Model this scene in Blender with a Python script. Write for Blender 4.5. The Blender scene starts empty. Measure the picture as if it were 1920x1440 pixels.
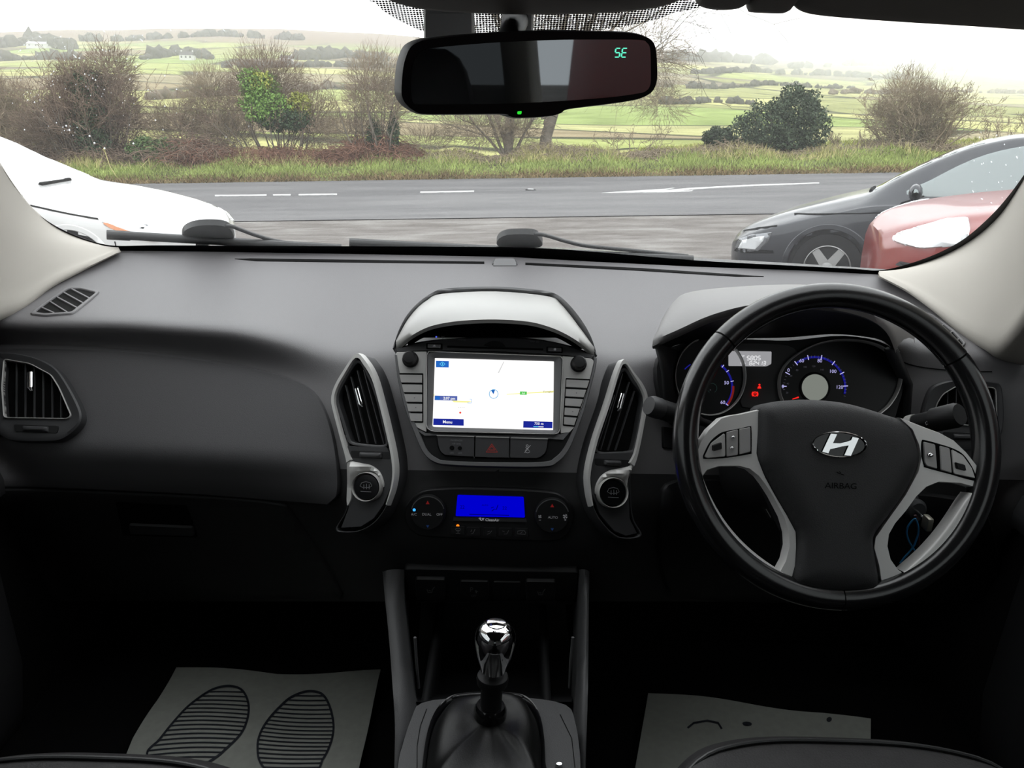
import bpy, bmesh, math, random
import numpy as np
from mathutils import Vector, Matrix

random.seed(7)
RNG = np.random.default_rng(7)
SC = bpy.context.scene
COL = SC.collection

# ------------------------------------------------------------------ camera
FPX = 1500.0
PITCH, ROLL = math.radians(19.0), math.radians(1.8)
CAM = Vector((0, 0, 1.38))
FWD = Vector((0, math.cos(PITCH), -math.sin(PITCH)))
_U0 = Vector((0, math.sin(PITCH), math.cos(PITCH)))
_X = Vector((1, 0, 0))
RGT = math.cos(ROLL) * _X + math.sin(ROLL) * _U0
UPV = math.cos(ROLL) * _U0 - math.sin(ROLL) * _X
cd = bpy.data.cameras.new('camera')
cd.sensor_width = 36.0
cd.lens = FPX / 1920 * 36.0
cd.clip_start, cd.clip_end = 0.02, 6000
cam = bpy.data.objects.new('camera', cd)
COL.objects.link(cam)
cam.matrix_world = Matrix(((RGT.x, UPV.x, -FWD.x, CAM.x), (RGT.y, UPV.y, -FWD.y, CAM.y),
                           (RGT.z, UPV.z, -FWD.z, CAM.z), (0, 0, 0, 1)))
SC.camera = cam

# ------------------------------------------------------------------ sky, exposure
SKY = 3.0
w = bpy.data.worlds.new('sky')
SC.world = w
w.use_nodes = True
bg = w.node_tree.nodes['Background']
bg.inputs[0].default_value = (0.96, 0.98, 1.0, 1)
bg.inputs[1].default_value = SKY
SC.view_settings.view_transform = 'Standard'
SC.view_settings.look = 'None'
SC.view_settings.gamma = 1.0
SC.view_settings.exposure = 0.0
SC.view_settings.use_curve_mapping = False
SC.cycles.max_bounces = 10
SC.cycles.diffuse_bounces = 5
SC.cycles.glossy_bounces = 5
SC.cycles.transparent_max_bounces = 24
SC.cycles.volume_bounces = 3
SC.cycles.caustics_reflective = False
SC.cycles.caustics_refractive = False

# ------------------------------------------------------------------ materials
MATS = {}
ALB = 0.6        # surfaces are scaled to the bright overcast sky
def mat(name, col, rough=0.5, metal=0.0, spec=0.5, emit=None, estr=1.0, bump=0.0, bscale=400.0,
        vary=0.0, vscale=30.0, coat=0.0):
    if name in MATS:
        return MATS[name]
    if metal < 0.9:
        col = tuple(c * ALB for c in col)
    m = bpy.data.materials.new(name)
    m.use_nodes = True
    nt = m.node_tree
    b = nt.nodes['Principled BSDF']
    b.inputs['Base Color'].default_value = (*col, 1)
    b.inputs['Roughness'].default_value = rough
    b.inputs['Metallic'].default_value = metal
    b.inputs['Specular IOR Level'].default_value = spec
    b.inputs['Coat Weight'].default_value = coat
    b.inputs['Coat Roughness'].default_value = 0.04
    tc = nt.nodes.new('ShaderNodeTexCoord')
    if emit:
        b.inputs['Emission Color'].default_value = (*emit, 1)
        b.inputs['Emission Strength'].default_value = estr
    if vary > 0:
        n = nt.nodes.new('ShaderNodeTexNoise')
        n.inputs['Scale'].default_value = vscale
        n.inputs['Detail'].default_value = 4
        nt.links.new(tc.outputs['Object'], n.inputs['Vector'])
        r = nt.nodes.new('ShaderNodeMapRange')
        r.inputs['From Min'].default_value = 0.3
        r.inputs['From Max'].default_value = 0.7
        r.inputs['To Min'].default_value = 1 - vary
        r.inputs['To Max'].default_value = 1 + vary
        nt.links.new(n.outputs['Fac'], r.inputs['Value'])
        mx = nt.nodes.new('ShaderNodeMix')
        mx.data_type = 'RGBA'
        mx.blend_type = 'MULTIPLY'
        mx.inputs['Factor'].default_value = 1
        mx.inputs[6].default_value = (*col, 1)
        nt.links.new(r.outputs['Result'], mx.inputs[7])
        nt.links.new(mx.outputs[2], b.inputs['Base Color'])
    if bump > 0:
        n2 = nt.nodes.new('ShaderNodeTexNoise')
        n2.inputs['Scale'].default_value = bscale
        n2.inputs['Detail'].default_value = 3
        nt.links.new(tc.outputs['Object'], n2.inputs['Vector'])
        bp = nt.nodes.new('ShaderNodeBump')
        bp.inputs['Strength'].default_value = bump
        bp.inputs['Distance'].default_value = 0.001
        nt.links.new(n2.outputs['Fac'], bp.inputs['Height'])
        nt.links.new(bp.outputs['Normal'], b.inputs['Normal'])
    MATS[name] = m
    return m

def glow(name, col, strength=1.0):
    return mat(name, (0, 0, 0), 0.5, 0, 0.0, emit=col, estr=strength)

def glass_mat(name, tint, refl=0.05, film=0.0):
    """thin pane: see-through with a weak mirror reflection and a little surface haze"""
    m = bpy.data.materials.new(name)
    m.use_nodes = True
    nt = m.node_tree
    nt.nodes.clear()
    o = nt.nodes.new('ShaderNodeOutputMaterial')
    t = nt.nodes.new('ShaderNodeBsdfTransparent')
    t.inputs[0].default_value = (*tint, 1)
    g = nt.nodes.new('ShaderNodeBsdfGlossy')
    g.inputs['Roughness'].default_value = 0.0
    g.inputs[0].default_value = (1, 1, 1, 1)
    mx = nt.nodes.new('ShaderNodeMixShader')
    mx.inputs[0].default_value = refl
    nt.links.new(t.outputs[0], mx.inputs[1])
    nt.links.new(g.outputs[0], mx.inputs[2])
    out = mx
    if film:
        d = nt.nodes.new('ShaderNodeBsdfTranslucent')
        d.inputs[0].default_value = (1, 1, 1, 1)
        m2 = nt.nodes.new('ShaderNodeMixShader')
        m2.inputs[0].default_value = film
        nt.links.new(mx.outputs[0], m2.inputs[1])
        nt.links.new(d.outputs[0], m2.inputs[2])
        out = m2
    nt.links.new(out.outputs[0], o.inputs[0])
    MATS[name] = m
    return m

DASH = mat('dash_plastic', (0.178, 0.172, 0.178), 0.55, spec=0.5, bump=0.25, bscale=900)
DASHLOW = mat('dash_lower_plastic', (0.105, 0.103, 0.108), 0.6, spec=0.35, bump=0.25, bscale=900)
BLACKP = mat('black_plastic', (0.010, 0.010, 0.011), 0.55, spec=0.3)
DARKP = mat('dark_grey_plastic', (0.05, 0.05, 0.053), 0.5, spec=0.4)
MIDP = mat('mid_grey_plastic', (0.17, 0.17, 0.175), 0.45, spec=0.5)
GLOSSB = mat('gloss_black', (0.008, 0.008, 0.009), 0.12, spec=0.5)
SILVER = mat('silver_paint', (0.80, 0.79, 0.77), 0.38, metal=0.2, spec=0.5)
SILVERD = mat('silver_panel', (0.56, 0.55, 0.53), 0.42, metal=0.15, spec=0.5)
BTN = mat('silver_button', (0.56, 0.55, 0.54), 0.45, metal=0.15)
CHROME = mat('chrome', (0.85, 0.85, 0.86), 0.06, metal=1.0)
LEATHER = mat('black_leather', (0.022, 0.022, 0.023), 0.38, spec=0.5, bump=0.35, bscale=700)
FABRIC = mat('seat_leather', (0.035, 0.033, 0.034), 0.55, spec=0.35, bump=0.4, bscale=500, vary=0.15, vscale=60)
CARPET = mat('carpet', (0.006, 0.006, 0.0065), 0.95, spec=0.1, bump=0.6, bscale=900)
PILLAR = mat('pillar_trim', (0.60, 0.565, 0.51), 0.75, spec=0.3, bump=0.1, bscale=900)
HEADLINER = mat('headliner_fabric', (0.13, 0.13, 0.128), 0.95, spec=0.1, bump=0.4, bscale=600)
PRINT = mat('grey_print', (0.45, 0.45, 0.46), 0.6, emit=(0.45, 0.46, 0.5), estr=0.12)
PRINTD = mat('dim_print', (0.20, 0.20, 0.21), 0.6)
SEAM = mat('seam_black', (0.003, 0.003, 0.003), 0.8, spec=0.1)
RUBBER = mat('rubber', (0.012, 0.012, 0.013), 0.7, spec=0.3)

# ------------------------------------------------------------------ rays and surfaces
def rdir(u, v):
    return FWD + RGT * ((u - 960) / FPX) + UPV * ((720 - v) / FPX)
def atY(u, v, Y):
    d = rdir(u, v)
    return CAM + d * (Y / d.y)
def atZ(u, v, Z):
    d = rdir(u, v)
    return CAM + d * ((Z - CAM.z) / d.z)

def plane(p0, n):
    n = Vector(n).normalized()
    p0 = Vector(p0)
    def f(u, v):
        d = rdir(u, v)
        return CAM + d * ((p0 - CAM).dot(n) / d.dot(n)), n
    f.p0, f.n = p0, n
    return f
def tilted(p0, deg, yaw=0.0):
    """plane through p0 facing the cabin, leaning back by deg, turned by yaw"""
    t, y = math.radians(deg), math.radians(yaw)
    return plane(p0, (math.sin(y) * math.cos(t), -math.cos(y) * math.cos(t), math.sin(t)))

# ------------------------------------------------------------------ object helpers
BASE = {}
def empty(name, loc, label, cat, group=None, kind=None):
    o = bpy.data.objects.new(name, None)
    o.empty_display_size = 0.05
    COL.objects.link(o)
    o.location = loc
    BASE[o.name] = Vector(loc)
    tag(o, label, cat, group, kind)
    return o
def tag(o, label=None, cat=None, group=None, kind=None):
    if label: o['label'] = label
    if cat: o['category'] = cat
    if group: o['group'] = group
    if kind: o['kind'] = kind
    return o
def base_of(parent):
    return BASE.get(parent.name, Vector((0, 0, 0))) if parent else Vector((0, 0, 0))
def link(name, me, m=None, parent=None, label=None, kind=None):
    o = bpy.data.objects.new(name, me)
    COL.objects.link(o)
    if parent:
        o.parent = parent
    BASE[o.name] = base_of(parent)
    if m:
        me.materials.append(m)
    if label: o['label'] = label
    if kind: o['kind'] = kind
    return o
def obj(name, verts, faces, m=None, parent=None, smooth=True, angle=38, label=None, kind=None):
    b = base_of(parent)
    me = bpy.data.meshes.new(name)
    me.from_pydata([tuple(Vector(p) - b) for p in verts], [], faces)
    bm = bmesh.new()
    bm.from_mesh(me)
    bmesh.ops.remove_doubles(bm, verts=bm.verts, dist=1e-6)
    bmesh.ops.recalc_face_normals(bm, faces=bm.faces)
    bm.to_mesh(me)
    bm.free()
    if smooth:
        me.polygons.foreach_set('use_smooth', [True] * len(me.polygons))
        me.set_sharp_from_angle(angle=math.radians(angle))
    return link(name, me, m, parent, label, kind)
def mesh_np(name, verts, faces, m=None, parent=None, smooth=False, label=None, kind=None, extra=None):
    """fast builder from numpy arrays (all faces the same size)"""
    verts = np.asarray(verts, dtype=np.float32) - np.array(base_of(parent), dtype=np.float32)
    faces = np.asarray(faces, dtype=np.int32)
    k = faces.shape[1]
    me = bpy.data.meshes.new(name)
    me.vertices.add(len(verts))
    me.vertices.foreach_set('co', verts.ravel())
    me.loops.add(faces.size)
    me.loops.foreach_set('vertex_index', faces.ravel())
    me.polygons.add(len(faces))
    me.polygons.foreach_set('loop_start', np.arange(0, faces.size, k, dtype=np.int32))
    me.polygons.foreach_set('loop_total', np.full(len(faces), k, dtype=np.int32))
    if smooth:
        me.polygons.foreach_set('use_smooth', np.ones(len(faces), dtype=bool))
    me.update(calc_edges=True)
    me.validate()
    return link(name, me, m, parent, label, kind)

# ------------------------------------------------------------------ 2-D outline helpers
def crv(pts, n=8, closed=True):
    """Catmull-Rom through pts"""
    P = [np.array(p, float) for p in pts]
    N = len(P)
    out = []
    for i in range(N if closed else N - 1):
        if closed:
            a, b, c, d = P[i - 1], P[i], P[(i + 1) % N], P[(i + 2) % N]
        else:
            a, b, c, d = P[max(i - 1, 0)], P[i], P[i + 1], P[min(i + 2, N - 1)]
        for k in range(n):
            t = k / n
            out.append(tuple(0.5 * ((2 * b) + (c - a) * t + (2 * a - 5 * b + 4 * c - d) * t * t + (3 * b - a - 3 * c + d) * t ** 3)))
    if not closed:
        out.append(tuple(P[-1]))
    return out
def rounded(pts, r, n=5):
    """polygon with corners rounded by radius r"""
    out = []
    N = len(pts)
    for i in range(N):
        a, b, c = (np.array(pts[j % N], float) for j in (i - 1, i, i + 1))
        la, lc = np.linalg.norm(a - b), np.linalg.norm(c - b)
        q = min(r, la * 0.45, lc * 0.45)
        p, s = b + (a - b) / la * q, b + (c - b) / lc * q
        for k in range(n + 1):
            t = k / n
            out.append(tuple((1 - t) ** 2 * p + 2 * t * (1 - t) * b + t * t * s))
    return out
def ell(cx, cy, rx, ry, n=40, rot=0.0):
    c, s = math.cos(math.radians(rot)), math.sin(math.radians(rot))
    return [(cx + rx * math.cos(t) * c - ry * math.sin(t) * s, cy + rx * math.cos(t) * s + ry * math.sin(t) * c)
            for t in (2 * math.pi * k / n for k in range(n))]
def quad(x0, y0, x1, y1):
    return [(x0, y0), (x1, y0), (x1, y1), (x0, y1)]
def area2(poly):
    a = np.array(poly)
    b = np.roll(a, -1, 0)
    return 0.5 * float((a[:, 0] * b[:, 1] - b[:, 0] * a[:, 1]).sum())
def densify(poly, step, closed=True):
    out = []
    N = len(poly)
    for i in range(N if closed else N - 1):
        a, b = np.array(poly[i], float), np.array(poly[(i + 1) % N], float)
        k = max(1, int(math.ceil(np.linalg.norm(b - a) / step)))
        out += [tuple(a + (b - a) * j / k) for j in range(k)]
    if not closed:
        out.append(tuple(poly[-1]))
    return out
def offset(poly, d):
    """move an outline inwards by d"""
    a = np.array(poly, float)
    s = 1.0 if area2(poly) > 0 else -1.0
    e = np.roll(a, -1, 0) - a
    L = np.maximum(np.linalg.norm(e, axis=1), 1e-9)
    nrm = np.stack([-e[:, 1], e[:, 0]], 1) / L[:, None] * s
    vn = nrm + np.roll(nrm, 1, 0)
    den = 1 + (nrm * np.roll(nrm, 1, 0)).sum(1)
    vn = vn / np.maximum(den, 0.4)[:, None]
    return [tuple(p) for p in a + vn * d]
def pdist(P, poly):
    P = np.asarray(P, float)
    a = np.array(poly, float)
    b = np.roll(a, -1, 0)
    best = np.full(len(P), 1e9)
    for i in range(len(a)):
        d = b[i] - a[i]
        L = max(float(d @ d), 1e-12)
        t = np.clip(((P - a[i]) @ d) / L, 0, 1)
        q = a[i] + t[:, None] * d
        best = np.minimum(best, np.linalg.norm(P - q, axis=1))
    return best

def plate(name, poly, surf, m, parent=None, h=0.003, depth=0.004, bev=1.5, grid=None, dome=0.0, domed=10.0,
          label=None, kind=None, angle=38):
    """a solid plate over the outline poly lying on surf: top raised by h, skirt reaching depth below"""
    if area2(poly) < 0:
        poly = poly[::-1]
    if grid:
        poly = densify(poly, grid)
    inner = offset(poly, bev) if bev > 0 else poly
    bm = bmesh.new()
    vs = [bm.verts.new((p[0], p[1], 0)) for p in inner]
    bm.faces.new(vs)
    bm.normal_update()
    A = np.array(inner)
    g = grid
    if not g and dome > 0:
        g = max(A.max(0) - A.min(0)) / 10
    if g:
        for ax in (0, 1):
            lo, hi = A[:, ax].min(), A[:, ax].max()
            k = int((hi - lo) / g)
            for j in range(1, k + 1):
                c = lo + (hi - lo) * j / (k + 1)
                co = (c, 0, 0) if ax == 0 else (0, c, 0)
                no = (1, 0, 0) if ax == 0 else (0, 1, 0)
                bmesh.ops.bisect_plane(bm, geom=bm.verts[:] + bm.edges[:] + bm.faces[:], plane_co=co, plane_no=no, dist=1e-5)
    bm.normal_update()
    bmesh.ops.triangulate(bm, faces=[f for f in bm.faces if len(f.verts) > 4])
    bm.verts.index_update()
    P2 = [(q.co.x, q.co.y) for q in bm.verts]
    F = [[q.index for q in f.verts] for f in bm.faces]
    bl = {}
    for e in bm.edges:
        if len(e.link_faces) == 1:
            l = e.link_loops[0]
            bl[l.vert.index] = l.link_loop_next.vert.index
    bm.free()
    hh = np.full(len(P2), h)
    if dome > 0:
        dd = np.clip(pdist(P2, inner) / domed, 0, 1)
        hh = hh + dome * np.sqrt(np.maximum(1 - (1 - dd) ** 2, 0))
    V = []
    for (u, v), q in zip(P2, hh):
        p, n = surf(u, v)
        V.append(p + n * float(q))
    start = next(iter(bl))
    loop, cur = [start], bl[start]
    while cur != start and len(loop) <= len(bl):
        loop.append(cur)
        cur = bl[cur]
    l2 = [P2[i] for i in loop]
    outl = offset(l2, -bev) if bev > 0 else l2
    rings = [loop]
    for q2, dz in ((outl, h * 0.35 if h > 0 else h - depth * 0.2), (outl, -depth)):
        idx = []
        for (u, v) in q2:
            p, n = surf(u, v)
            idx.append(len(V))
            V.append(p + n * dz)
        rings.append(idx)
    N = len(loop)
    for a, b in zip(rings[:-1], rings[1:]):
        for i in range(N):
            F.append([a[i], a[(i + 1) % N], b[(i + 1) % N], b[i]])
    return obj(name, V, F, m, parent, label=label, kind=kind, angle=angle)

def resamp(poly, n, closed=True):
    a = np.array(poly, float)
    if closed:
        a = np.vstack([a, a[:1]])
    d = np.concatenate([[0], np.cumsum(np.linalg.norm(np.diff(a, axis=0), axis=1))])
    t = np.linspace(0, d[-1], n, endpoint=not closed)
    return [(float(np.interp(x, d, a[:, 0])), float(np.interp(x, d, a[:, 1]))) for x in t]

def frame(name, outer, inner, surf, m, parent=None, h=0.003, hin=None, depth=0.006, n=96, label=None, kind=None, round_=0.35):
    """a ring between two outlines, raised by h, with walls on both sides"""
    if hin is None: hin = h
    O = resamp(outer if area2(outer) > 0 else outer[::-1], n)
    I0 = resamp(inner if area2(inner) > 0 else inner[::-1], n * 4)
    # pair each outer point with the nearest inner point, kept in order
    A = np.array(I0)
    M = len(A)
    k = int(np.argmin(((A - np.array(O[0])) ** 2).sum(1)))
    start, ks = k, []
    for q in O:
        win = [(k + j) % M for j in range(0, M // 5)]
        left = start + M - k
        win = win[:max(1, min(len(win), left))]
        d = ((A[win] - np.array(q)) ** 2).sum(1)
        k = k + int(np.argmin(d))
        ks.append(k)
    ks = np.array(ks, float)
    for _ in range(6):
        e = np.concatenate([[ks[-1] - M], ks, [ks[0] + M]])
        ks = (e[:-2] + 2 * e[1:-1] + e[2:]) / 4
    AA = np.vstack([A, A, A, A[:1]])
    I = [(float(np.interp(q + M * 0, np.arange(len(AA)), AA[:, 0])), float(np.interp(q, np.arange(len(AA)), AA[:, 1]))) for q in np.where(ks < 0, ks + M, ks)]
    V, F = [], []
    def ring(Pa, Pb, t, hh):
        s = len(V)
        for a, b in zip(Pa, Pb):
            u, v = a[0] + (b[0] - a[0]) * t, a[1] + (b[1] - a[1]) * t
            p, nn = surf(u, v)
            V.append(p + nn * hh)
        return list(range(s, s + n))
    rs = [ring(O, I, 0, -depth), ring(O, I, 0, h * round_), ring(O, I, 0.15, h * 0.9), ring(O, I, 0.5, (h + hin) / 2 * 1.06),
          ring(O, I, 0.85, hin * 0.9), ring(O, I, 1, hin * round_), ring(O, I, 1, -depth)]
    for a, b in zip(rs[:-1], rs[1:]):
        for i in range(n):
            F.append([a[i], a[(i + 1) % n], b[(i + 1) % n], b[i]])
    return obj(name, V, F, m, parent, label=label, kind=kind)

def ribbon(paths, surf, w, h=0.0008):
    """flat printed lines, width w in outline units -> (verts, faces)"""
    V, F = [], []
    for path in paths:
        P = [np.array(p, float) for p in path]
        N = len(P)
        closed = N > 2 and np.linalg.norm(P[0] - P[-1]) < 1e-6
        idx = []
        for i in range(N):
            a = P[i - 1] if i > 0 else (P[-2] if closed else P[0])
            b = P[i + 1] if i < N - 1 else (P[1] if closed else P[-1])
            t = b - a
            t = t / max(np.linalg.norm(t), 1e-9)
            nn = np.array([-t[1], t[0]]) * w / 2
            for q in (P[i] + nn, P[i] - nn):
                p, n = surf(q[0], q[1])
                idx.append(len(V))
                V.append(p + n * h)
        for i in range(N - 1):
            F.append([idx[2 * i], idx[2 * i + 1], idx[2 * i + 3], idx[2 * i + 2]])
    return V, F
def stroke(name, paths, surf, w, m, parent=None, h=0.0008, label=None):
    V, F = ribbon(paths, surf, w, h)
    return obj(name, V, F, m, parent, smooth=False, label=label)
def flat(name, polys, surf, m, parent=None, h=0.0008, label=None):
    """flat print filling outlines"""
    V, F = [], []
    for poly in polys:
        s = len(V)
        for u, v in poly:
            p, n = surf(u, v)
            V.append(p + n * h)
        F.append(list(range(s, len(V))))
    return obj(name, V, F, m, parent, smooth=False, label=label)

_TXT = {}
def text(name, s, u, v, hgt, surf, m, parent=None, h=0.0008, rot=1.8, sx=1.0, align='CENTER', shear=0.0, bold=0.0, label=None):
    """lettering: cap height hgt in outline units, centred on u, v"""
    key = (s, shear, bold)
    if key not in _TXT:
        c = bpy.data.curves.new('t', 'FONT')
        c.body = s
        c.shear = shear
        c.offset = bold
        c.resolution_u = 3
        c.align_x = 'LEFT'
        o = bpy.data.objects.new('t', c)
        me = bpy.data.meshes.new_from_object(o)
        _TXT[key] = ([(q.co.x, q.co.y) for q in me.vertices], [list(p.vertices) for p in me.polygons])
        bpy.data.objects.remove(o)
        bpy.data.meshes.remove(me)
        bpy.data.curves.remove(c)
    P, F = _TXT[key]
    if not P: return None
    A = np.array(P)
    lo, hi = A.min(0), A.max(0)
    k = hgt / 0.70
    ox = {'CENTER': (lo[0] + hi[0]) / 2, 'LEFT': lo[0], 'RIGHT': hi[0]}[align]
    c_, s_ = math.cos(math.radians(rot)), math.sin(math.radians(rot))
    V = []
    for x, y in P:
        dx, dy = (x - ox) * k * sx, -(y - 0.35) * k
        p, n = surf(u + dx * c_ - dy * s_, v + dx * s_ + dy * c_)
        V.append(p + n * h)
    return obj(name, V, F, m, parent, smooth=False, label=label)

# ------------------------------------------------------------------ 3-D helpers
def tube(name, pts, r, m, parent=None, n=10, label=None, kind=None, caps=True, flatten=1.0):
    pts = [Vector(p) for p in pts]
    rs = r if isinstance(r, (list, tuple)) else [r] * len(pts)
    V, F = [], []
    ref = None
    for i, p in enumerate(pts):
        t = (pts[min(i + 1, len(pts) - 1)] - pts[max(i - 1, 0)]).normalized()
        if ref is None:
            ref = Vector((0, 0, 1)) if abs(t.z) < 0.9 else Vector((1, 0, 0))
        a = (ref - t * ref.dot(t)).normalized()
        ref = a
        b = t.cross(a)
        for k in range(n):
            th = 2 * math.pi * k / n
            V.append(p + (a * math.cos(th) * flatten + b * math.sin(th)) * rs[i])
    for i in range(len(pts) - 1):
        for k in range(n):
            F.append([i * n + k, i * n + (k + 1) % n, (i + 1) * n + (k + 1) % n, (i + 1) * n + k])
    if caps:
        F.append(list(range(n))[::-1])
        F.append([(len(pts) - 1) * n + k for k in range(n)])
    return obj(name, V, F, m, parent, label=label, kind=kind)
def lathe(name, prof, origin, axis, m, parent=None, n=32, label=None, angle=38):
    """profile [(radius, height)] spun about axis from origin"""
    ax = Vector(axis).normalized()
    a = ax.orthogonal().normalized()
    b = ax.cross(a)
    o = Vector(origin)
    V, F = [], []
    for r, z in prof:
        for k in range(n):
            th = 2 * math.pi * k / n
            V.append(o + ax * z + (a * math.cos(th) + b * math.sin(th)) * max(r, 1e-5))
    for i in range(len(prof) - 1):
        for k in range(n):
            F.append([i * n + k, i * n + (k + 1) % n, (i + 1) * n + (k + 1) % n, (i + 1) * n + k])
    F.append(list(range(n)))
    F.append([(len(prof) - 1) * n + k for k in range(n)])
    return obj(name, V, F, m, parent, label=label, angle=angle)
def grid_obj(name, rows, m, parent=None, thick=0.0, label=None, kind=None, angle=50):
    """surface through rows of points; thick gives it a back"""
    nr, nc = len(rows), len(rows[0])
    V = [Vector(p) for r in rows for p in r]
    F = [[i * nc + j, i * nc + j + 1, (i + 1) * nc + j + 1, (i + 1) * nc + j] for i in range(nr - 1) for j in range(nc - 1)]
    o = obj(name, V, F, m, parent, label=label, kind=kind, angle=angle)
    if thick:
        md = o.modifiers.new('thickness', 'SOLIDIFY')
        md.thickness = abs(thick)
        md.offset = -1 if thick > 0 else 1
    return o
def box(name, lo, hi, m, parent=None, bev=0.0, label=None, kind=None, seg=2):
    bm = bmesh.new()
    bmesh.ops.create_cube(bm, size=1)
    lo, hi = Vector(lo), Vector(hi)
    b = base_of(parent)
    for v in bm.verts:
        v.co = Vector((lo[i] + (v.co[i] + 0.5) * (hi[i] - lo[i]) for i in range(3))) - b
    if bev > 0:
        bmesh.ops.bevel(bm, geom=bm.edges[:], offset=bev, segments=seg, affect='EDGES', profile=0.5)
    me = bpy.data.meshes.new(name)
    bm.to_mesh(me)
    bm.free()
    me.polygons.foreach_set('use_smooth', [True] * len(me.polygons))
    me.set_sharp_from_angle(angle=math.radians(40))
    return link(name, me, m, parent, label, kind)
def interp_rows(rows, n):
    """Catmull-Rom between rows of points (list of equal-length lists of Vectors)"""
    out = []
    A = np.array([[tuple(p) for p in r] for r in rows])
    N = len(A)
    for i in range(N - 1):
        a, b, c, d = A[max(i - 1, 0)], A[i], A[i + 1], A[min(i + 2, N - 1)]
        for k in range(n):
            t = k / n
            out.append(0.5 * ((2 * b) + (c - a) * t + (2 * a - 5 * b + 4 * c - d) * t * t + (3 * b - a - 3 * c + d) * t ** 3))
    out.append(A[-1])
    return [[Vector(p) for p in r] for r in out]
def smooth_grid(rows, nu=4, nv=4):
    r = interp_rows(rows, nv)
    t = [list(c) for c in zip(*r)]
    t = interp_rows(t, nu)
    return [list(c) for c in zip(*t)]
# ================================================================== the car around us (setting)
def W(u, v, off=0.0):
    """windscreen: a leaning, sideways-curved sheet"""
    d = rdir(u, v)
    lo, hi = 0.2, 3.0
    for _ in range(50):
        t = (lo + hi) / 2
        p = CAM + d * t
        if p.z + 0.488 * p.y + 0.0732 * p.x ** 2 < 1.112 + 0.488 * 1.58 + off * 1.114: lo = t
        else: hi = t
    p = CAM + d * lo
    return p, -Vector((0.1464 * p.x, 0.488, 1)).normalized()
def Wxy(x, s):
    """windscreen point: x across, s from 0 at the base to 1 at the header"""
    y = 1.60 - 0.15 * x * x - s * 0.80
    return Vector((x, y, 1.112 + (1.58 - 0.15 * x * x - y) * 0.488))

# windscreen glass with its black edge
GLASS = glass_mat('windscreen_glass', (0.97, 0.985, 0.975), 0.035, 0.016)
TINT = glass_mat('tinted_side_glass', (0.27, 0.285, 0.28), 0.05)
TINTR = glass_mat('tinted_rear_glass', (0.025, 0.027, 0.027), 0.05)
rows = [[Wxy(-0.80 + 1.60 * i / 24, j / 10) for i in range(25)] for j in range(11)]
win = grid_obj('window_1', rows, GLASS, kind='structure')
win['label'] = 'wide raked windscreen with black edge band and raindrops'
FRIT = mat('black_frit', (0.004, 0.004, 0.004), 0.5, spec=0.3)
def w_up(u, v):
    p, n = W(u, v)
    return p, n
top_in = [(-30, 268), (0, 306), (30, 350), (60, 389), (100, 419), (150, 443), (190, 455), (225, 459)]
bot_in = [(300, 458), (500, 459), (700, 460), (900, 461), (1000, 463), (1100, 469), (1300, 486), (1483, 496), (1600, 502)]
rgt_in = [(1648, 505), (1700, 494), (1760, 472), (1810, 444), (1855, 405), (1890, 366), (1925, 318), (1950, 280)]
edge_in = crv(top_in + bot_in + rgt_in, 5, closed=False)
edge_out = crv([(-50, 290), (-14, 330), (15, 372), (48, 408), (90, 440), (140, 470), (185, 485), (225, 492)] +
               [(300, 494), (500, 496), (700, 499), (900, 502), (1000, 504), (1100, 508), (1300, 516), (1483, 525), (1600, 532)] +
               [(1650, 534), (1715, 515), (1775, 495), (1830, 465), (1880, 425), (1918, 385), (1950, 340), (1975, 300)], 5, closed=False)
V, F = [], []
for a, b in zip(edge_in, edge_out):
    for q in (a, b):
        p, n = W(*q)
        V.append(p + n * 0.002)
for i in range(len(edge_in) - 1):
    F.append([2 * i, 2 * i + 1, 2 * i + 3, 2 * i + 2])
obj('frit_band', V, F, FRIT, win, label='black printed band along the glass edge')

# dotted printing behind the mirror: black dots with clear gaps
fd = bpy.data.materials.new('frit_dots')
fd.use_nodes = True
nt = fd.node_tree
nt.nodes.clear()
o_ = nt.nodes.new('ShaderNodeOutputMaterial')
mx = nt.nodes.new('ShaderNodeMixShader')
tr = nt.nodes.new('ShaderNodeBsdfTransparent')
df = nt.nodes.new('ShaderNodeBsdfDiffuse')
df.inputs[0].default_value = (0.01, 0.01, 0.01, 1)
tc = nt.nodes.new('ShaderNodeTexCoord')
vo = nt.nodes.new('ShaderNodeTexVoronoi')
vo.voronoi_dimensions = '2D'
vo.inputs['Scale'].default_value = 330
vo.inputs['Randomness'].default_value = 0.0
th = nt.nodes.new('ShaderNodeMath')
th.operation = 'LESS_THAN'
th.inputs[1].default_value = 0.44
nt.links.new(tc.outputs['Object'], vo.inputs['Vector'])
nt.links.new(vo.outputs['Distance'], th.inputs[0])
nt.links.new(th.outputs[0], mx.inputs[0])
nt.links.new(tr.outputs[0], mx.inputs[1])
nt.links.new(df.outputs[0], mx.inputs[2])
nt.links.new(mx.outputs[0], o_.inputs[0])
dots = [(690, -30), (705, 2), (728, 22), (760, 40), (800, 56), (870, 63), (960, 66), (1060, 60), (1150, 48), (1215, 36),
        (1262, 20), (1296, -4), (1310, -30)]
flat('dotted_print', [crv(dots[:-1], 3)], W, fd, win, h=0.0025, label='dotted black print on the glass behind the mirror')

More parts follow.
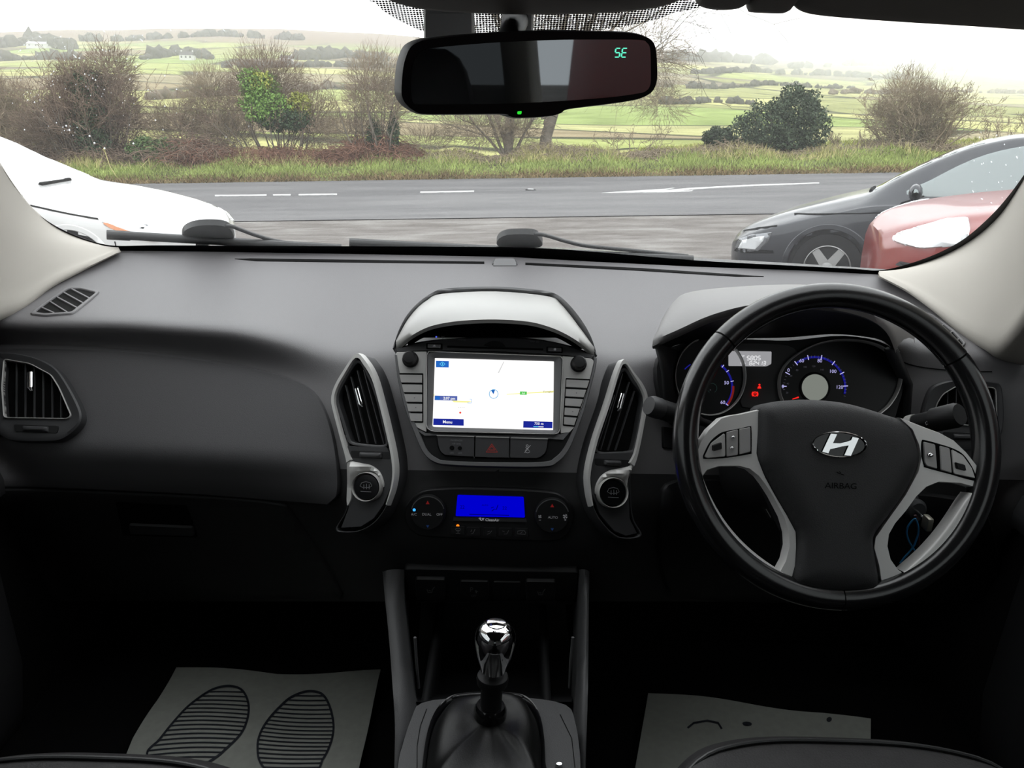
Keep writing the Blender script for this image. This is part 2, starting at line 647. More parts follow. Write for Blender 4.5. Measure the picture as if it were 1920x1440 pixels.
# raindrops and dried specks on the glass
DROP = bpy.data.materials.new('raindrop')
DROP.use_nodes = True
nt = DROP.node_tree
nt.nodes.clear()
o_ = nt.nodes.new('ShaderNodeOutputMaterial')
mx = nt.nodes.new('ShaderNodeMixShader')
tl = nt.nodes.new('ShaderNodeBsdfTranslucent')
tl.inputs[0].default_value = (0.95, 0.97, 1, 1)
tr = nt.nodes.new('ShaderNodeBsdfTransparent')
mx.inputs[0].default_value = 0.55
nt.links.new(tl.outputs[0], mx.inputs[1])
nt.links.new(tr.outputs[0], mx.inputs[2])
nt.links.new(mx.outputs[0], o_.inputs[0])
V, F = [], []
def drop(u, v, r, st=1.0, ang=0.0):
    s = len(V)
    c, si = math.cos(ang), math.sin(ang)
    for hh, rr in ((0.0, 1.0), (-0.0006, 0.7)):
        for k in range(8):
            t = 2 * math.pi * k / 8
            x, y = r * rr * math.cos(t) * st, r * rr * math.sin(t)
            p, n = W(u + x * c - y * si, v + x * si + y * c)
            V.append(p + n * (hh - 0.0015))
    F.append([s + 8 + k for k in range(8)])
    for k in range(8):
        F.append([s + k, s + (k + 1) % 8, s + 8 + (k + 1) % 8, s + 8 + k])
for _ in range(130):
    u = min(abs(random.gauss(0, 1)), 2.4) * 150 + random.uniform(0, 130)
    v = random.uniform(48, 285) * random.uniform(0.75, 1.0)
    if u > 620: continue
    drop(u, v, random.choice((0.5, 0.6, 0.7, 0.9, 1.2)), random.uniform(1, 1.5), random.uniform(0, 1))
for u, v, L in ((140, 108, 9), (75, 72, 6), (265, 78, 8), (350, 55, 6), (420, 60, 6), (195, 62, 5), (320, 60, 4)):
    drop(u, v, 0.6, L, 0.7)
for _ in range(30):
    drop(random.uniform(1820, 1915), random.uniform(250, 400), random.choice((0.6, 0.9, 1.2)), random.uniform(1, 2.5), random.uniform(0, 3))
for u, v in ((177, 270), (168, 257), (250, 271), (124, 238), (130, 246), (196, 280)):
    drop(u, v, 1.6, 1.3, 0.4)
obj('raindrops', V, F, DROP, win, kind='stuff')

# A-pillar trims
def pillar(name, E, D, YD, sgn):
    ra = []
    for (eu, ev), (du, dv), y in zip(E, D, YD):
        pe, n = W(eu, ev)
        pe = pe + n * 0.004
        pd = atY(du, dv, y)
        mid = pe.lerp(pd, 0.5) + Vector((-sgn * 0.012, -0.018, 0.012)) * min(1, (pe - pd).length / 0.15)
        q1 = pe.lerp(mid, 0.55) + Vector((-sgn * 0.004, -0.006, 0.004)) * min(1, (pe - pd).length / 0.15)
        out = pd + Vector((sgn * 0.05, 0.02, -0.02))
        ra.append([pe + Vector((0, 0.004, 0.004)), pe, q1, mid, mid.lerp(pd, 0.6) + Vector((-sgn * 0.003, -0.006, 0.0)), pd, out])
    top = Wxy(sgn * 0.695, 0.97)
    ra.append([top + Vector((-sgn * a, b, c)) for a, b, c in ((0, 0.006, 0.004), (0, 0, 0), (0.004, -0.02, 0.006), (0.004, -0.06, 0.02), (0.0, -0.12, 0.03), (-0.01, -0.18, 0.03), (-0.04, -0.2, 0.03))])
    g = smooth_grid(ra, 4, 5)
    return grid_obj(name, g, PILLAR, kind='structure', thick=0.004, angle=70)
pl = pillar('trim_1', [(221, 468), (150, 447), (100, 424), (58, 391), (26, 353), (-6, 306), (-66, 206), (-160, 40), (-230, -80)],
            [(222, 470), (150, 506), (92, 537), (40, 577), (-4, 594), (-60, 612), (-150, 590), (-330, 420), (-520, 200)],
            [1.46, 1.34, 1.25, 1.16, 1.10, 1.02, 0.95, 0.78, 0.60], -1)
pl['label'] = 'pale beige pillar trim beside the white hatchback'
pr = pillar('trim_2', [(1650, 514), (1718, 497), (1778, 475), (1832, 444), (1880, 401), (1926, 334), (1985, 236), (2070, 80), (2140, -60)],
            [(1649, 516), (1704, 545), (1755, 582), (1803, 622), (1842, 647), (1884, 655), (1960, 560), (2120, 380), (2330, 160)],
            [1.46, 1.36, 1.27, 1.18, 1.12, 1.06, 0.96, 0.80, 0.62], 1)
pr['label'] = 'pale beige pillar trim beside the red car'

# roof lining, floor, doors, back
box('ceiling', (-0.72, -1.75, 1.535), (0.72, 0.66, 1.56), HEADLINER, kind='structure')
hv = [[Vector((x, 0.66, 1.545 - 0.03 * abs(x))) for x in np.linspace(-0.74, 0.74, 15)],
      [Wxy(x, 0.995) + Vector((0, 0.0, 0.012)) for x in np.linspace(-0.74, 0.74, 15)]]
grid_obj('trim_3', hv, HEADLINER, kind='structure', thick=0.01)
box('floor', (-0.80, -1.75, 0.36), (0.80, 1.45, 0.425), CARPET, kind='structure')
fw = [[Vector((x, 1.30, 0.42)) for x in (-0.8, 0, 0.8)], [Vector((x, 1.55, 0.56)) for x in (-0.8, 0, 0.8)], [Vector((x, 1.62, 1.08)) for x in (-0.8, 0, 0.8)]]
grid_obj('wall_front', fw, CARPET, kind='structure', thick=0.01)
for s_, nm in ((-1, 'wall_left_front'), (1, 'wall_right_front')):
    box(nm, (s_ * 0.79 - 0.02, 1.0, 0.38), (s_ * 0.79 + 0.02, 1.66, 1.07), BLACKP, kind='structure')
def door(name, s, label):
    m = BLACKP
    rows = []
    for y in np.linspace(-0.30, 1.02, 12):
        t = max(0, (y - 0.9) / 0.36)
        x0 = 0.775 - 0.01 * t
        rows.append([Vector((s * (x0 + 0.03), y, 1.075 + 0.02 * t)), Vector((s * (x0 - 0.005), y, 1.07 + 0.02 * t)), Vector((s * (x0 - 0.025), y, 1.035)),
                     Vector((s * (x0 - 0.02), y, 0.93)), Vector((s * (x0 - 0.05), y, 0.885)), Vector((s * (x0 - 0.055), y, 0.84)),
                     Vector((s * (x0 - 0.02), y, 0.80)), Vector((s * (x0 - 0.03), y, 0.55)), Vector((s * x0, y, 0.40))])
    g = smooth_grid(rows, 2, 1)
    d = grid_obj(name, g, DARKP, kind='structure', thick=0.02)
    d['label'] = label
    # window frame ahead of the side glass
    rows = [[Vector((s * 0.80, 1.22, 1.07)), Vector((s * 0.79, 1.10, 1.085))], [Vector((s * 0.70, 0.62, 1.47)), Vector((s * 0.70, 0.50, 1.47))]]
    grid_obj('window_frame', rows, BLACKP, d, thick=0.02)
    rows = [[Vector((s * 0.795, 1.2, 1.08)), Vector((s * 0.795, -0.28, 1.08))], [Vector((s * 0.70, 0.6, 1.48)), Vector((s * 0.70, -0.28, 1.50))]]
    grid_obj('pane', rows, TINT, d)
    box('rear_door_panel', (s * 0.775 - 0.03, -1.25, 0.4), (s * 0.775 + 0.03, -0.30, 1.08), HEADLINER, d, 0.01)
    bx = [[Vector((s * 0.80, -0.38, 0.6)), Vector((s * 0.79, -0.24, 0.6))], [Vector((s * 0.79, -0.38, 1.08)), Vector((s * 0.78, -0.26, 1.08))],
          [Vector((s * 0.70, -0.38, 1.53)), Vector((s * 0.70, -0.28, 1.53))]]
    grid_obj('centre_pillar_trim', bx, PILLAR, d, thick=0.03)
    rows = [[Vector((s * 0.795, -0.36, 1.08)), Vector((s * 0.795, -1.25, 1.10))], [Vector((s * 0.70, -0.36, 1.52)), Vector((s * 0.70, -1.15, 1.50))]]
    grid_obj('rear_pane', rows, TINTR, d)
    return d
door('door_1', -1, 'front passenger door with dark panel')
door('door_2', 1, 'driver door with dark panel')
for s, nm in ((-1, 'wall_left'), (1, 'wall_right')):
    box(nm, (s * 0.775 - 0.03, -1.75, 0.4), (s * 0.775 + 0.03, -1.24, 1.53), HEADLINER, kind='structure')
box('wall_back', (-0.78, -1.80, 0.36), (0.78, -1.74, 1.12), HEADLINER, kind='structure')
rw = [[Vector((x, -1.77, 1.12)) for x in (-0.72, 0.72)], [Vector((x, -1.62, 1.53)) for x in (-0.66, 0.66)]]
grid_obj('window_2', rw, TINTR, kind='structure')
# outer skin under the windscreen: scuttle and bonnet
COWL = mat('scuttle_plastic', (0.02, 0.021, 0.023), 0.5)
rows = [[Vector((x, 1.585 - 0.15 * x * x, 1.095)) for x in np.linspace(-0.85, 0.85, 13)], [Vector((x, 1.66 - 0.15 * x * x, 1.085)) for x in np.linspace(-0.85, 0.85, 13)],
        [Vector((x, 1.76 - 0.15 * x * x, 1.085)) for x in np.linspace(-0.85, 0.85, 13)]]
grid_obj('trim_4', rows, COWL, kind='structure', thick=0.01)
BONNET = mat('own_bonnet_paint', (0.10, 0.13, 0.17), 0.3, metal=0.5, coat=1.0)
rows = [[Vector((x, 1.76 - 0.15 * x * x + 0.95 * t, 1.083 - 0.05 * t - 0.20 * t * t - 0.03 * (x / 0.8) ** 2)) for x in np.linspace(-0.85, 0.85, 13)] for t in np.linspace(0, 1, 8)]
grid_obj('trim_5', rows, BONNET, kind='structure', thick=0.01)

# ================================================================== dashboard body
def wy(u, v, d=0.03):
    return W(u, v)[0].y - d
_c = {}
_c[-160] = [(606, 1.09), (650, 1.12), (838, 1.045), (900, 1.06), (1010, 1.12), (1130, 1.17)]
_c[0] = [(606, 1.105), (648, 1.135), (838, 1.05), (903, 1.06), (1010, 1.12), (1130, 1.17)]
_c[225] = [(603, 1.115), (652, 1.145), (845, 1.05), (905, 1.06), (1010, 1.12), (1130, 1.17)]
_c[450] = [(616, 1.115), (680, 1.14), (858, 1.05), (915, 1.06), (1010, 1.12), (1130, 1.17)]
_c[560] = [(640, 1.128), (706, 1.128), (865, 1.05), (925, 1.05), (1010, 1.09), (1130, 1.14)]
_c[640] = [(668, 1.14), (740, 1.11), (870, 1.05), (930, 1.035), (1020, 1.045), (1130, 1.09)]
_c[715] = [(664, 1.14), (740, 1.09), (870, 1.035), (940, 1.01), (1020, 1.005), (1130, 1.03)]
_c[800] = [(650, 1.145), (740, 1.092), (870, 1.035), (940, 1.01), (1020, 1.0), (1130, 1.02)]
_c[930] = [(650, 1.145), (740, 1.092), (870, 1.035), (940, 1.01), (1020, 1.0), (1130, 1.02)]
_c[1060] = [(655, 1.145), (745, 1.092), (875, 1.035), (945, 1.01), (1025, 1.0), (1130, 1.02)]
_c[1150] = [(670, 1.14), (745, 1.09), (875, 1.035), (945, 1.01), (1025, 1.005), (1130, 1.03)]
_c[1230] = [(672, 1.15), (745, 1.12), (875, 1.07), (945, 1.05), (1030, 1.06), (1140, 1.10)]
_c[1330] = [(660, 1.18), (725, 1.17), (875, 1.11), (945, 1.09), (1030, 1.10), (1140, 1.14)]
_c[1600] = [(655, 1.18), (725, 1.17), (875, 1.11), (945, 1.09), (1035, 1.10), (1145, 1.14)]
_c[1720] = [(640, 1.14), (700, 1.135), (875, 1.09), (945, 1.08), (1035, 1.10), (1145, 1.14)]
_c[1840] = [(664, 1.10), (710, 1.10), (875, 1.06), (945, 1.06), (1035, 1.09), (1145, 1.13)]
_c[2080] = [(670, 1.09), (710, 1.09), (875, 1.05), (945, 1.06), (1035, 1.09), (1145, 1.13)]
US = sorted(_c)
_fu = [-160, 225, 400, 700, 960, 1100, 1300, 1500, 1650, 2080]
_fv = [470, 470, 472, 477, 482, 490, 500, 507, 515, 520]
DU = np.arange(-160, 2081, 8.0)
DV = np.arange(440, 1131, 4.0)
DY = np.zeros((len(DU), len(DV)))
for i, u in enumerate(DU):
    fv = float(np.interp(u, _fu, _fv))
    uu = min(max(u, 210), 1660)
    fy = min(wy(uu, float(np.interp(uu, _fu, _fv))), 1.55)
    fy = min(fy, float(np.interp(u, [-160, -20, 40, 92, 150, 225, 1650, 1800, 1900, 2080], [1.0, 1.2, 1.37, 1.42, 1.44, 1.6, 1.6, 1.42, 1.25, 1.0])))
    row = [(fv - 40, fy + 0.12), (fv, fy)]
    for k in range(6):
        row.append((float(np.interp(u, US, [_c[q][k][0] for q in US])), float(np.interp(u, US, [_c[q][k][1] for q in US]))))
    DY[i] = np.interp(DV, [r[0] for r in row], [r[1] for r in row])
def blur(A, ax, s):
    r = int(3 * s)
    k = np.exp(-0.5 * (np.arange(-r, r + 1) / s) ** 2)
    k /= k.sum()
    P = np.pad(A, [(r, r) if a == ax else (0, 0) for a in (0, 1)], mode='edge')
    return np.apply_along_axis(lambda x: np.convolve(x, k, 'valid'), ax, P)
DY = blur(blur(DY, 1, 2.6), 0, 4.0)
def dashY(u, v):
    a = min(max((u + 160) / 8, 0), len(DU) - 1.001)
    b = min(max((v - 440) / 4, 0), len(DV) - 1.001)
    i, j = int(a), int(b)
    s, t = a - i, b - j
    return ((DY[i, j] * (1 - s) + DY[i + 1, j] * s) * (1 - t) + (DY[i, j + 1] * (1 - s) + DY[i + 1, j + 1] * s) * t)
def S_dash(u, v):
    p = atY(u, v, dashY(u, v))
    e = 5.0
    a = atY(u + e, v, dashY(u + e, v)) - atY(u - e, v, dashY(u - e, v))
    b = atY(u, v + e, dashY(u, v + e)) - atY(u, v - e, dashY(u, v - e))
    n = b.cross(a).normalized()
    if n.dot(CAM - p) < 0: n = -n
    return p, n
def fit_plane(pts, off):
    P = np.array([tuple(S_dash(*q)[0]) for q in pts])
    c = P.mean(0)
    n = np.linalg.svd(P - c)[2][2]
    n = Vector(n)
    c = Vector(c)
    if n.dot(CAM - c) < 0: n = -n
    cc = np.mean(pts, 0)
    o = max((S_dash(*(cc + (np.array(q) - cc) * k))[0] - c).dot(n) for q in pts for k in (0, 0.4, 0.7, 1.0))
    return plane(c + n * (o + off), n)
def shifted(S, d):
    return plane(S.p0 + S.n * d, S.n)

dash = empty('dashboard', (0, 1.1, 0.95), 'charcoal dashboard below the windscreen running pillar to pillar', 'dashboard')
V, F, FL_, idx = [], [], [], {}
for i in range(len(DU)):
    for j in range(0, len(DV), 2):
        ve_ = max(DV[j], float(np.interp(DU[i], _fu, _fv)))
        sp_l = 884 + (DU[i] - 930) * 0.016
        if abs(ve_ - sp_l) <= 4: ve_ = sp_l
        p = atY(DU[i], ve_, dashY(DU[i], ve_))
        idx[i, j] = len(V)
        V.append(p)
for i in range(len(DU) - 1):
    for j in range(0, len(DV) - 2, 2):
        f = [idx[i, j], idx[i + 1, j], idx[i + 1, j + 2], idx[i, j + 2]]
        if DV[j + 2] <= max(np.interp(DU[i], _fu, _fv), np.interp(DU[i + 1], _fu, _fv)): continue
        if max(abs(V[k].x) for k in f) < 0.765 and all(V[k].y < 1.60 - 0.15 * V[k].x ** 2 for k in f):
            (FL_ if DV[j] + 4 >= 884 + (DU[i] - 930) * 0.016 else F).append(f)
for nm, FF, mm in (('top_pad', F, DASH), ('lower_shade_panel', FL_, mat('dash_shade_plastic', (0.024, 0.024, 0.025), 0.55, spec=0.35, bump=0.25, bscale=900))):  # lower dash darkened in its colour to stand for shade
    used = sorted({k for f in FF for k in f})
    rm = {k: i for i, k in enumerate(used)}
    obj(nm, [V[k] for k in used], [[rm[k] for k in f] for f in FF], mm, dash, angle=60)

pad = crv([(-60, 645), (0, 645.5), (100, 647), (200, 652), (300, 661), (400, 675), (480, 691), (550, 711), (590, 735), (612, 770), (627, 815), (636, 865), (640, 905), (638, 928)], 4, False) + \
      crv([(620, 942), (540, 934), (400, 922), (200, 912), (60, 907), (-60, 905)], 3, False)
plate('airbag_panel', pad, S_dash, DASHLOW, dash, h=0.009, depth=0.02, bev=2.5, grid=8, label='smooth dark panel below the passenger side pad', angle=60)
gb = crv([(-60, 914), (60, 916), (200, 921), (400, 931), (520, 942), (548, 958), (600, 1035), (644, 1112)], 4, False) + [(640, 1122), (-60, 1122)]
gbo = plate('glovebox_door', gb, S_dash, MATS['dash_shade_plastic'], dash, h=0.004, depth=0.02, bev=2, grid=18, label='shade-darkened glovebox door with recessed latch', angle=60)  # glovebox shares the plastic darkened to stand for shade
plate('latch_recess', rounded([(218, 936), (352, 942), (374, 1004), (232, 1000)], 6), S_dash, SEAM, gbo, h=0.0052, depth=0.006, bev=1, grid=18)
plate('latch_handle', rounded([(244, 975), (366, 980), (368, 998), (247, 994)], 5), S_dash, DARKP, gbo, h=0.009, depth=0.008, bev=1.5, grid=18, label='grey pull lip of the glovebox latch')

# slots and sensor on the top
for nm, pts in (('defrost_slot', [(440, 486), (470, 485), (700, 488), (908, 491), (908, 495), (700, 493), (480, 490)]),
                ('defrost_slot', [(985, 493), (1200, 503), (1380, 515), (1432, 519), (1380, 519), (1200, 508), (985, 497)])):
    plate(nm, pts, S_dash, SEAM, dash, h=0.0012, depth=0.004, bev=0.4, grid=20)
plate('light_sensor', rounded([(926, 487), (966, 487), (971, 499), (922, 499)], 4), S_dash, MIDP, dash, h=0.004, depth=0.01, bev=2, dome=0.006, domed=7, label='small grey sensor dome on the dash top')
plate('edge_seam', crv([(1676, 671), (1720, 686), (1790, 694), (1860, 696)], 4, False) + crv([(1860, 698), (1790, 696), (1720, 688), (1676, 674)], 4, False), S_dash, SEAM, dash, h=0.001, depth=0.003, bev=0.3)
plate('knee_panel', crv([(1262, 900), (1420, 905), (1600, 915), (1790, 930), (1850, 960), (1850, 1110), (1600, 1125), (1300, 1120), (1240, 1080), (1235, 950)], 4), S_dash, BLACKP, dash, h=0.008, depth=0.02, bev=3, grid=24, label='black knee panel under the steering column', angle=60)
# small blank switch by the wheel and dimmer
plate('dimmer_switch', rounded([(1240, 800), (1262, 802), (1262, 842), (1241, 840)], 3), S_dash, BLACKP, dash, h=0.004, bev=1, label='small black dimmer wheel left of the steering wheel')

# ------------------------------------------------------------------ side demister grilles
def demister(name, outer, hole, slats, label):
    cu = sum(p[0] for p in outer) / len(outer)
    cv = sum(p[1] for p in outer) / len(outer)
    r = empty(name, S_dash(cu, cv)[0], label, 'air vent')
    frame('vent_frame', outer, hole, S_dash, DASH, r, h=0.003, depth=0.008, n=64)
    plate('grille_back', hole, S_dash, SEAM, r, h=0.0006, depth=0.004, bev=0, grid=10)
    for a, b in slats:
        t = np.array(b, float) - np.array(a, float)
        nn = np.array([-t[1], t[0]]) / np.linalg.norm(t) * 1.3
        a, b = np.array(a), np.array(b)
        plate('slat', [tuple(a + nn), tuple(b + nn), tuple(b - nn), tuple(a - nn)], S_dash, DASH, r, h=0.0022, depth=0.004, bev=0.3)
demister('demister_vent', rounded([(54, 591), (81, 570), (126, 540), (150, 540), (189, 548), (166, 568), (138, 590), (84, 594)], 6),
         rounded([(66, 587), (90, 569), (129, 543), (150, 543), (180, 550.5), (160, 566), (134, 587), (84, 590)], 4),
         [((77, 577.5), (102, 588.5)), ((94, 567), (127, 587.5)), ((106, 558), (145, 579)), ((119, 549.5), (156, 570)), ((134, 543), (168, 561))],
         'small slanted demister grille below the pillar on the passenger side')
demister('demister_vent', rounded([(1728, 588), (1745, 588), (1790, 622), (1812, 645), (1806, 652), (1784, 650), (1752, 622)], 5),
         rounded([(1735, 592), (1745, 592), (1787, 625), (1806, 646), (1803, 649), (1785, 646), (1756, 620)], 3),
         [((1742, 603), (1754, 598)), ((1756, 618), (1770, 610)), ((1770, 632), (1786, 623)), ((1784, 645), (1800, 636))],
         'small demister grille behind the steering wheel rim below the pillar')

# ------------------------------------------------------------------ face vents
def face_vent(label, outer, hole, slat_lines, knob, thumb, S, ringm, surround_m, cavity=0.011, vent_border=None, proud=0.004, lower=None):
    cu = sum(p[0] for p in outer) / len(outer)
    cv = sum(p[1] for p in outer) / len(outer)
    r = empty('air_vent', S(cu, cv)[0], label, 'air vent')
    frame('vent_frame', outer if not lower else offset(hole, -5.5 if area2(hole) > 0 else 5.5), hole, S, surround_m, r, h=proud, hin=0.001, depth=0.034, n=120)
    if lower:
        plate('lower_surround', lower, S, surround_m, r, h=proud, depth=0.03, bev=1)
    if vent_border:
        frame('vent_border', vent_border, hole, S, ringm, r, h=0.0035, depth=0.004, n=100, label='thin silver rim round the grille')
    plate('grille_back', hole, shifted(S, -cavity), SEAM, r, h=0, depth=0.003, bev=0)
    for (a, b) in slat_lines:
        t = np.array(b, float) - np.array(a, float)
        nn = np.array([-t[1], t[0]]) / np.linalg.norm(t) * 0.9
        a, b = np.array(a, float), np.array(b, float)
        plate('slat', [tuple(a + nn), tuple(b + nn), tuple(b - nn), tuple(a - nn)], S, DARKP, r, h=-0.002, depth=0.0055, bev=0.15)
    (ka, kb) = knob
    pa, n = S(*ka)
    pb, _ = S(*kb)
    k = tube('direction_knob', [pa + n * 0.004, pa.lerp(pb, 0.08) + n * 0.007, pa.lerp(pb, 0.92) + n * 0.007, pb + n * 0.004], [0.0028, 0.0042, 0.0042, 0.0028], CHROME, r, 12, label='chrome direction tab on the grille')
    if thumb:
        (x0, y0, x1, y1) = thumb
        rec = plate('wheel_slot', rounded([(x0 - 18, y0 - 3), (x1 + 18, y0), (x1 + 16, y1 + 3), (x0 - 16, y1)], 5), S, BLACKP, r, h=proud + 0.0003, depth=0.003, bev=0.8)
        plate('thumb_wheel', rounded([(x0, y0), (x1, y0 + 1.5), (x1, y1 + 1.5), (x0, y1)], 3), S, DARKP, r, h=proud + 0.003, depth=0.003, bev=1.5, dome=0.002, domed=5)
    return r
lv_out = crv([(-30, 664), (0, 662), (31, 663), (73, 673), (104, 690), (125, 717), (146, 755), (154, 780), (146, 801), (117, 823), (83, 827), (21, 825), (-5, 812), (-35, 812)], 4)
lv_hole = rounded([(8, 673), (58, 681.5), (98, 703), (113, 727), (136, 780), (128, 787), (8, 785), (4, 727)], 7)
SVL = fit_plane(lv_out, 0.021)
face_vent('air vent at the passenger end of the dashboard with a thin bright rim', lv_out, offset(lv_hole, 2.2) if area2(lv_hole) > 0 else lv_hole,
          [((29, 678), (28, 784)), ((45.5, 681), (45, 784)), ((62.5, 685), (62, 784)), ((79, 691), (79, 784)), ((96, 704), (96, 784)), ((112.5, 730), (112.5, 784))],
          ((62.5, 699), (62, 732)), (46, 799, 95, 811), SVL, SILVERD, DARKP, vent_border=lv_hole)
rv_out = crv([(1752, 722), (1800, 712), (1860, 716), (1878, 730), (1880, 800), (1860, 838), (1800, 842), (1745, 830), (1728, 790), (1735, 750)], 4)
rv_hole = rounded([(1768, 740), (1795, 724), (1866, 728), (1868, 800), (1752, 792), (1756, 760)], 8)
SVR = fit_plane(rv_out, 0.012)
face_vent('air vent behind the steering wheel rim at the driver end of the dashboard', rv_out, rv_hole,
          [((x, 730), (x - 1, 798)) for x in (1778, 1794, 1811, 1828, 1845)], ((1812, 745), (1812, 775)), (1785, 812, 1830, 824), SVR, SILVERD, DARKP, vent_border=offset(rv_hole, -2.0))

# centre vents: leaf-shaped housings with a button below
def centre_vent(label, outer, band_in, band_top, hole, slats, knob, thumb, cres, bc, br, lower):
    S = fit_plane(outer, 0.0125)
    r = face_vent(label, outer, hole, slats, knob, thumb, S, DARKP, DARKP, proud=0.002, lower=lower)
    frame('shaded_band_rim', offset(outer, 1.2 if area2(outer) > 0 else -1.2), band_in, S, DARKP, r, h=0.0025, hin=0.002, depth=0.033, n=140)  # dark plastic stands for the silver band's shaded lower run
    plate('silver_band', crv(band_top[0], 4, False) + crv(band_top[1], 4, False), S, SILVER, r, h=0.006, depth=0.006, bev=1.2, label='satin silver band round the vent')
    plate('silver_crescent', cres, S, SILVER, r, h=0.004, depth=0.004, bev=2, dome=0.005, domed=12, label='satin silver crescent over the round button')
    b = plate('round_button', ell(bc[0], bc[1], br, br * 1.02, 40), S, GLOSSB, r, h=0.008, depth=0.004, bev=2)
    frame('button_ring', ell(bc[0], bc[1], br + 3.0, (br + 3.0) * 1.02, 48), ell(bc[0], bc[1], br, br * 1.02, 48), S, SILVERD, r, h=0.010, depth=0.004, n=48, label='silver ring round the button')
    u, v = bc
    stroke('icon', [[(u - 11, v - 2), (u - 8, v - 8), (u, v - 10), (u + 8, v - 8), (u + 11, v - 2), (u + 6, v + 1), (u - 6, v + 1), (u - 11, v - 2)],
                    [(u - 4, v + 4), (u - 4, v - 5)], [(u + 1, v + 4), (u + 1, v - 6)], [(u + 6, v + 4), (u + 6, v - 5)], [(u - 10, v + 8), (u + 10, v + 9)]],
           S, 1.1, PRINTD, b, h=0.0088)
    return S
cl_out = crv([(671, 663), (690, 677), (706, 706), (719, 751), (732, 804), (742, 851), (745, 885), (740, 917), (727, 951), (706, 980), (679, 996), (653, 1000), (629, 993), (650, 954), (652, 904), (651, 859), (640, 819), (629, 777), (624, 751), (629, 727), (645, 698)], 4)
cl_hole = crv([(671, 681), (687, 703), (703, 742), (716, 795), (723, 826), (719, 834), (690, 833), (663, 829), (656, 820), (646, 788), (635, 748), (647, 716)], 4)
cl_in = crv([(671, 673), (685, 686), (700, 712), (712, 752), (725, 805), (736, 852), (741, 886), (736.5, 916), (724, 949), (704, 977), (678.5, 993), (653, 996.5), (634, 991), (653, 955), (656, 906), (655, 862), (653, 852), (647, 817), (636, 775), (631.5, 751), (636, 730), (650, 704)], 4)
cl_cres = crv([(652, 858), (662, 864), (680, 868), (698, 872), (714, 884), (722, 903), (721, 916), (712, 895), (700, 885), (685, 885), (672, 893), (664, 910), (663, 935), (655, 950), (651, 940), (652, 905)], 4)
SCL = centre_vent('leaf shaped silver rimmed air vent between glovebox and navigation screen', cl_out, cl_in, ([(652, 870), (651, 859), (640, 819), (629, 777), (624, 751), (629, 727), (645, 698), (671, 663), (690, 677), (706, 706), (719, 751), (732, 804), (742, 851), (745, 885), (740, 917), (729, 948)], [(726, 946), (735, 915), (738.5, 885), (735, 852), (725, 805), (712, 752), (700, 712), (685, 686), (671, 673), (650, 704), (636, 730), (631.5, 751), (636, 775), (647, 817), (657, 850), (663, 862)]), cl_hole,
                  [((646, 722), (672, 828)), ((656, 706), (687, 831)), ((668, 694), (703, 832)), ((680, 693), (718, 832))],
                  ((673.5, 728), (682, 761)), (676, 847, 719, 859), cl_cres, (692.5, 913), 24.5, [(652, 836), (726, 838), (735, 852), (739, 885), (734, 915), (721, 946), (703, 972), (678, 988), (640, 990), (654, 954), (656, 905), (654, 862)])
cr_out = crv([(1167, 674), (1185, 697), (1204, 723), (1212, 747), (1209, 774), (1201, 818), (1193, 855), (1184, 880), (1182, 920), (1188, 972), (1204, 1004), (1172, 1012), (1146, 1003), (1117, 969), (1100, 924), (1098, 884), (1111, 826), (1133, 760), (1154, 694)], 4)
cr_hole = crv([(1169, 696), (1185, 717), (1203, 744), (1199, 780), (1188, 836), (1180, 845), (1150, 847), (1128, 847), (1120, 838), (1134, 787), (1152, 731)], 4)
cr_in = crv([(1168, 684), (1182, 703), (1197, 727), (1205, 749), (1202, 774), (1194, 817), (1186, 850), (1182, 866), (1180, 880), (1178, 910), (1184.5, 973), (1198, 1002), (1172, 1008), (1148, 999), (1120, 966), (1103.5, 923), (1102, 886), (1117, 828), (1140, 762), (1158, 702)], 4)
cr_cres = crv([(1187, 866), (1176, 874), (1158, 878), (1140, 882), (1124, 893), (1114, 912), (1114, 930), (1122, 908), (1134, 898), (1150, 895), (1166, 902), (1174, 918), (1176, 900), (1184, 882)], 4)
SCR = centre_vent('leaf shaped silver rimmed air vent between navigation screen and steering wheel', cr_out, cr_in, ([(1106, 950), (1100, 924), (1098, 884), (1111, 826), (1133, 760), (1154, 694), (1167, 674), (1185, 697), (1204, 723), (1212, 747), (1209, 774), (1201, 818), (1193, 855), (1186, 876)], [(1176, 868), (1186, 850), (1194, 817), (1202, 774), (1205, 749), (1197, 727), (1182, 703), (1168, 684), (1158, 702), (1140, 762), (1118, 828), (1105, 886), (1106, 922), (1110, 948)]), cr_hole,
                  [((1169, 700), (1128, 843)), ((1182, 716), (1142, 844)), ((1192, 733), (1156, 844)), ((1154, 740), (1122, 838))],
                  ((1163, 738), (1155, 769)), (1130, 862, 1163, 873), cr_cres, (1144, 924), 25.5, [(1113, 850), (1190, 848), (1186, 862), (1178, 905), (1180, 972), (1194, 1000), (1172, 1005), (1150, 996), (1123, 964), (1107, 922), (1105, 886), (1109, 858)])
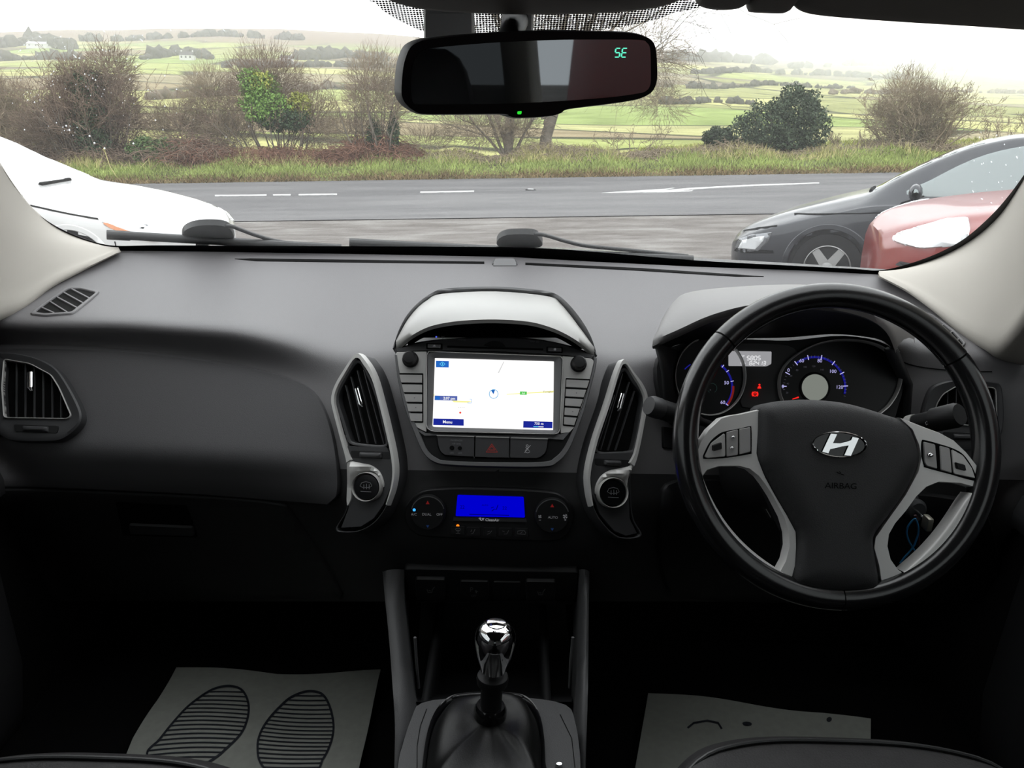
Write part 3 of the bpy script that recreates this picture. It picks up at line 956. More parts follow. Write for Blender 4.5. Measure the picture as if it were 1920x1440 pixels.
# ================================================================== navigation unit
SH = tilted(atY(930, 660, 1.090), 28)
def c7(x, y): return (740 + 0.1979 * x, 620 + 0.1979 * y)
nav = empty('navigation_unit', SH(930, 760)[0], 'silver navigation unit with lit map screen in the dashboard centre', 'navigation unit')
face = crv([(741, 655), (770, 645), (800, 639), (860, 634), (930, 632), (1000, 635), (1060, 646), (1090, 655), (1117, 668)], 4, False) + \
       crv([(1112, 692), (1094, 760), (1076, 805), (1062, 838), (1046, 860), (1026, 870)], 4, False) + crv([(930, 874), (836, 869), (812, 860), (796, 842), (782, 812), (762, 762), (744, 695)], 4, False)
plate('front_plate', face, SH, BLACKP, nav, h=0.001, depth=0.03, bev=2)
u_out = crv([(740, 664), (745, 705), (758, 762), (779, 818), (794, 850), (812, 866), (840, 872.5), (930, 876), (1020, 876), (1045, 868), (1066, 845), (1082, 808), (1098, 762), (1116, 694), (1119, 671)], 4, False)
u_in = crv([(1113, 671), (1110, 692), (1092, 758), (1075, 802), (1058, 838), (1040, 858), (1018, 866), (930, 867), (840, 864), (818, 858), (802, 844), (789, 815), (768, 762), (752, 705), (746, 666)], 4, False)
plate('surround_trim', u_out + u_in, SH, MIDP, nav, h=0.005, depth=0.03, bev=1.5, label='grey surround sweeping under the unit')
# slot strip
strip = crv([(742, 655), (800, 641), (870, 635), (930, 634), (1000, 637), (1060, 648), (1114, 668)], 4, False) + [(1110, 673), (1057, 667), (930, 660), (800, 658), (745, 661)]
plate('slot_strip', strip, SH, DARKP, nav, h=0.003, depth=0.004, bev=1.0)
plate('disc_slot', rounded([c7(498, 145), c7(1410, 172), c7(1408, 192), c7(498, 166)], 2), SH, SEAM, nav, h=0.0034, depth=0.003, bev=0.3)
plate('slot_lip', crv([c7(840, 140), c7(900, 105), c7(950, 98), c7(1000, 108), c7(1050, 145), c7(1020, 160), c7(880, 155)], 3), SH, BLACKP, nav, h=0.0046, depth=0.003, bev=1, label='black bulge over the disc slot')
for (x, y), ic in (((380, 153), 'up'), ((1516, 186), 'dot')):
    u, v = c7(x, y)
    plate('button_well', rounded([(u - 16, v - 6.5), (u + 15, v - 5.5), (u + 15, v + 6.5), (u - 16, v + 5.5)], 2), SH, SEAM, nav, h=0.0034, depth=0.003, bev=0.3)
    b = plate('eject_button', rounded([(u - 13, v - 4.5), (u + 12.5, v - 3.5), (u + 12.5, v + 4.5), (u - 13, v + 3.5)], 1.5), SH, MIDP, nav, h=0.006, depth=0.003, bev=0.8)
    if ic == 'up':
        flat('icon', [[(u - 3, v + 1), (u + 3, v + 1), (u, v - 2.5)]], SH, PRINT, b, h=0.0065)
    else:
        flat('icon', [ell(u, v, 2.4, 2.2, 12)], SH, PRINT, b, h=0.0065)
text('lettering', 'BLUETOOTH  MP3/CD', 852, 637.5, 3.2, SH, PRINTD, nav, h=0.0036)
text('lettering', 'MAP  SD', 1002, 641.5, 3.2, SH, PRINTD, nav, h=0.0036)
text('lettering', 'USB  MP3', 826, 632.6, 2.8, SH, PRINTD, nav, h=0.0036)
flat('indicator_light', [ell(818.5, 632.8, 1.6, 1.6, 10)], SH, glow('blue_led', (0.1, 0.15, 1.0), 1.0), nav, h=0.0036, label='tiny blue light')
# wings
wl = rounded([(742, 664), (745, 660), (801, 659.5), (801, 812), (788, 806), (771, 795), (757, 748), (747, 700)], 3)
plate('silver_wing', wl, SH, SILVER, nav, h=0.004, depth=0.004, bev=1.2)
wr = rounded([(1053, 668), (1108, 672), (1114, 678), (1108, 706), (1094, 757), (1078, 801), (1068, 812), (1050, 814)], 3)
plate('silver_wing', wr, SH, SILVER, nav, h=0.004, depth=0.004, bev=1.2)
plate('lower_lip', [(772, 800), (800, 812), (930, 816), (1052, 814), (1072, 806), (1056, 826), (1030, 824), (820, 818), (796, 818)], SH, MIDP, nav, h=0.0036, depth=0.004, bev=1)
def lr(a, b, t): return (a[0] + (b[0] - a[0]) * t, a[1] + (b[1] - a[1]) * t)
def bank(tl, bl, tr_, br_, n, icons):
    for i in range(n):
        t0, t1 = i / n + 0.012, (i + 1) / n - 0.012
        P = [lr(tl, bl, t0), lr(tr_, br_, t0), lr(tr_, br_, t1), lr(tl, bl, t1)]
        b = plate('side_button', rounded(P, 1.5), SH, BTN, nav, h=0.0062, depth=0.003, bev=0.8)
        if i < n - 1:
            a, c = lr(tl, bl, (i + 1) / n), lr(tr_, br_, (i + 1) / n)
            stroke('button_gap', [[lr(a, c, 0.15), lr(a, c, 0.5), lr(a, c, 0.95)]], SH, 2.0, SEAM, nav, h=0.0066)
        cu, cv = sum(p[0] for p in P) / 4 + 2, sum(p[1] for p in P) / 4
        if icons[i] == 'o':
            stroke('icon', [ell(cu, cv, 2.6, 2.6, 14) + [ell(cu, cv, 2.6, 2.6, 14)[0]]], SH, 1.1, PRINT, b, h=0.0068)
        elif icons[i] == 'c':
            stroke('icon', [ell(cu, cv, 3, 2.6, 14)[2:12]], SH, 0.9, PRINT, b, h=0.0068)
        elif icons[i] == '-':
            flat('icon', [ell(cu, cv, 1.3, 0.9, 8)], SH, PRINTD, b, h=0.0068)
plate('button_seam', rounded([(747.5, 700), (794.5, 700.5), (794.5, 793.5), (770, 793)], 2), SH, SEAM, nav, h=0.0046, depth=0.003, bev=0.3)
bank((748.5, 702), (771, 792), (792.8, 702.5), (793, 792.5), 5, ['', '', '-', '-', 'c'])
plate('button_seam', rounded([(1060, 709.5), (1107, 711.5), (1077, 801), (1054.5, 799)], 2), SH, SEAM, nav, h=0.0046, depth=0.003, bev=0.3)
bank((1061, 711), (1056, 798), (1105.5, 713), (1076, 800), 5, ['', '-', 'o', '-', 'c'])
for (u, v) in ((770.5, 675.5), (1084, 684)):
    p, n = SH(u, v)
    k = lathe('knob', [(0.0115, 0.004), (0.0115, 0.008), (0.0095, 0.010), (0.0092, 0.022), (0.0075, 0.0245), (0.0, 0.025)], p, n, BLACKP, nav, 28)
# bezel and screen
bez_o = rounded([c7(308, 205), c7(1592, 252), c7(1563, 955), c7(1535, 985), c7(350, 958), c7(303, 920)], 5)
scr = [c7(383, 262), c7(1508, 294), c7(1500, 943), c7(360, 912)]
frame('bezel', bez_o, rounded(scr, 2), SH, MIDP, nav, h=0.0065, hin=0.003, depth=0.006, n=96, label='grey screen bezel')
frame('bezel_rim', offset(bez_o, -1.2), offset(bez_o, 1.2), SH, SILVER, nav, h=0.0072, depth=0.004, n=96)
MAP = glow('lit_map_white', (1.0, 0.995, 0.985), 1.15)
S2 = SH
screen = plate('screen', scr, S2, MAP, nav, h=0.0018, depth=0.001, bev=0, label='lit white map screen')
BLU = glow('screen_blue', (0.012, 0.022, 0.30), 1.0)
BLU2 = glow('screen_light_blue', (0.02, 0.14, 0.55), 1.0)
CYAN = glow('screen_cyan', (0.15, 0.75, 1.0), 1.0)
WHT = glow('screen_white', (1, 1, 1), 1.0)
h1, h2 = 0.0021, 0.0024
flat('map_icon_box', [[c7(393, 288), c7(515, 291), c7(513, 351), c7(392, 349)]], S2, BLU2, screen, h=h1)
cu, cv = c7(454, 319)
stroke('map_icon', [[(cu - 5, cv), (cu, cv - 4), (cu + 5, cv), (cu, cv + 4), (cu - 5, cv)], [(cu, cv - 2), (cu, cv + 2)]], S2, 1.1, CYAN, screen, h=h2)
flat('map_label_box', [[c7(368, 833), c7(655, 841), c7(655, 902), c7(366, 896)]], S2, BLU, screen, h=h1)
flat('map_label_box', [[c7(1219, 858), c7(1495, 864), c7(1494, 926), c7(1217, 920)]], S2, BLU, screen, h=h1)
flat('map_label_box', [[c7(381, 616), c7(595, 622), c7(594, 665), c7(379, 660)]], S2, glow('screen_lilac', (0.09, 0.13, 0.42), 1.0), screen, h=h1)
flat('map_label_box', [[c7(384, 622), c7(430, 624), c7(430, 658), c7(383, 656)]], S2, BLU2, screen, h=h1 + 0.0001)
flat('map_road', [[c7(1060, 602), c7(1505, 572), c7(1505, 586), c7(1060, 608)], [c7(545, 664), c7(735, 670), c7(690, 684), c7(560, 681)], [c7(372, 600), c7(378, 600), c7(378, 626), c7(371, 625)]],
     S2, glow('map_yellow', (0.95, 0.92, 0.35), 1.0), screen, h=h1)
flat('map_road', [[c7(1030, 296), c7(1040, 296), c7(990, 402), c7(975, 405)]], S2, glow('map_grey', (0.7, 0.7, 0.7), 1.0), screen, h=h1)
flat('map_sign', [[c7(1187, 578), c7(1252, 580), c7(1251, 611), c7(1186, 609)]], S2, glow('map_green', (0.10, 0.60, 0.10), 1.0), screen, h=h2)
text('lettering', 'A6', *c7(1219, 595), 3.4, S2, WHT, screen, h=0.0027)
text('lettering', 'Menu', *c7(502, 866), 5.6, S2, WHT, screen, h=h2, bold=0.01)
text('lettering', '750 m', *c7(1366, 882), 4.8, S2, WHT, screen, h=h2, bold=0.01)
text('lettering', '2:07 pm', *c7(518, 643), 4.8, S2, WHT, screen, h=h2, bold=0.02)
text('lettering', 'Foreglen', *c7(1455, 580), 3.6, S2, glow('map_olive', (0.25, 0.22, 0.05), 1), screen, h=h2)
flat('scale_bar', [[c7(1314, 908), c7(1362, 909), c7(1362, 916), c7(1314, 915)]], S2, CYAN, screen, h=h2)
flat('scale_bar', [[c7(1362, 909), c7(1410, 910), c7(1410, 917), c7(1362, 916)]], S2, WHT, screen, h=h2)
cu, cv = c7(938, 602)
e = ell(cu, cv, 8.3, 8.3, 28)
stroke('map_pointer', [e + [e[0]]], S2, 1.2, glow('map_ring_blue', (0.12, 0.42, 0.75), 1), screen, h=h2)
flat('map_pointer', [[c7(912, 566), c7(952, 562), c7(937, 606)]], S2, glow('map_dark_blue', (0.02, 0.14, 0.5), 1), screen, h=h2)
stroke('map_mark', [[c7(690, 686), c7(727, 687), c7(729, 650), c7(712, 650)]], S2, 1.0, glow('map_pale_blue', (0.2, 0.45, 0.8), 1), screen, h=h2)
flat('map_mark', [ell(*c7(622, 779), 2.0, 2.0, 10)], S2, glow('map_red', (0.85, 0.05, 0.03), 1), screen, h=h2)
flat('map_mark', [ell(*c7(x, y), 0.9, 0.9, 6) for x, y in ((605, 728), (622, 730), (640, 728), (658, 727))], S2, glow('map_grey2', (0.45, 0.45, 0.45), 1), screen, h=h2)
# lower button row
low_o = crv([c7(402, 998), c7(1452, 1026)], 2, False) + crv([c7(1445, 1100), c7(1425, 1160), c7(1380, 1200), c7(1340, 1212)], 3, False) + crv([c7(900, 1206), c7(520, 1186), c7(470, 1175), c7(432, 1140), c7(412, 1080)], 3, False)
plate('switch_panel', offset(low_o, -1.5) if area2(low_o) > 0 else offset(low_o[::-1], -1.5), SH, SEAM, nav, h=0.003, depth=0.004, bev=0.6)
def clipx(poly, x0, x1):
    # keep the part of the outline between two slanted lines x0, x1 (u at v = 840)
    P = [p for p in densify(poly, 1.5)]
    return [(min(max(p[0], x0 - (p[1] - 840) * 0.02), x1 - (p[1] - 840) * 0.02), p[1]) for p in P]
sw = [('passenger_airbag_lamp', 818, 889.6), ('hazard_switch', 890.8, 954.8), ('seat_belt_lamp', 956, 1030)]
for nm, a, b in sw:
    P = clipx(low_o, a, b)
    q = [P[0]]
    for p in P[1:]:
        if abs(p[0] - q[-1][0]) + abs(p[1] - q[-1][1]) > 0.4: q.append(p)
    s_ = plate(nm, q, SH, DARKP, nav, h=0.0048, depth=0.004, bev=0.9)
    if nm == 'hazard_switch':
        u, v = c7(921, 1112)
        s_['label'] = 'dark switch with red hazard triangle'
        RED = mat('dull_red_print', (0.30, 0.02, 0.015), 0.6, emit=(0.4, 0.02, 0.01), estr=0.25)
        for k in (1.0, 0.55):
            stroke('icon', [[(u, v - 9 * k + 2), (u + 10.5 * k, v + 8 * k), (u - 10.5 * k, v + 8 * k), (u, v - 9 * k + 2)]], SH, 1.5, RED, s_, h=0.0056)
    elif nm == 'seat_belt_lamp':
        u, v = c7(1260, 1124)
        stroke('icon', [ell(u - 1, v - 6, 2, 2, 8) + [ell(u - 1, v - 6, 2, 2, 8)[0]], [(u - 4, v - 3), (u + 3, v + 3), (u - 5, v + 3), (u + 1, v - 3)], [(u + 5, v - 7), (u - 6, v + 7)], [(u - 4, v + 6), (u, v + 7.5), (u + 4, v + 5)]], SH, 1.0, PRINT, s_, h=0.0056)
    else:
        text('lettering', 'PASSENGER', *c7(590, 1043), 3.0, SH, PRINTD, s_, h=0.0056)
        text('lettering', 'AIR BAG', *c7(588, 1074), 3.0, SH, PRINTD, s_, h=0.0056)
        text('lettering', 'ON', *c7(543, 1160), 3.2, SH, PRINTD, s_, h=0.0056)
        text('lettering', 'OFF', *c7(622, 1163), 3.2, SH, PRINTD, s_, h=0.0056)
        flat('indicator_light', [ell(*c7(545, 1113), 4.5, 4.2, 14), ell(*c7(620, 1116), 4.0, 3.8, 14)], SH, SEAM, s_, h=0.0056)
for a, b in ((c7(402, 997), c7(755, 1006)), (c7(772, 1008), c7(1086, 1016)), (c7(1100, 1018), c7(1450, 1028))):
    stroke('top_edge', [[a, b]], SH, 1.6, SILVERD, nav, h=0.0062)

# ------------------------------------------------------------------ hood over the navigation unit
hood = empty('display_hood', atY(930, 600, 1.15), 'silver hood with grey rim arching over the navigation screen', 'display hood')
back = [(742, 651, 1.10), (757, 612, 1.14), (778, 582, 1.19), (800, 563, 1.24), (826, 551, 1.28), (930, 546.5, 1.295), (1030, 556, 1.28), (1052, 570, 1.24), (1076, 600, 1.19), (1094, 630, 1.14), (1113, 663, 1.10)]
lip = [(743, 654, 1.092), (768, 632, 1.080), (796, 616, 1.072), (826, 607, 1.066), (870, 601, 1.062), (930, 599, 1.060), (990, 603, 1.062), (1030, 613, 1.066), (1062, 627, 1.072), (1090, 645, 1.080), (1114, 667, 1.092)]
def curve3(P, n):
    A = crv([p[:2] for p in P], n, False)
    y = crv([(p[2], 0) for p in P], n, False)
    return [(a[0], a[1], b[0]) for a, b in zip(A, y)]
B3, L3 = curve3(back, 4), curve3(lip, 4)
rows = []
for t, lift in ((0, 0), (0.1, 0.004), (0.35, 0.010), (0.65, 0.011), (0.9, 0.006), (1.0, 0)):
    rows.append([atY(b[0], b[1], b[2]).lerp(atY(l[0], l[1], l[2]), t) + Vector((0, 0, lift)) for b, l in zip(B3, L3)])
rows.append([atY(*l) + Vector((0, 0.003, -0.006)) for l in L3])
grid_obj('hood_cover', rows, mat('hood_satin', (0.42, 0.415, 0.40), 0.36, metal=0.2, spec=0.5), hood, label='satin silver hood top', angle=70)
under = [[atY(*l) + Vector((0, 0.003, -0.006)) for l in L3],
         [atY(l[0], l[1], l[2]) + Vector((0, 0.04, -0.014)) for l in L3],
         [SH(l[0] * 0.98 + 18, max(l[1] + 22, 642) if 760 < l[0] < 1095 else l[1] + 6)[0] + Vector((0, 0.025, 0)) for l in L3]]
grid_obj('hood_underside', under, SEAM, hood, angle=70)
ro = crv([(737, 655), (748, 622), (764, 592), (786, 568), (812, 550), (840, 542), (930, 539), (1008, 545), (1040, 552), (1064, 570), (1090, 602), (1108, 634), (1119, 668)], 4, False)
ri = crv([(1113, 664), (1094, 630), (1076, 600), (1052, 571), (1030, 557), (930, 548), (826, 552), (800, 564), (778, 583), (757, 613), (743, 652)], 4, False)
V, F = [], []
nn = len(ro)
ri = resamp(ri[::-1], nn, closed=False)
def hoodY(u): return float(np.interp(u, [b[0] for b in back], [b[2] for b in back]))
for hh, src in ((-0.02, ro), (0.004, ro), (0.006, [lr(a, b, 0.5) for a, b in zip(ro, ri)]), (0.003, ri), (-0.01, ri)):
    for (u, v) in src:
        V.append(atY(u, v, hoodY(u) + 0.0) + Vector((0, -hh, hh * 0.6)))
for k in range(4):
    for i in range(nn - 1):
        F.append([k * nn + i, k * nn + i + 1, (k + 1) * nn + i + 1, (k + 1) * nn + i])
obj('hood_rim', V, F, MIDP, hood, label='grey rim outlining the hood', angle=60)

# ================================================================== climate panel
SCP = fit_plane(ell(918, 962, 145, 46, 24), 0.002)
def c8(x, y): return (740 + 0.1875 * x, 900 + 0.1875 * y)
cl = empty('climate_panel', SCP(918, 962)[0], 'black climate control panel with blue display under the navigation unit', 'climate panel')
po = crv([c8(130, 240), c8(200, 150), c8(300, 95), c8(450, 78), c8(700, 72), c8(1200, 86), c8(1500, 105), c8(1640, 130), c8(1740, 210), c8(1790, 330), c8(1770, 470), c8(1680, 580), c8(1500, 610), c8(900, 590), c8(400, 570), c8(220, 540), c8(120, 440), c8(100, 330)], 4)
plate('panel', po, SCP, BLACKP, cl, h=0.004, depth=0.02, bev=3)
stroke('panel_rim', [crv([c8(125, 245), c8(200, 150), c8(300, 95), c8(450, 78), c8(700, 70), c8(1200, 84), c8(1500, 103), c8(1645, 128), c8(1745, 210)], 4, False)], SCP, 1.6, DARKP, cl, h=0.0045)
CB = glow('display_blue', (0.0, 0.0, 0.62), 1.0)
disp = plate('display', rounded([c8(630, 140), c8(1290, 160), c8(1303, 366), c8(611, 351)], 2.5), SCP, CB, cl, h=0.006, depth=0.002, bev=0.3, label='glowing blue display')
CBd = glow('display_dark_blue', (0.0, 0.0, 0.10), 1.0)
u, v = c8(1008, 268)
stroke('symbol', [[(u - 7, v + 6), (u - 2, v + 2), (u + 2, v + 3), (u + 5, v - 6)], [(u - 8, v), (u - 3, v - 2)]], SCP, 1.3, CBd, disp, h=0.0066)
stroke('symbol', [[c8(750, 330), c8(1145, 341)]], SCP, 1.4, CBd, disp, h=0.0066)
for x, y, s in ((680, 258, '22'), (1100, 268, '22')):
    text('lettering', s, *c8(x, y), 6, SCP, CBd, disp, h=0.0066)
text('lettering', 'AUTO', *c8(905, 240), 3, SCP, CBd, disp, h=0.0066)
plate('label_strip', [c8(590, 360), c8(1315, 374), c8(1320, 412), c8(585, 400)], SCP, DARKP, cl, h=0.0052, depth=0.002, bev=0.4)
text('lettering', 'CleanAir', *c8(978, 388), 5.0, SCP, mat('white_print', (0.75, 0.75, 0.76), 0.6, emit=(0.6, 0.6, 0.65), estr=0.25), cl, h=0.0058, bold=0.01)
u, v = c8(870, 385)
stroke('icon', [[(u - 5, v - 3), (u, v + 2), (u + 5, v - 3)], [(u - 3, v - 4), (u - 1, v - 1)], [(u + 1, v - 3), (u + 4, v + 1)]], SCP, 1.2, MATS['white_print'], cl, h=0.0058)
TRR = mat('dim_red_print', (0.22, 0.012, 0.01), 0.6, emit=(0.3, 0.01, 0.01), estr=0.3)
TRB = mat('dim_blue_print', (0.01, 0.03, 0.10), 0.6, emit=(0.01, 0.05, 0.2), estr=0.25)
for (x, y), sgn in (((340, 310), 1), ((1572, 340), -1)):
    u, v = c8(x, y)
    d = plate('rotary_dial', ell(u, v, 33, 33, 48), SCP, BLACKP, cl, h=0.012, depth=0.004, bev=3, label='black round climate dial')
    stroke('dial_highlight', [[(u + 31 * math.cos(t), v + 31 * math.sin(t)) for t in np.linspace(math.radians(195), math.radians(345), 24)]], SCP, 1.4, MIDP, d, h=0.0118)  # grey arc paints a highlight along the dial's upper edge
    ty = v - 20 if sgn > 0 else v - 20
    flat('icon', [[(u - 3.5, ty + 3), (u + 3.5, ty + 3), (u, ty - 3.5)]], SCP, TRR, d, h=0.0126)
    ty = v + 24
    flat('icon', [[(u - 3, ty - 2), (u + 3, ty - 2), (u, ty + 3)]], SCP, TRB, d, h=0.0126)
    if sgn > 0:
        for s, x2, y2 in (('A/C', 203, 320), ('DUAL', 332, 320), ('OFF', 457, 321)):
            text('lettering', s, *c8(x2, y2), 4.6, SCP, PRINT, d, h=0.0126)
        flat('indicator_light', [ell(*c8(207, 276), 2.8, 2.8, 14)], SCP, glow('blue_lamp', (0.05, 0.40, 1.0), 1.3), d, h=0.0126, label='lit blue lamp')
    else:
        text('lettering', 'AUTO', *c8(1578, 350), 4.6, SCP, PRINT, d, h=0.0126)
        for x2, y2, s in ((1450, 342, 2.6), (1700, 340, 3.6)):
            uu, vv = c8(x2, y2)
            flat('icon', [[(uu, vv), (uu + s * 1.3 * math.cos(t) , vv + s * 1.3 * math.sin(t)), (uu + s * 1.3 * math.cos(t + 0.9), vv + s * 1.3 * math.sin(t + 0.9))] for t in (0.2, 1.77, 3.34, 4.91)], SCP, PRINT, d, h=0.0126)
            stroke('icon', [[(uu - 2, vv + 6.5), (uu + 2, vv + 6.5)]] + ([[(uu, vv + 4.5), (uu, vv + 8.5)]] if s > 3 else []), SCP, 0.9, PRINT, d, h=0.0126)
flat('indicator_light', [ell(*c8(634, 449), 3.0, 3.0, 14)], SCP, glow('amber_lamp', (1.0, 0.22, 0.01), 1.4), cl, h=0.0052, label='lit amber lamp')
for k, (x, y) in enumerate(((637, 495), (790, 505), (952, 510), (1110, 512), (1268, 515))):
    u, v = c8(x, y)
    b = plate('mode_button', rounded([(u - 13, v - 9), (u + 13, v - 8.5), (u + 13, v + 9), (u - 13, v + 8.5)], 3), SCP, BLACKP, cl, h=0.0055, depth=0.002, bev=1)
    ps = [[[(u - 5, v - 3), (u, v - 5), (u + 5, v - 3), (u + 3, v), (u - 3, v), (u - 5, v - 3)], [(u - 4, v + 5), (u + 4, v + 5)], [(u, v + 4), (u, v - 2)]],
          [[(u - 4, v + 4), (u, v + 2), (u + 3, v - 5)], [(u - 5, v), (u - 3, v - 4)]],
          [[(u - 5, v + 4), (u, v + 2), (u + 4, v - 3)], [(u - 4, v - 1), (u, v - 2)]],
          [[(u - 6, v - 3), (u - 2, v - 1)], [(u - 3, v + 3), (u + 2, v + 3), (u + 6, v - 4)]],
          [[(u - 8, v + 2), (u - 7, v - 3), (u - 2, v - 4), (u + 5, v - 4), (u + 8, v), (u + 7, v + 3), (u - 8, v + 2)], [(u - 2, v + 1), (u + 2, v - 2)]]][k]
    stroke('icon', ps, SCP, 1.0, PRINTD, b, h=0.0062)

# ================================================================== centre console
ZC = 0.695
def CON(u, v):
    p = atZ(u, v, ZC)
    return p, Vector((0, 0, 1))
con = empty('centre_console', (-0.02, 0.75, 0.45), 'dark centre console with raised side rails between the front seats', 'console')
CONM = mat('console_plastic', (0.068, 0.068, 0.070), 0.5, spec=0.45, bump=0.3, bscale=900)
tray = [(738, 1560), (744, 1440), (752, 1400), (770, 1345), (790, 1316), (870, 1306), (985, 1306), (1062, 1320), (1080, 1352), (1088, 1400), (1090, 1440), (1092, 1560)]
plate('console_top', crv(tray, 3), CON, CONM, con, h=0.0, depth=0.05, bev=2)
# side rails: from the dashboard bottom down to the console
def rail(name, outl, inl, hs):
    A = curve3(outl, 4)
    B = curve3(inl, 4)
    rows = []
    for a, b in zip(A, B):
        pa, pb = atY(*a), atY(*b)
        m = pa.lerp(pb, 0.5) + Vector((0, -0.006, 0.006))
        rows.append([pa + Vector((0, 0.03, -0.10)), pa + Vector((0, 0.006, -0.01)), pa, m, pb, pb + Vector((0, 0.01, -0.01)), pb + Vector((0, 0.05, -0.08))])
    g = smooth_grid(rows, 2, 1)
    return grid_obj(name, g, CONM, con, angle=55)
rail('side_rail', [(718, 1072, 1.00), (722, 1120, 0.97), (730, 1200, 0.92), (737, 1290, 0.86), (741, 1360, 0.80), (739, 1440, 0.72), (737, 1540, 0.62)],
     [(757, 1068, 1.00), (757, 1120, 0.985), (765, 1200, 0.935), (775, 1290, 0.872), (783, 1345, 0.83), (755, 1440, 0.73), (752, 1540, 0.63)], 1)
rail('side_rail', [(1105, 1072, 1.00), (1104, 1120, 0.97), (1103, 1200, 0.92), (1102, 1290, 0.86), (1100, 1360, 0.80), (1098, 1440, 0.72), (1096, 1540, 0.62)],
     [(1086, 1068, 1.00), (1085, 1120, 0.985), (1083, 1200, 0.935), (1080, 1290, 0.872), (1076, 1345, 0.83), (1086, 1440, 0.73), (1085, 1540, 0.63)], -1)
# switch row and pocket
SSW = fit_plane([(760, 1075), (1080, 1075), (760, 1120), (1080, 1120)], 0.004)
plate('switch_row', rounded([(757, 1062), (1086, 1068), (1078, 1132), (768, 1126)], 8), SSW, BLACKP, con, h=0.004, depth=0.03, bev=2)
for u, v in ((808, 1098), (1014, 1102)):
    b = plate('seat_heater_switch', rounded([(u - 30, v - 22), (u + 30, v - 21), (u + 28, v + 22), (u - 28, v + 21)], 7), SSW, BLACKP, con, h=0.009, depth=0.003, bev=2.5, label='black seat heater switch')
    stroke('icon', [[(u - 6, v - 2), (u - 4, v + 4), (u + 3, v + 4), (u + 4, v - 1), (u + 8, v - 7)], [(u - 3, v), (u + 1, v + 1)]], SSW, 1.8, PRINTD, b, h=0.0098)
b = plate('parking_sensor_switch', rounded([(862, 1082), (918, 1083), (917, 1122), (863, 1121)], 5), SSW, BLACKP, con, h=0.007, depth=0.003, bev=2, label='black parking sensor switch')
text('lettering', 'P', 885, 1098, 9, SSW, PRINTD, b, h=0.008)
flat('icon', [[(891, 1099), (897, 1101), (893, 1106)]], SSW, PRINTD, b, h=0.008)
text('lettering', 'OFF', 889, 1110, 4, SSW, PRINTD, b, h=0.008)
plate('blank_switch', rounded([(924, 1084), (978, 1085), (976, 1124), (925, 1123)], 5), SSW, BLACKP, con, h=0.006, depth=0.003, bev=2)
pk = [[atY(u, v, y) for u in np.linspace(a, b, 6)] for v, y, a, b in ((1126, 1.0, 770, 1080), (1130, 1.12, 790, 1060), (1200, 1.10, 785, 1066), (1300, 0.99, 780, 1074), (1316, 0.85, 780, 1072))]
grid_obj('pocket', pk, BLACKP, con)
tube('pocket_edge', [atY(u, v, 0.90) for u, v in ((778, 1195), (781, 1240), (785, 1290))], 0.002, MIDP, con, 8)
tube('pocket_edge', [atY(u, v, 0.90) for u, v in ((1074, 1195), (1070, 1240), (1068, 1290))], 0.002, MIDP, con, 8)
for s, P in ((-1, [(758, 1130), (757, 1260), (760, 1420), (700, 1560), (690, 1330), (700, 1150)]), ):
    pass
for xs in (-0.108, 0.066):
    rows = [[Vector((xs, y, z)) for y in (0.45, 0.7, 0.86, 1.02, 1.15)] for z in (0.63, 0.55, 0.42)]
    grid_obj('side_wall', rows, BLACKP, con, thick=0.01)
seamp = [[(800, 1330), (788, 1362), (782, 1400), (782, 1440)], [(1050, 1340), (1072, 1385), (1078, 1440)]]
stroke('trim_seam', seamp, CON, 1.3, SEAM, con, h=0.0006)
plate('release_button', ell(1048, 1437, 7, 4.5, 16), CON, CHROME, con, h=0.004, depth=0.002, bev=1.5, label='small chrome stud beside the gaiter')

# ------------------------------------------------------------------ gear lever
gb0 = atZ(919, 1338, 0.716)
gk = atY(928, 1207, gb0.y + 0.004)
ax = (gk - gb0).normalized()
gl = empty('gear_lever', gb0, 'chrome topped gear lever in a black gaiter', 'gear lever')
KR = 0.0232
prof = [(0.0125, -0.040), (0.0145, -0.034), (0.0165, -0.026), (0.0196, -0.016), (0.0222, -0.004), (KR, 0.006), (0.0225, 0.014), (0.0195, 0.0205), (0.0145, 0.0245), (0.008, 0.0264), (0.0, 0.0270)]
kn = lathe('knob', prof, gk, ax, CHROME, gl, 48, angle=60, label='polished chrome gear knob')
cap = lathe('knob_cap', [(0.0, 0.0277), (0.006, 0.0274), (0.0105, 0.0268), (0.0108, 0.0255)], gk, ax, CHROME, kn, 32)
SK = plane(gk + ax * 0.0262, (Vector((0, -0.75, 0.66))).normalized())
for s, u, v in (('2', 926, 1187), ('4', 935, 1187.5), ('6', 944, 1189)):
    text('lettering', s, u, v, 6, plane(gk + Vector((0, -0.0155, 0.0222)), (0, -0.64, 0.77)), SEAM, kn, h=0.001)
for s, u, v in (('R', 921, 1172), ('1', 928, 1171), ('3', 936, 1171), ('5', 944, 1173)):
    text('lettering', s, u, v, 3.5, plane(gk + Vector((0, -0.004, 0.0272)), (0, -0.3, 0.95)), glow('gear_blue', (0.05, 0.07, 0.3), 1.0) if s == 'R' else SEAM, kn, h=0.001)
stroke('shift_gate', [[(926, 1180), (926, 1174)], [(935, 1180.5), (935, 1174)], [(944, 1182), (944, 1175)]], plane(gk + Vector((0, -0.011, 0.025)), (0, -0.6, 0.8)), 0.9, SEAM, kn, h=0.001)
lathe('collar', [(0.0135, -0.040), (0.0175, -0.042), (0.0185, -0.046), (0.0175, -0.052), (0.013, -0.055), (0.0115, -0.054)], gk, ax, BLACKP, gl, 32)
L = (gk - gb0).length
lathe('shaft', [(0.0125, -0.052), (0.0125, -L + 0.014), (0.0135, -L + 0.004)], gk, ax, BLACKP, gl, 24)
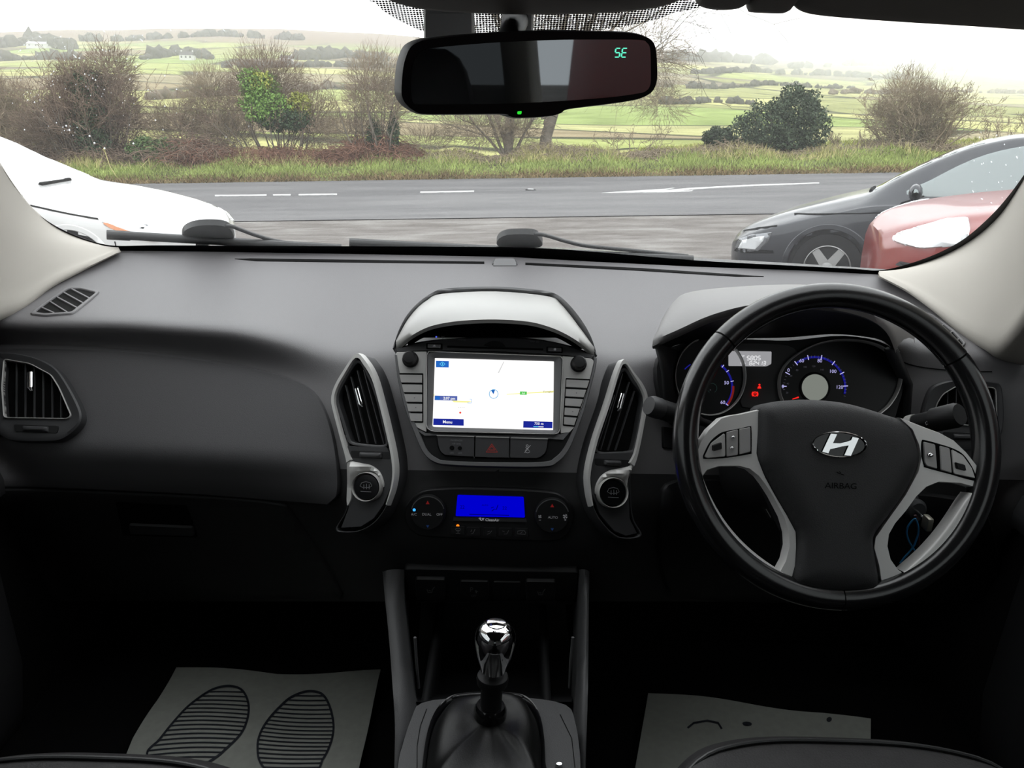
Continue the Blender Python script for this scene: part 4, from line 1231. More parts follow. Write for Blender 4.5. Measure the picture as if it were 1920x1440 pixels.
lathe('base_ring', [(0.016, 0.012), (0.0185, 0.008), (0.0195, 0.002), (0.0190, -0.004), (0.014, -0.006)], gb0, ax, GLOSSB, gl, 36, label='gloss black ring at the gaiter top')
sur = crv([(788, 1560), (790, 1470), (793, 1425), (802, 1375), (818, 1338), (842, 1315), (872, 1308), (915, 1306), (965, 1308), (992, 1318), (1011, 1345), (1020, 1385), (1023, 1440), (1024, 1560)], 4)
sin_ = offset(sur, 8) if area2(sur) > 0 else offset(sur[::-1], 8)
frame('gaiter_surround', sur, sin_, CON, GLOSSB, gl, h=0.009, hin=0.004, depth=0.004, n=110, label='gloss black hoop round the gaiter')
S0 = resamp(sin_, 48)
rows = []
for t, lift in ((0, 0.0), (0.22, 0.012), (0.5, 0.012), (0.8, 0.004), (1.0, 0.0)):
    r = []
    for k, (u, v) in enumerate(S0):
        p = atZ(u, v, ZC + 0.003)
        d = (p - gb0)
        q = gb0 + Vector((d.x, d.y, 0)).normalized() * 0.0165 + Vector((0, 0, -0.002))
        w_ = p.lerp(q, t) + Vector((0, 0, lift))
        w_ += Vector((0, 0, 0.0022 * math.sin(k * 2 * math.pi / 9.6 + 0.7) * math.sin(math.pi * t)))
        r.append(w_)
    rows.append(r + [r[0]])
grid_obj('gaiter', smooth_grid(rows, 2, 3), mat('gaiter_leather', (0.004, 0.004, 0.004), 0.45, spec=0.35, bump=0.2, bscale=700), gl, angle=80, label='black leather gaiter with folds')

# ================================================================== instrument cluster and hood
SI = tilted(atY(1480, 690, 1.115), 24)
def c2(x, y): return (1220 + 0.2604 * x, 560 + 0.2604 * y)
ic = empty('instrument_cluster', SI(1480, 700)[0], 'twin dial instrument cluster behind the steering wheel', 'instrument cluster')
plate('backing', crv([c2(60, 420), c2(300, 300), c2(640, 285), c2(1000, 295), c2(1400, 260), c2(1720, 330), c2(1830, 520), c2(1800, 760), c2(1650, 960), c2(900, 1020), c2(300, 980), c2(90, 760)], 4), SI, BLACKP, ic, h=-0.004, depth=0.03, bev=1)
gl_o = ell(*c2(423, 560), 64.5, 72, 56)
gr_o = crv([c2(950, 740), c2(924, 620), c2(945, 520), c2(1020, 430), c2(1150, 350), c2(1270, 314), c2(1390, 303), c2(1520, 314), c2(1630, 345), c2(1722, 408), c2(1774, 490), c2(1787, 560), c2(1770, 650), c2(1722, 740), c2(1660, 805), c2(1520, 890), c2(1280, 930), c2(1060, 870)], 4)
DIALB = mat('dial_black', (0.004, 0.004, 0.005), 0.4, spec=0.3)
BLUE_ARC = glow('dial_blue', (0.010, 0.010, 0.20), 1.0)
DIALW = glow('dial_white', (0.50, 0.48, 0.85), 1.0)
DIALG = mat('dial_grey', (0.2, 0.2, 0.22), 0.6, emit=(0.12, 0.12, 0.15), estr=0.4)
REDL = glow('warning_red', (1.0, 0.02, 0.015), 1.2)
dl = plate('rev_counter', gl_o, SI, DIALB, ic, h=0.0, depth=0.003, bev=0, label='left dial marked 50 and 60 with red zone')
frame('dial_rim', offset(gl_o, -2.2), offset(gl_o, 1.0), SI, SILVER, dl, h=0.010, hin=0.006, depth=0.004, n=80)
dr = plate('speedometer', gr_o, SI, DIALB, ic, h=0.0, depth=0.003, bev=0, label='right dial marked 60 to 120')
frame('dial_rim', offset(gr_o, -2.4) if area2(gr_o) > 0 else offset(gr_o[::-1], -2.4), offset(gr_o, 1.0) if area2(gr_o) > 0 else offset(gr_o[::-1], 1.0), SI, SILVER, dr, h=0.010, hin=0.006, depth=0.004, n=110)
def arc(cx, cy, r, a0, a1, n=24, ry=None):
    return [(cx + r * math.cos(math.radians(a)), cy + (ry or r) * math.sin(math.radians(a))) for a in np.linspace(a0, a1, n)]
cx, cy = c2(1180, 640)
stroke('blue_arc', [arc(cx, cy, 57, 232, 372, 40)], SI, 4.0, BLUE_ARC, dr, h=0.001)
ticks_b, ticks_s = [], []
for k, a in enumerate(np.linspace(176, 376, 33)):
    r0, r1 = (53, 62) if k % 4 == 1 else (56, 60)
    (ticks_b if k % 4 == 1 else ticks_s).append([(cx + r0 * math.cos(math.radians(a)), cy + r0 * math.sin(math.radians(a))), (cx + r1 * math.cos(math.radians(a)), cy + r1 * math.sin(math.radians(a)))])
stroke('tick_marks', ticks_b, SI, 1.6, DIALW, dr, h=0.0014)
stroke('tick_marks', ticks_s, SI, 0.9, DIALG, dr, h=0.0014)
for s, x, y in (('60', 1085, 447), ('80', 1215, 447), ('100', 1312, 523), ('120', 1360, 637), ('0', 990, 515), ('0', 950, 632)):
    text('lettering', s, *c2(x, y), 6.4, SI, DIALW, dr, h=0.0014)
for s, x, y in (('80', 1052, 515), ('100', 1110, 492), ('120', 1172, 487), ('140', 1232, 512), ('60', 1008, 556), ('40', 985, 612), ('20', 980, 677)):
    text('lettering', s, *c2(x, y), 3.2, SI, DIALG, dr, h=0.0014)
LCD = glow('lcd_grey', (0.20, 0.215, 0.19), 1.0)
frame('lcd_rim', ell(cx, cy, 29, 29, 40), ell(cx, cy, 24.5, 24.5, 40), SI, BLACKP, dr, h=0.003, depth=0.002, n=40)
flat('round_lcd', [ell(cx, cy, 25, 25, 40)], SI, LCD, dr, h=0.0016, label='round pale grey display in the dial')
flat('needle', [[c2(1060, 705), c2(1062, 716), c2(1015, 726), c2(1015, 722)]], SI, REDL, dr, h=0.003)
cx, cy = c2(390, 640)
stroke('blue_arc', [arc(cx, cy, 51, -60, 40, 30)], SI, 4.0, BLUE_ARC, dl, h=0.001)
stroke('red_zone', [arc(cx, cy, 53, -3, 38, 16)], SI, 4.0, glow('dial_red', (0.16, 0.012, 0.01), 1.0), dl, h=0.0012)
stroke('blue_arc', [arc(cx, cy, 51, 222, 238, 8)], SI, 2.0, BLUE_ARC, dl, h=0.001)
tk = [[(cx + r * math.cos(math.radians(a)), cy + r * math.sin(math.radians(a))) for r in (49, 55)] for a in (-50, -36, -13, 38)]
stroke('tick_marks', tk, SI, 1.5, DIALW, dl, h=0.0016)
text('lettering', '50', *c2(545, 605), 6.4, SI, DIALW, dl, h=0.0014)
text('lettering', '60', *c2(518, 746), 6.4, SI, DIALW, dl, h=0.0014)
tl_ = mat('dim_green_print', (0.03, 0.06, 0.055), 0.6, emit=(0.02, 0.05, 0.045), estr=0.5)
stroke('lamp_symbol', [arc(*c2(440, 645), 9, 120, 420, 16)], SI, 0.9, tl_, dl, h=0.0014)
text('lettering', 'x', *c2(428, 655), 4, SI, DIALG, dl, h=0.0014)
# trip display and lamps in the middle
plate('centre_panel', crv([c2(600, 330), c2(800, 318), c2(1000, 335), c2(1060, 400), c2(960, 480), c2(925, 600), c2(940, 760), c2(660, 780), c2(680, 620), c2(640, 420)], 3), SI, DARKP, ic, h=-0.002, depth=0.004, bev=1)
lcd = plate('trip_display', rounded([c2(560, 376), c2(870, 381), c2(868, 470), c2(835, 487), c2(560, 485)], 2), SI, glow('lcd_silver', (0.32, 0.32, 0.335), 1.0), ic, h=0.001, depth=0.003, bev=0.4, label='grey trip computer display')
DG = glow('lcd_digit', (0.86, 0.86, 0.88), 1.0)
DKG = glow('lcd_dark', (0.06, 0.06, 0.065), 1.0)
seg = {'0': 'abcdef', '1': 'bc', '2': 'abged', '3': 'abgcd', '4': 'fgbc', '5': 'afgcd', '8': 'abcdefg', 'S': 'afgcd', 'E': 'afged'}
def seg7(s, u, v, wd, ht, gap, S, m, parent, lw, h, slant=0.12):
    paths = []
    for k, ch in enumerate(s):
        x0 = u + k * (wd + gap)
        def q(x, y): return (x0 + x * wd + (1 - y) * ht * slant, v + y * ht)
        pos = {'a': ((0.1, 0), (0.9, 0)), 'b': ((1, 0.06), (1, 0.45)), 'c': ((1, 0.55), (1, 0.94)), 'd': ((0.1, 1), (0.9, 1)), 'e': ((0, 0.55), (0, 0.94)), 'f': ((0, 0.06), (0, 0.45)), 'g': ((0.1, 0.5), (0.9, 0.5))}
        for c in seg[ch]:
            a, b = pos[c]
            paths.append([q(*a), q(*b)])
    return stroke('digits', paths, S, lw, m, parent, h=h)
seg7('5805', *c2(690, 414), 4.6, 7.5, 2.2, SI, DG, lcd, 1.3, 0.0018)
seg7('82413', *c2(708, 452), 4.4, 7.0, 2.0, SI, DG, lcd, 1.2, 0.0018)
text('lettering', 'TRIP', *c2(655, 414), 3.4, SI, DG, lcd, h=0.0018)
text('lettering', 'ODO', *c2(662, 466), 2.8, SI, DG, lcd, h=0.0018)
flat('icon', [[c2(644, 430), c2(660, 430), c2(652, 444)]], SI, DG, lcd, h=0.0018)
u, v = c2(780, 632)
flat('warning_lamp', [ell(u + 0.5, v - 3, 1.9, 1.9, 10), [(u - 3.5, v + 4), (u - 2, v), (u + 2, v - 1), (u + 4, v + 4)]], SI, REDL, ic, h=0.001, label='lit red seat belt lamp')
u, v = c2(750, 687)
e = ell(u, v, 3.9, 3.9, 20)
stroke('warning_lamp', [e + [e[0]], [(u, v - 2), (u, v + 1)], arc(u, v, 5.6, 130, 230, 8), arc(u, v, 5.6, -50, 50, 8)], SI, 1.5, REDL, ic, h=0.001, label='lit red brake lamp')

ch = empty('cluster_hood', atY(1480, 590, 1.12), 'charcoal hood shading the instrument dials', 'cluster hood')
back = [(1232, 640, 1.09), (1238, 606, 1.13), (1262, 564, 1.20), (1292, 547, 1.255), (1390, 538, 1.30), (1500, 535, 1.31), (1600, 543, 1.29), (1680, 562, 1.23), (1712, 596, 1.16), (1716, 640, 1.12)]
lip = [(1224, 640, 1.055), (1240, 632, 1.045), (1274, 617, 1.038), (1330, 592, 1.030), (1400, 573, 1.024), (1480, 566, 1.022), (1560, 570, 1.024), (1625, 585, 1.03), (1664, 612, 1.04), (1682, 652, 1.06)]
B3, L3 = curve3(back, 4), curve3(lip, 4)
rows = []
for t, lift in ((0, -0.004), (0.12, 0.004), (0.4, 0.009), (0.7, 0.009), (0.92, 0.004), (1.0, 0)):
    rows.append([atY(*b).lerp(atY(*l), t) + Vector((0, 0, lift)) for b, l in zip(B3, L3)])
rows.append([atY(*l) + Vector((0, 0.001, -0.008)) for l in L3])
rows.append([atY(l[0], l[1] + 14, l[2] + 0.01) for l in L3])
grid_obj('hood_top', rows, mat('lightened_hood_plastic', (0.24, 0.232, 0.232), 0.5, spec=0.5, bump=0.2, bscale=900), ch, angle=60)  # lighter than the dash plastic to stand for grazing light
inner = [(1240, 668), (1252, 655), (1275, 645), (1330, 638), (1400, 634), (1480, 632), (1560, 626), (1620, 630), (1660, 640), (1690, 668)]
I3 = crv(inner, 4, False)
rows = [[atY(l[0], l[1] + 14, l[2] + 0.01) for l in L3], [atY(l[0], l[1] + 14, l[2] + 0.01).lerp(SI(*q)[0], 0.5) + Vector((0, 0, 0.006)) for l, q in zip(L3, I3)],
        [SI(*q)[0] - SI.n * 0.004 for q in I3]]
grid_obj('hood_lining', rows, BLACKP, ch, angle=60)
for pts in ([(1226, 642), (1240, 660), (1250, 720), (1262, 790), (1275, 800), (1262, 740), (1258, 690), (1262, 655)],):
    V = [atY(u, v, 1.06) for u, v in pts]
    side = [[atY(1226, 644, 1.055), atY(1262, 655, 1.12)], [atY(1240, 700, 1.075), atY(1268, 720, 1.13)], [atY(1246, 790, 1.09), atY(1285, 800, 1.12)]]
grid_obj('side_cheek', side, DARKP, ch, thick=0.006)
side = [[atY(1684, 654, 1.06), atY(1664, 650, 1.12)], [atY(1712, 720, 1.10), atY(1690, 720, 1.13)], [atY(1706, 800, 1.10), atY(1680, 800, 1.12)]]
grid_obj('side_cheek', side, DARKP, ch, thick=0.006)
# ================================================================== steering wheel
WC = Vector((0.3795, 0.8635, 1.0214))
WT = math.radians(24)
WN = Vector((0, -math.cos(WT), math.sin(WT)))
WX, WY = Vector((1, 0, 0)), Vector((0, math.sin(WT), math.cos(WT)))
SW = plane(WC, WN)
def c3(x, y): return (1260 + x / 3, 740 + y / 3)
def C3(L): return [c3(*p) for p in L]
sw_ = empty('steering_wheel', WC, 'black leather steering wheel with silver spokes', 'steering wheel')
RM, rm = 0.1755, 0.0148
def wheel_pt(ang, r, h):
    return WC + WX * (r * math.cos(ang)) + WY * (r * math.sin(ang)) + WN * h
def px_ang(u, v):
    p, _ = SW(u, v)
    d = p - WC
    return math.atan2(d.dot(WY), d.dot(WX))
a_l, a_r = px_ang(1340, 622), px_ang(1808, 660)
a_b = px_ang(1575, 1135)
def rim(name, a0, a1, m, n, label=None, fat=1.0):
    V, F = [], []
    K = 20
    for i in range(n + 1):
        a = a0 + (a1 - a0) * i / n
        for k in range(K):
            t = 2 * math.pi * k / K
            V.append(wheel_pt(a, RM + rm * math.cos(t) * fat, rm * 1.12 * math.sin(t) * fat))
    for i in range(n):
        for k in range(K):
            F.append([i * K + k, i * K + (k + 1) % K, (i + 1) * K + (k + 1) % K, (i + 1) * K + k])
    F.append(list(range(K)))
    F.append([n * K + k for k in range(K)])
    return obj(name, V, F, m, sw_, label=label, angle=50)
RIMM = mat('rim_leather', (0.016, 0.016, 0.017), 0.20, spec=0.6, bump=0.05, bscale=700)
RIM2 = mat('rim_leather_perforated', (0.016, 0.016, 0.017), 0.24, spec=0.6, bump=0.12, bscale=900)
g = 0.006
rim('rim_upper', a_r + g, a_l - g, RIM2, 60, 'upper rim in grained leather')
rim('rim_lower', a_l + g, a_b + 2 * math.pi - g * 0.6, RIMM, 60)
rim('rim_lower', a_b + g * 0.6, a_r - g, RIMM, 60)
for a in (a_l, a_r, a_b):
    rim('rim_seam', a - g * 1.2, a + g * 1.2, SEAM, 2, fat=0.965)
# stitching along the inner side of the upper rim
st = []
V, F = [], []
for k in range(90):
    a = a_r + (a_l - a_r) * (k + 0.5) / 90
    p = wheel_pt(a, RM - rm * 0.99, rm * 0.25)
    t = (WX * -math.sin(a) + WY * math.cos(a)) * 0.0018
    b = WN * 0.0011
    c = (WX * -math.cos(a) - WY * math.sin(a)) * 0.0008
    s = len(V)
    V += [p - t - b + c, p + t - b + c, p + t + b + c * 1.6, p - t + b + c * 1.6]
    F.append([s, s + 1, s + 2, s + 3])
obj('stitching', V, F, LEATHER, sw_, kind='stuff', smooth=False)
# silver spokes (each one plate with real depth)
SWs = shifted(SW, 0.002)
SPK = mat('wheel_silver', (1.0, 0.985, 0.965), 0.36, metal=0.2)
ls = C3([(490, 82), (380, 107), (320, 116), (270, 130), (200, 195), (150, 270), (128, 340), (122, 400), (130, 445), (150, 490), (168, 462), (195, 426), (260, 406), (370, 404), (430, 420), (480, 460), (515, 505),
         (560, 575), (620, 690), (646, 780), (650, 850), (630, 930), (600, 985), (560, 1005), (600, 1032), (655, 1052), (668, 1040), (690, 960), (696, 860), (694, 770), (640, 670), (580, 570), (520, 460), (485, 370), (474, 330)])
spl = plate('spoke', ls, SWs, SPK, sw_, h=0.004, depth=0.016, bev=1.8, label='silver spoke with audio buttons')
rs_ = C3([(1268, 128), (1330, 150), (1400, 178), (1500, 215), (1580, 258), (1650, 325), (1710, 400), (1752, 470), (1770, 540), (1768, 600), (1752, 650), (1738, 620), (1722, 560), (1690, 522), (1610, 500), (1490, 494), (1425, 520), (1370, 572),
          (1310, 655), (1250, 725), (1216, 785), (1208, 850), (1226, 925), (1268, 985), (1318, 1010), (1330, 1042), (1308, 1082), (1250, 1106), (1195, 1098), (1168, 1068), (1152, 960), (1124, 860), (1132, 800), (1200, 702), (1300, 562), (1372, 430), (1390, 350), (1374, 280), (1340, 200)])
spr = plate('spoke', rs_, SWs, SPK, sw_, h=0.004, depth=0.016, bev=1.8, label='silver spoke with cruise buttons')
# inner walls behind the spokes, dark
plate('hub_shell', C3([(500, 90), (800, 50), (1250, 140), (1360, 220), (1390, 380), (1300, 580), (1150, 800), (1160, 1060), (930, 1110), (690, 1050), (690, 800), (560, 520), (480, 330)]), shifted(SW, -0.02), BLACKP, sw_, h=0.0, depth=0.05, bev=3)
# silver liner along the lower inside of the rim
def liner(name, pts, w0, label=None):
    P = C3(pts)
    a = [px_ang(*p) for p in P]
    a = np.unwrap(a)
    V, F = [], []
    n = 40
    tt = np.linspace(0, 1, n)
    aa = np.interp(tt, np.linspace(0, 1, len(a)), a)
    for i, x in enumerate(aa):
        w = w0 * math.sin(math.pi * min(max(tt[i], 0.02), 0.98)) ** 0.5
        r1 = RM - rm * 0.86
        for r, h in ((r1 + 0.001, 0.002), (r1 - 0.0005, 0.008), (r1 - w * 0.5, 0.0075), (r1 - w, 0.003), (r1 - w - 0.001, -0.012)):
            V.append(wheel_pt(x, r, h))
    for i in range(n - 1):
        for k in range(4):
            F.append([i * 5 + k, i * 5 + k + 1, (i + 1) * 5 + k + 1, (i + 1) * 5 + k])
    return obj(name, V, F, SPK, sw_, label=label, angle=60)
liner('rim_insert', [(135, 440), (200, 640), (330, 850), (480, 980), (620, 1045)], 0.004, 'thin silver insert along the lower rim')
liner('rim_insert', [(1768, 590), (1740, 720), (1650, 870), (1520, 990), (1320, 1060)], 0.008, 'wide silver insert along the lower rim')
# airbag cover
pad_o = crv(C3([(484, 72), (560, 42), (660, 32), (750, 28), (900, 38), (1000, 55), (1100, 82), (1200, 115), (1280, 142), (1335, 190), (1368, 270), (1385, 350), (1370, 425), (1300, 562), (1200, 700), (1130, 800), (1138, 900), (1160, 1060), (1120, 1098),
                (1030, 1110), (930, 1112), (800, 1100), (700, 1078), (672, 1040), (694, 880), (690, 770), (600, 600), (505, 420), (474, 340), (474, 180)]), 3)
PADM = mat('airbag_cover_plastic', (0.05, 0.05, 0.052), 0.55, spec=0.4, bump=0.35, bscale=900)
SWp = shifted(SW, 0.004)
pad_ = plate('airbag_cover', pad_o, SWp, PADM, sw_, h=0.002, depth=0.03, bev=2, grid=8, dome=0.013, domed=48, label='dark grained airbag cover', angle=70)
SWe = shifted(SW, 0.0198)
k = C3([(0, 0)])[0]
lo_o, lo_i = ell(*c3(940, 281), 52, 25, 48, 3), ell(*c3(940, 281), 48.4, 21.6, 48, 3)
flat('emblem_back', [ell(*c3(940, 281), 51, 24, 40, 3)], SWe, GLOSSB, pad_, h=0.0004)
em = frame('emblem_ring', lo_o, lo_i, SWe, CHROME, pad_, h=0.0026, depth=0.003, n=64, label='chrome oval emblem ring')
plate('emblem_letter', C3([(888, 217), (926, 222), (903, 271), (940, 272), (975, 264), (1001, 255), (1010, 236), (1048, 244), (1002, 346), (962, 342), (986, 288), (955, 292), (915, 302), (886, 308), (876, 332), (838, 322)]),
      SWe, CHROME, pad_, h=0.0026, depth=0.003, bev=0.6, label='slanted chrome letter H of the emblem')
text('lettering', 'AIRBAG', *c3(948, 512), 11, SWe, SEAM, pad_, h=0.0005, sx=1.1)
stroke('airbag_symbol', [[c3(925, 435), c3(945, 445), c3(968, 452)], [c3(938, 432), c3(950, 440)]], SWe, 1.5, SEAM, pad_, h=0.0005)
# button clusters
SWb = shifted(SW, 0.0062)
bl = crv(C3([(174, 352), (182, 325), (214, 265), (262, 222), (300, 206), (380, 190), (436, 178), (447, 192), (447, 318), (436, 334), (300, 356), (190, 362)]), 4)
plate('button_surround', bl, SWb, SEAM, spl, h=0.0005, depth=0.002, bev=0.4)
plate('button', rounded(C3([(180, 350), (218, 272), (296, 214), (300, 348), (196, 358)]), 4), SWb, SILVER, spl, h=0.002, depth=0.002, bev=1.2)
plate('toggle', rounded(C3([(222, 284), (276, 266), (278, 306), (224, 320)]), 2), SWb, BLACKP, spl, h=0.006, depth=0.002, bev=1.5, label='black rocker toggle')
plate('button', rounded(C3([(304, 211), (370, 195), (370, 340), (304, 350)]), 3), SWb, BTN, spl, h=0.002, depth=0.002, bev=1.2)
plate('button', rounded(C3([(376, 193), (440, 182), (441, 322), (376, 338)]), 3), SWb, BTN, spl, h=0.002, depth=0.002, bev=1.2)
for x, y in ((340, 240), (333, 300)):
    plate('button_stud', ell(*c3(x, y), 4.2, 3.8, 16), SWb, CHROME, spl, h=0.0032, depth=0.001, bev=0.6, dome=0.0016, domed=4)
text('lettering', 'MODE', *c3(410, 232), 2.6, SWb, PRINT, spl, h=0.0026)
text('lettering', 'MUTE', *c3(408, 303), 2.6, SWb, PRINT, spl, h=0.0026)
br = crv(C3([(1404, 262), (1424, 256), (1500, 276), (1580, 302), (1640, 338), (1690, 410), (1714, 470), (1702, 484), (1640, 470), (1580, 452), (1432, 412), (1416, 398), (1402, 330)]), 4)
plate('button_surround', br, SWb, SEAM, spr, h=0.0005, depth=0.002, bev=0.4)
plate('button', rounded(C3([(1410, 264), (1478, 280), (1490, 418), (1428, 402), (1416, 380)]), 3), SWb, BTN, spr, h=0.002, depth=0.002, bev=1.2)
plate('button', rounded(C3([(1502, 286), (1560, 302), (1572, 442), (1508, 424)]), 3), SWb, BTN, spr, h=0.002, depth=0.002, bev=1.2)
plate('button', rounded(C3([(1566, 304), (1634, 342), (1684, 412), (1704, 472), (1580, 446)]), 4), SWb, SILVER, spr, h=0.002, depth=0.002, bev=1.2)
plate('toggle', rounded(C3([(1582, 378), (1636, 392), (1644, 430), (1590, 416)]), 2), SWb, BLACKP, spr, h=0.006, depth=0.002, bev=1.5, label='black rocker toggle')
plate('button_stud', ell(*c3(1446, 340), 6.5, 5.5, 18), SWb, CHROME, spr, h=0.0032, depth=0.001, bev=0.6, dome=0.002, domed=5)
text('lettering', 'RESET', *c3(1525, 342), 2.6, SWb, PRINT, spr, h=0.0026, rot=6)
text('lettering', 'TRIP', *c3(1528, 378), 2.6, SWb, PRINT, spr, h=0.0026, rot=6)
# column behind the wheel
colm = empty('steering_column', WC - WN * 0.1, 'black steering column shroud behind the wheel', 'steering column')
rows = []
for d, k in ((0.028, 0.85), (0.06, 1.0), (0.13, 1.12), (0.24, 1.2)):
    r = []
    for i in range(21):
        t = 2 * math.pi * i / 20
        r.append(WC - WN * d + WX * (0.062 * k * math.copysign(abs(math.cos(t)) ** 0.7, math.cos(t))) + WY * (-0.022 + 0.058 * k * math.copysign(abs(math.sin(t)) ** 0.7, math.sin(t))))
    rows.append(r)
grid_obj('shroud', smooth_grid(rows, 2, 2), BLACKP, colm)
ig = WC - WN * 0.075 + WX * 0.085 + WY * -0.075
igp = atY(1717, 958, 0.945)
lathe('ignition_lock', [(0.016, -0.02), (0.016, 0.0), (0.012, 0.004), (0.0, 0.004)], igp, (0.2, -1, 0.1), DARKP, colm, 24)
tube('lock_arm', [igp + Vector((-0.03, 0.04, 0.01)), igp + Vector((0, 0.01, 0))], [0.02, 0.016], BLACKP, colm, 14)
# stalks
def stalk(label, a, b, r, parts):
    s = empty('column_stalk', a, label, 'stalk')
    d = (b - a).normalized()
    L = (b - a).length
    lathe('lever', [(r * 0.45, 0), (r * 0.5, L * 0.25), (r * 0.9, L * 0.36), (r, L * 0.42), (r, L * 0.62), (r * 1.02, L * 0.64)], a, d, BLACKP, s, 24)
    lathe('end_knob', [(r * 1.0, L * 0.64), (r * 1.22, L * 0.66), (r * 1.25, L * 0.95), (r * 1.05, L), (0.0, L)], a, d, BLACKP, s, 24, label=parts)
    return s
wa, wb = atY(1668, 806, 1.0), atY(1800, 777, 0.925)
ws = stalk('black wiper stalk with printed symbols right of the steering wheel', wa, wb, 0.0125, 'black end knob with rear wiper symbol')
SKs = plane(wa.lerp(wb, 0.6) + Vector((0, -0.0135, 0.006)), (-0.45, -0.80, 0.35))
lathe('collar', [(0.0132, 0), (0.0135, 0.004), (0.0132, 0.010)], wa.lerp(wb, 0.30), (wb - wa), SILVERD, ws, 24)
WPR = mat('stalk_print', (0.6, 0.6, 0.6), 0.6)
SKe = plane(wa.lerp(wb, 0.82) - (wb - wa).normalized().cross(Vector((0, 0, 1))).normalized() * -0.0 + Vector((-0.006, -0.0160, 0.004)), (-0.45, -0.80, 0.35))
u, v = 1783, 781
stroke('symbol', [[(u - 8, v - 3), (u - 4, v - 6), (u + 7, v - 6), (u + 8, v + 5), (u - 7, v + 5), (u - 8, v - 3)], [(u - 3, v + 3), (u + 4, v - 4)]], SKe, 1.3, WPR, ws, h=0.0006)
u, v = 1745, 778
stroke('symbol', [[(u - 5, v - 3), (u + 6, v - 4), (u + 4, v + 2), (u - 4, v + 3), (u - 5, v - 3)], [(u, v + 4), (u + 1, v - 6)]], SKs, 1.2, WPR, ws, h=0.0006)
stroke('symbol', [[(1735, 792), (1738, 790), (1741, 794), (1737, 797), (1735, 792)], [(1748, 791), (1751, 790.5)], [(1755, 790), (1758, 789.5)]], SKs, 1.2, WPR, ws, h=0.0006)
text('lettering', 'OFF', 1762, 787, 3.2, SKs, WPR, ws, h=0.0006, rot=-8)
ia, ib = atY(1345, 800, 1.0), atY(1222, 762, 0.955)
ls_ = stalk('black indicator stalk with grey tip left of the steering wheel', ia, ib, 0.0105, 'grey rounded tip of the indicator stalk')
lathe('tip_cap', [(0.0125, 0), (0.0138, 0.004), (0.0138, 0.016), (0.0115, 0.0215), (0.0, 0.022)], ia.lerp(ib, 0.86), (ib - ia), DARKP, ls_, 24)
# key and blue cord hanging from the lock
key = empty('ignition_key', igp + Vector((0, -0.01, 0)), 'ignition key with a looped blue cord hanging in the lower right wheel opening', 'key')
kp = igp + Vector((0.001, -0.012, 0))
tube('key_blade', [igp + Vector((0, 0.0, 0)), kp + Vector((0, -0.012, 0))], 0.0028, CHROME, key, 10)
box('key_bow', kp + Vector((-0.004, -0.026, -0.010)), kp + Vector((0.004, -0.010, 0.008)), mat('brass_grey', (0.45, 0.43, 0.36), 0.4, metal=0.7), key, 0.002, label='metal key bow')
yk = kp.y - 0.016
CORD = mat('blue_cord', (0.02, 0.25, 0.55), 0.6)
cp = [(1716, 972), (1709, 978), (1702, 988), (1700, 1000), (1704, 1014), (1711, 1026), (1717, 1036), (1720, 1045)]
cq = [(1716, 972), (1721, 984), (1722, 998), (1718, 1012), (1713, 1024), (1704, 1036), (1695, 1046), (1688, 1056)]
for P, o2 in ((cp, 0.0), (cq, 0.003)):
    tube('cord', [atY(u, v, yk - o2) for u, v in crv(P, 4, False)], 0.0012, CORD, key, 8, label='bright blue cord')
tube('tag_strap', [atY(u, v, yk + 0.004) for u, v in crv([(1716, 966), (1720, 985), (1722, 1010), (1723, 1045)], 4, False)], 0.0018, mat('maroon_strap', (0.06, 0.008, 0.010), 0.6), key, 8, label='dark maroon strap')
# small switch pack seen through the left opening
sp = empty('switch_pack', atY(1435, 945, 1.02), 'small black switch pack seen through the left opening of the wheel', 'switch pack')
SSP = plane(atY(1435, 945, 1.0), (-0.3, -0.9, 0.3))
plate('housing', rounded(C3([(455, 478), (500, 490), (600, 690), (590, 712), (540, 700), (440, 530)]), 3), SSP, BLACKP, sp, h=0.004, depth=0.06, bev=2)
for a, b in (((462, 545), (500, 600)), ((522, 628), (556, 688))):
    stroke('bright_edge', [[c3(*a), c3(*b)]], SSP, 1.6, SILVERD, sp, h=0.0046)

# ================================================================== rear-view mirror and its mount
mc = atY(992, 138, 0.70)
MN = Vector((0.30, -0.94, -0.06)).normalized()
SMI = plane(mc, MN)
def c1(x, y): return (720 + 0.28125 * x, 0.28125 * y)
mir = empty('rear_view_mirror', mc, 'black rear-view mirror with green compass letters hanging at the windscreen', 'mirror')
mo = crv([c1(*p) for p in [(108, 600), (118, 460), (140, 370), (170, 310), (215, 278), (290, 255), (500, 232), (800, 210), (1100, 199), (1400, 203), (1620, 210), (1720, 226), (1790, 262), (1820, 320), (1830, 430), (1828, 540), (1800, 610), (1750, 648),
                           (1680, 672), (1500, 700), (1240, 733), (1190, 758), (1130, 778), (1000, 790), (880, 793), (830, 782), (790, 768), (500, 770), (260, 768), (190, 742), (140, 700), (115, 655)]], 4)
plate('housing', mo, SMI, BLACKP, mir, h=0.0, depth=0.028, bev=2.5)
sm2 = shifted(SMI, -0.026)
mg = crv([c1(*p) for p in [(180, 640), (178, 520), (195, 410), (240, 345), (330, 318), (690, 285), (1100, 266), (1390, 262), (1690, 264), (1750, 284), (1772, 330), (1776, 450), (1774, 560), (1745, 606), (1690, 624), (1500, 650), (1150, 676), (820, 692), (500, 697), (230, 698), (192, 685)]], 4)
MIRG = mat('mirror_glass', (0.30, 0.31, 0.33), 0.02, metal=1.0)
gls = plate('mirror_glass', mg, SMI, MIRG, mir, h=0.0012, depth=0.002, bev=0.5, label='dark dimming mirror glass')
GRN = glow('compass_green', (0.12, 0.80, 0.52), 1.3)
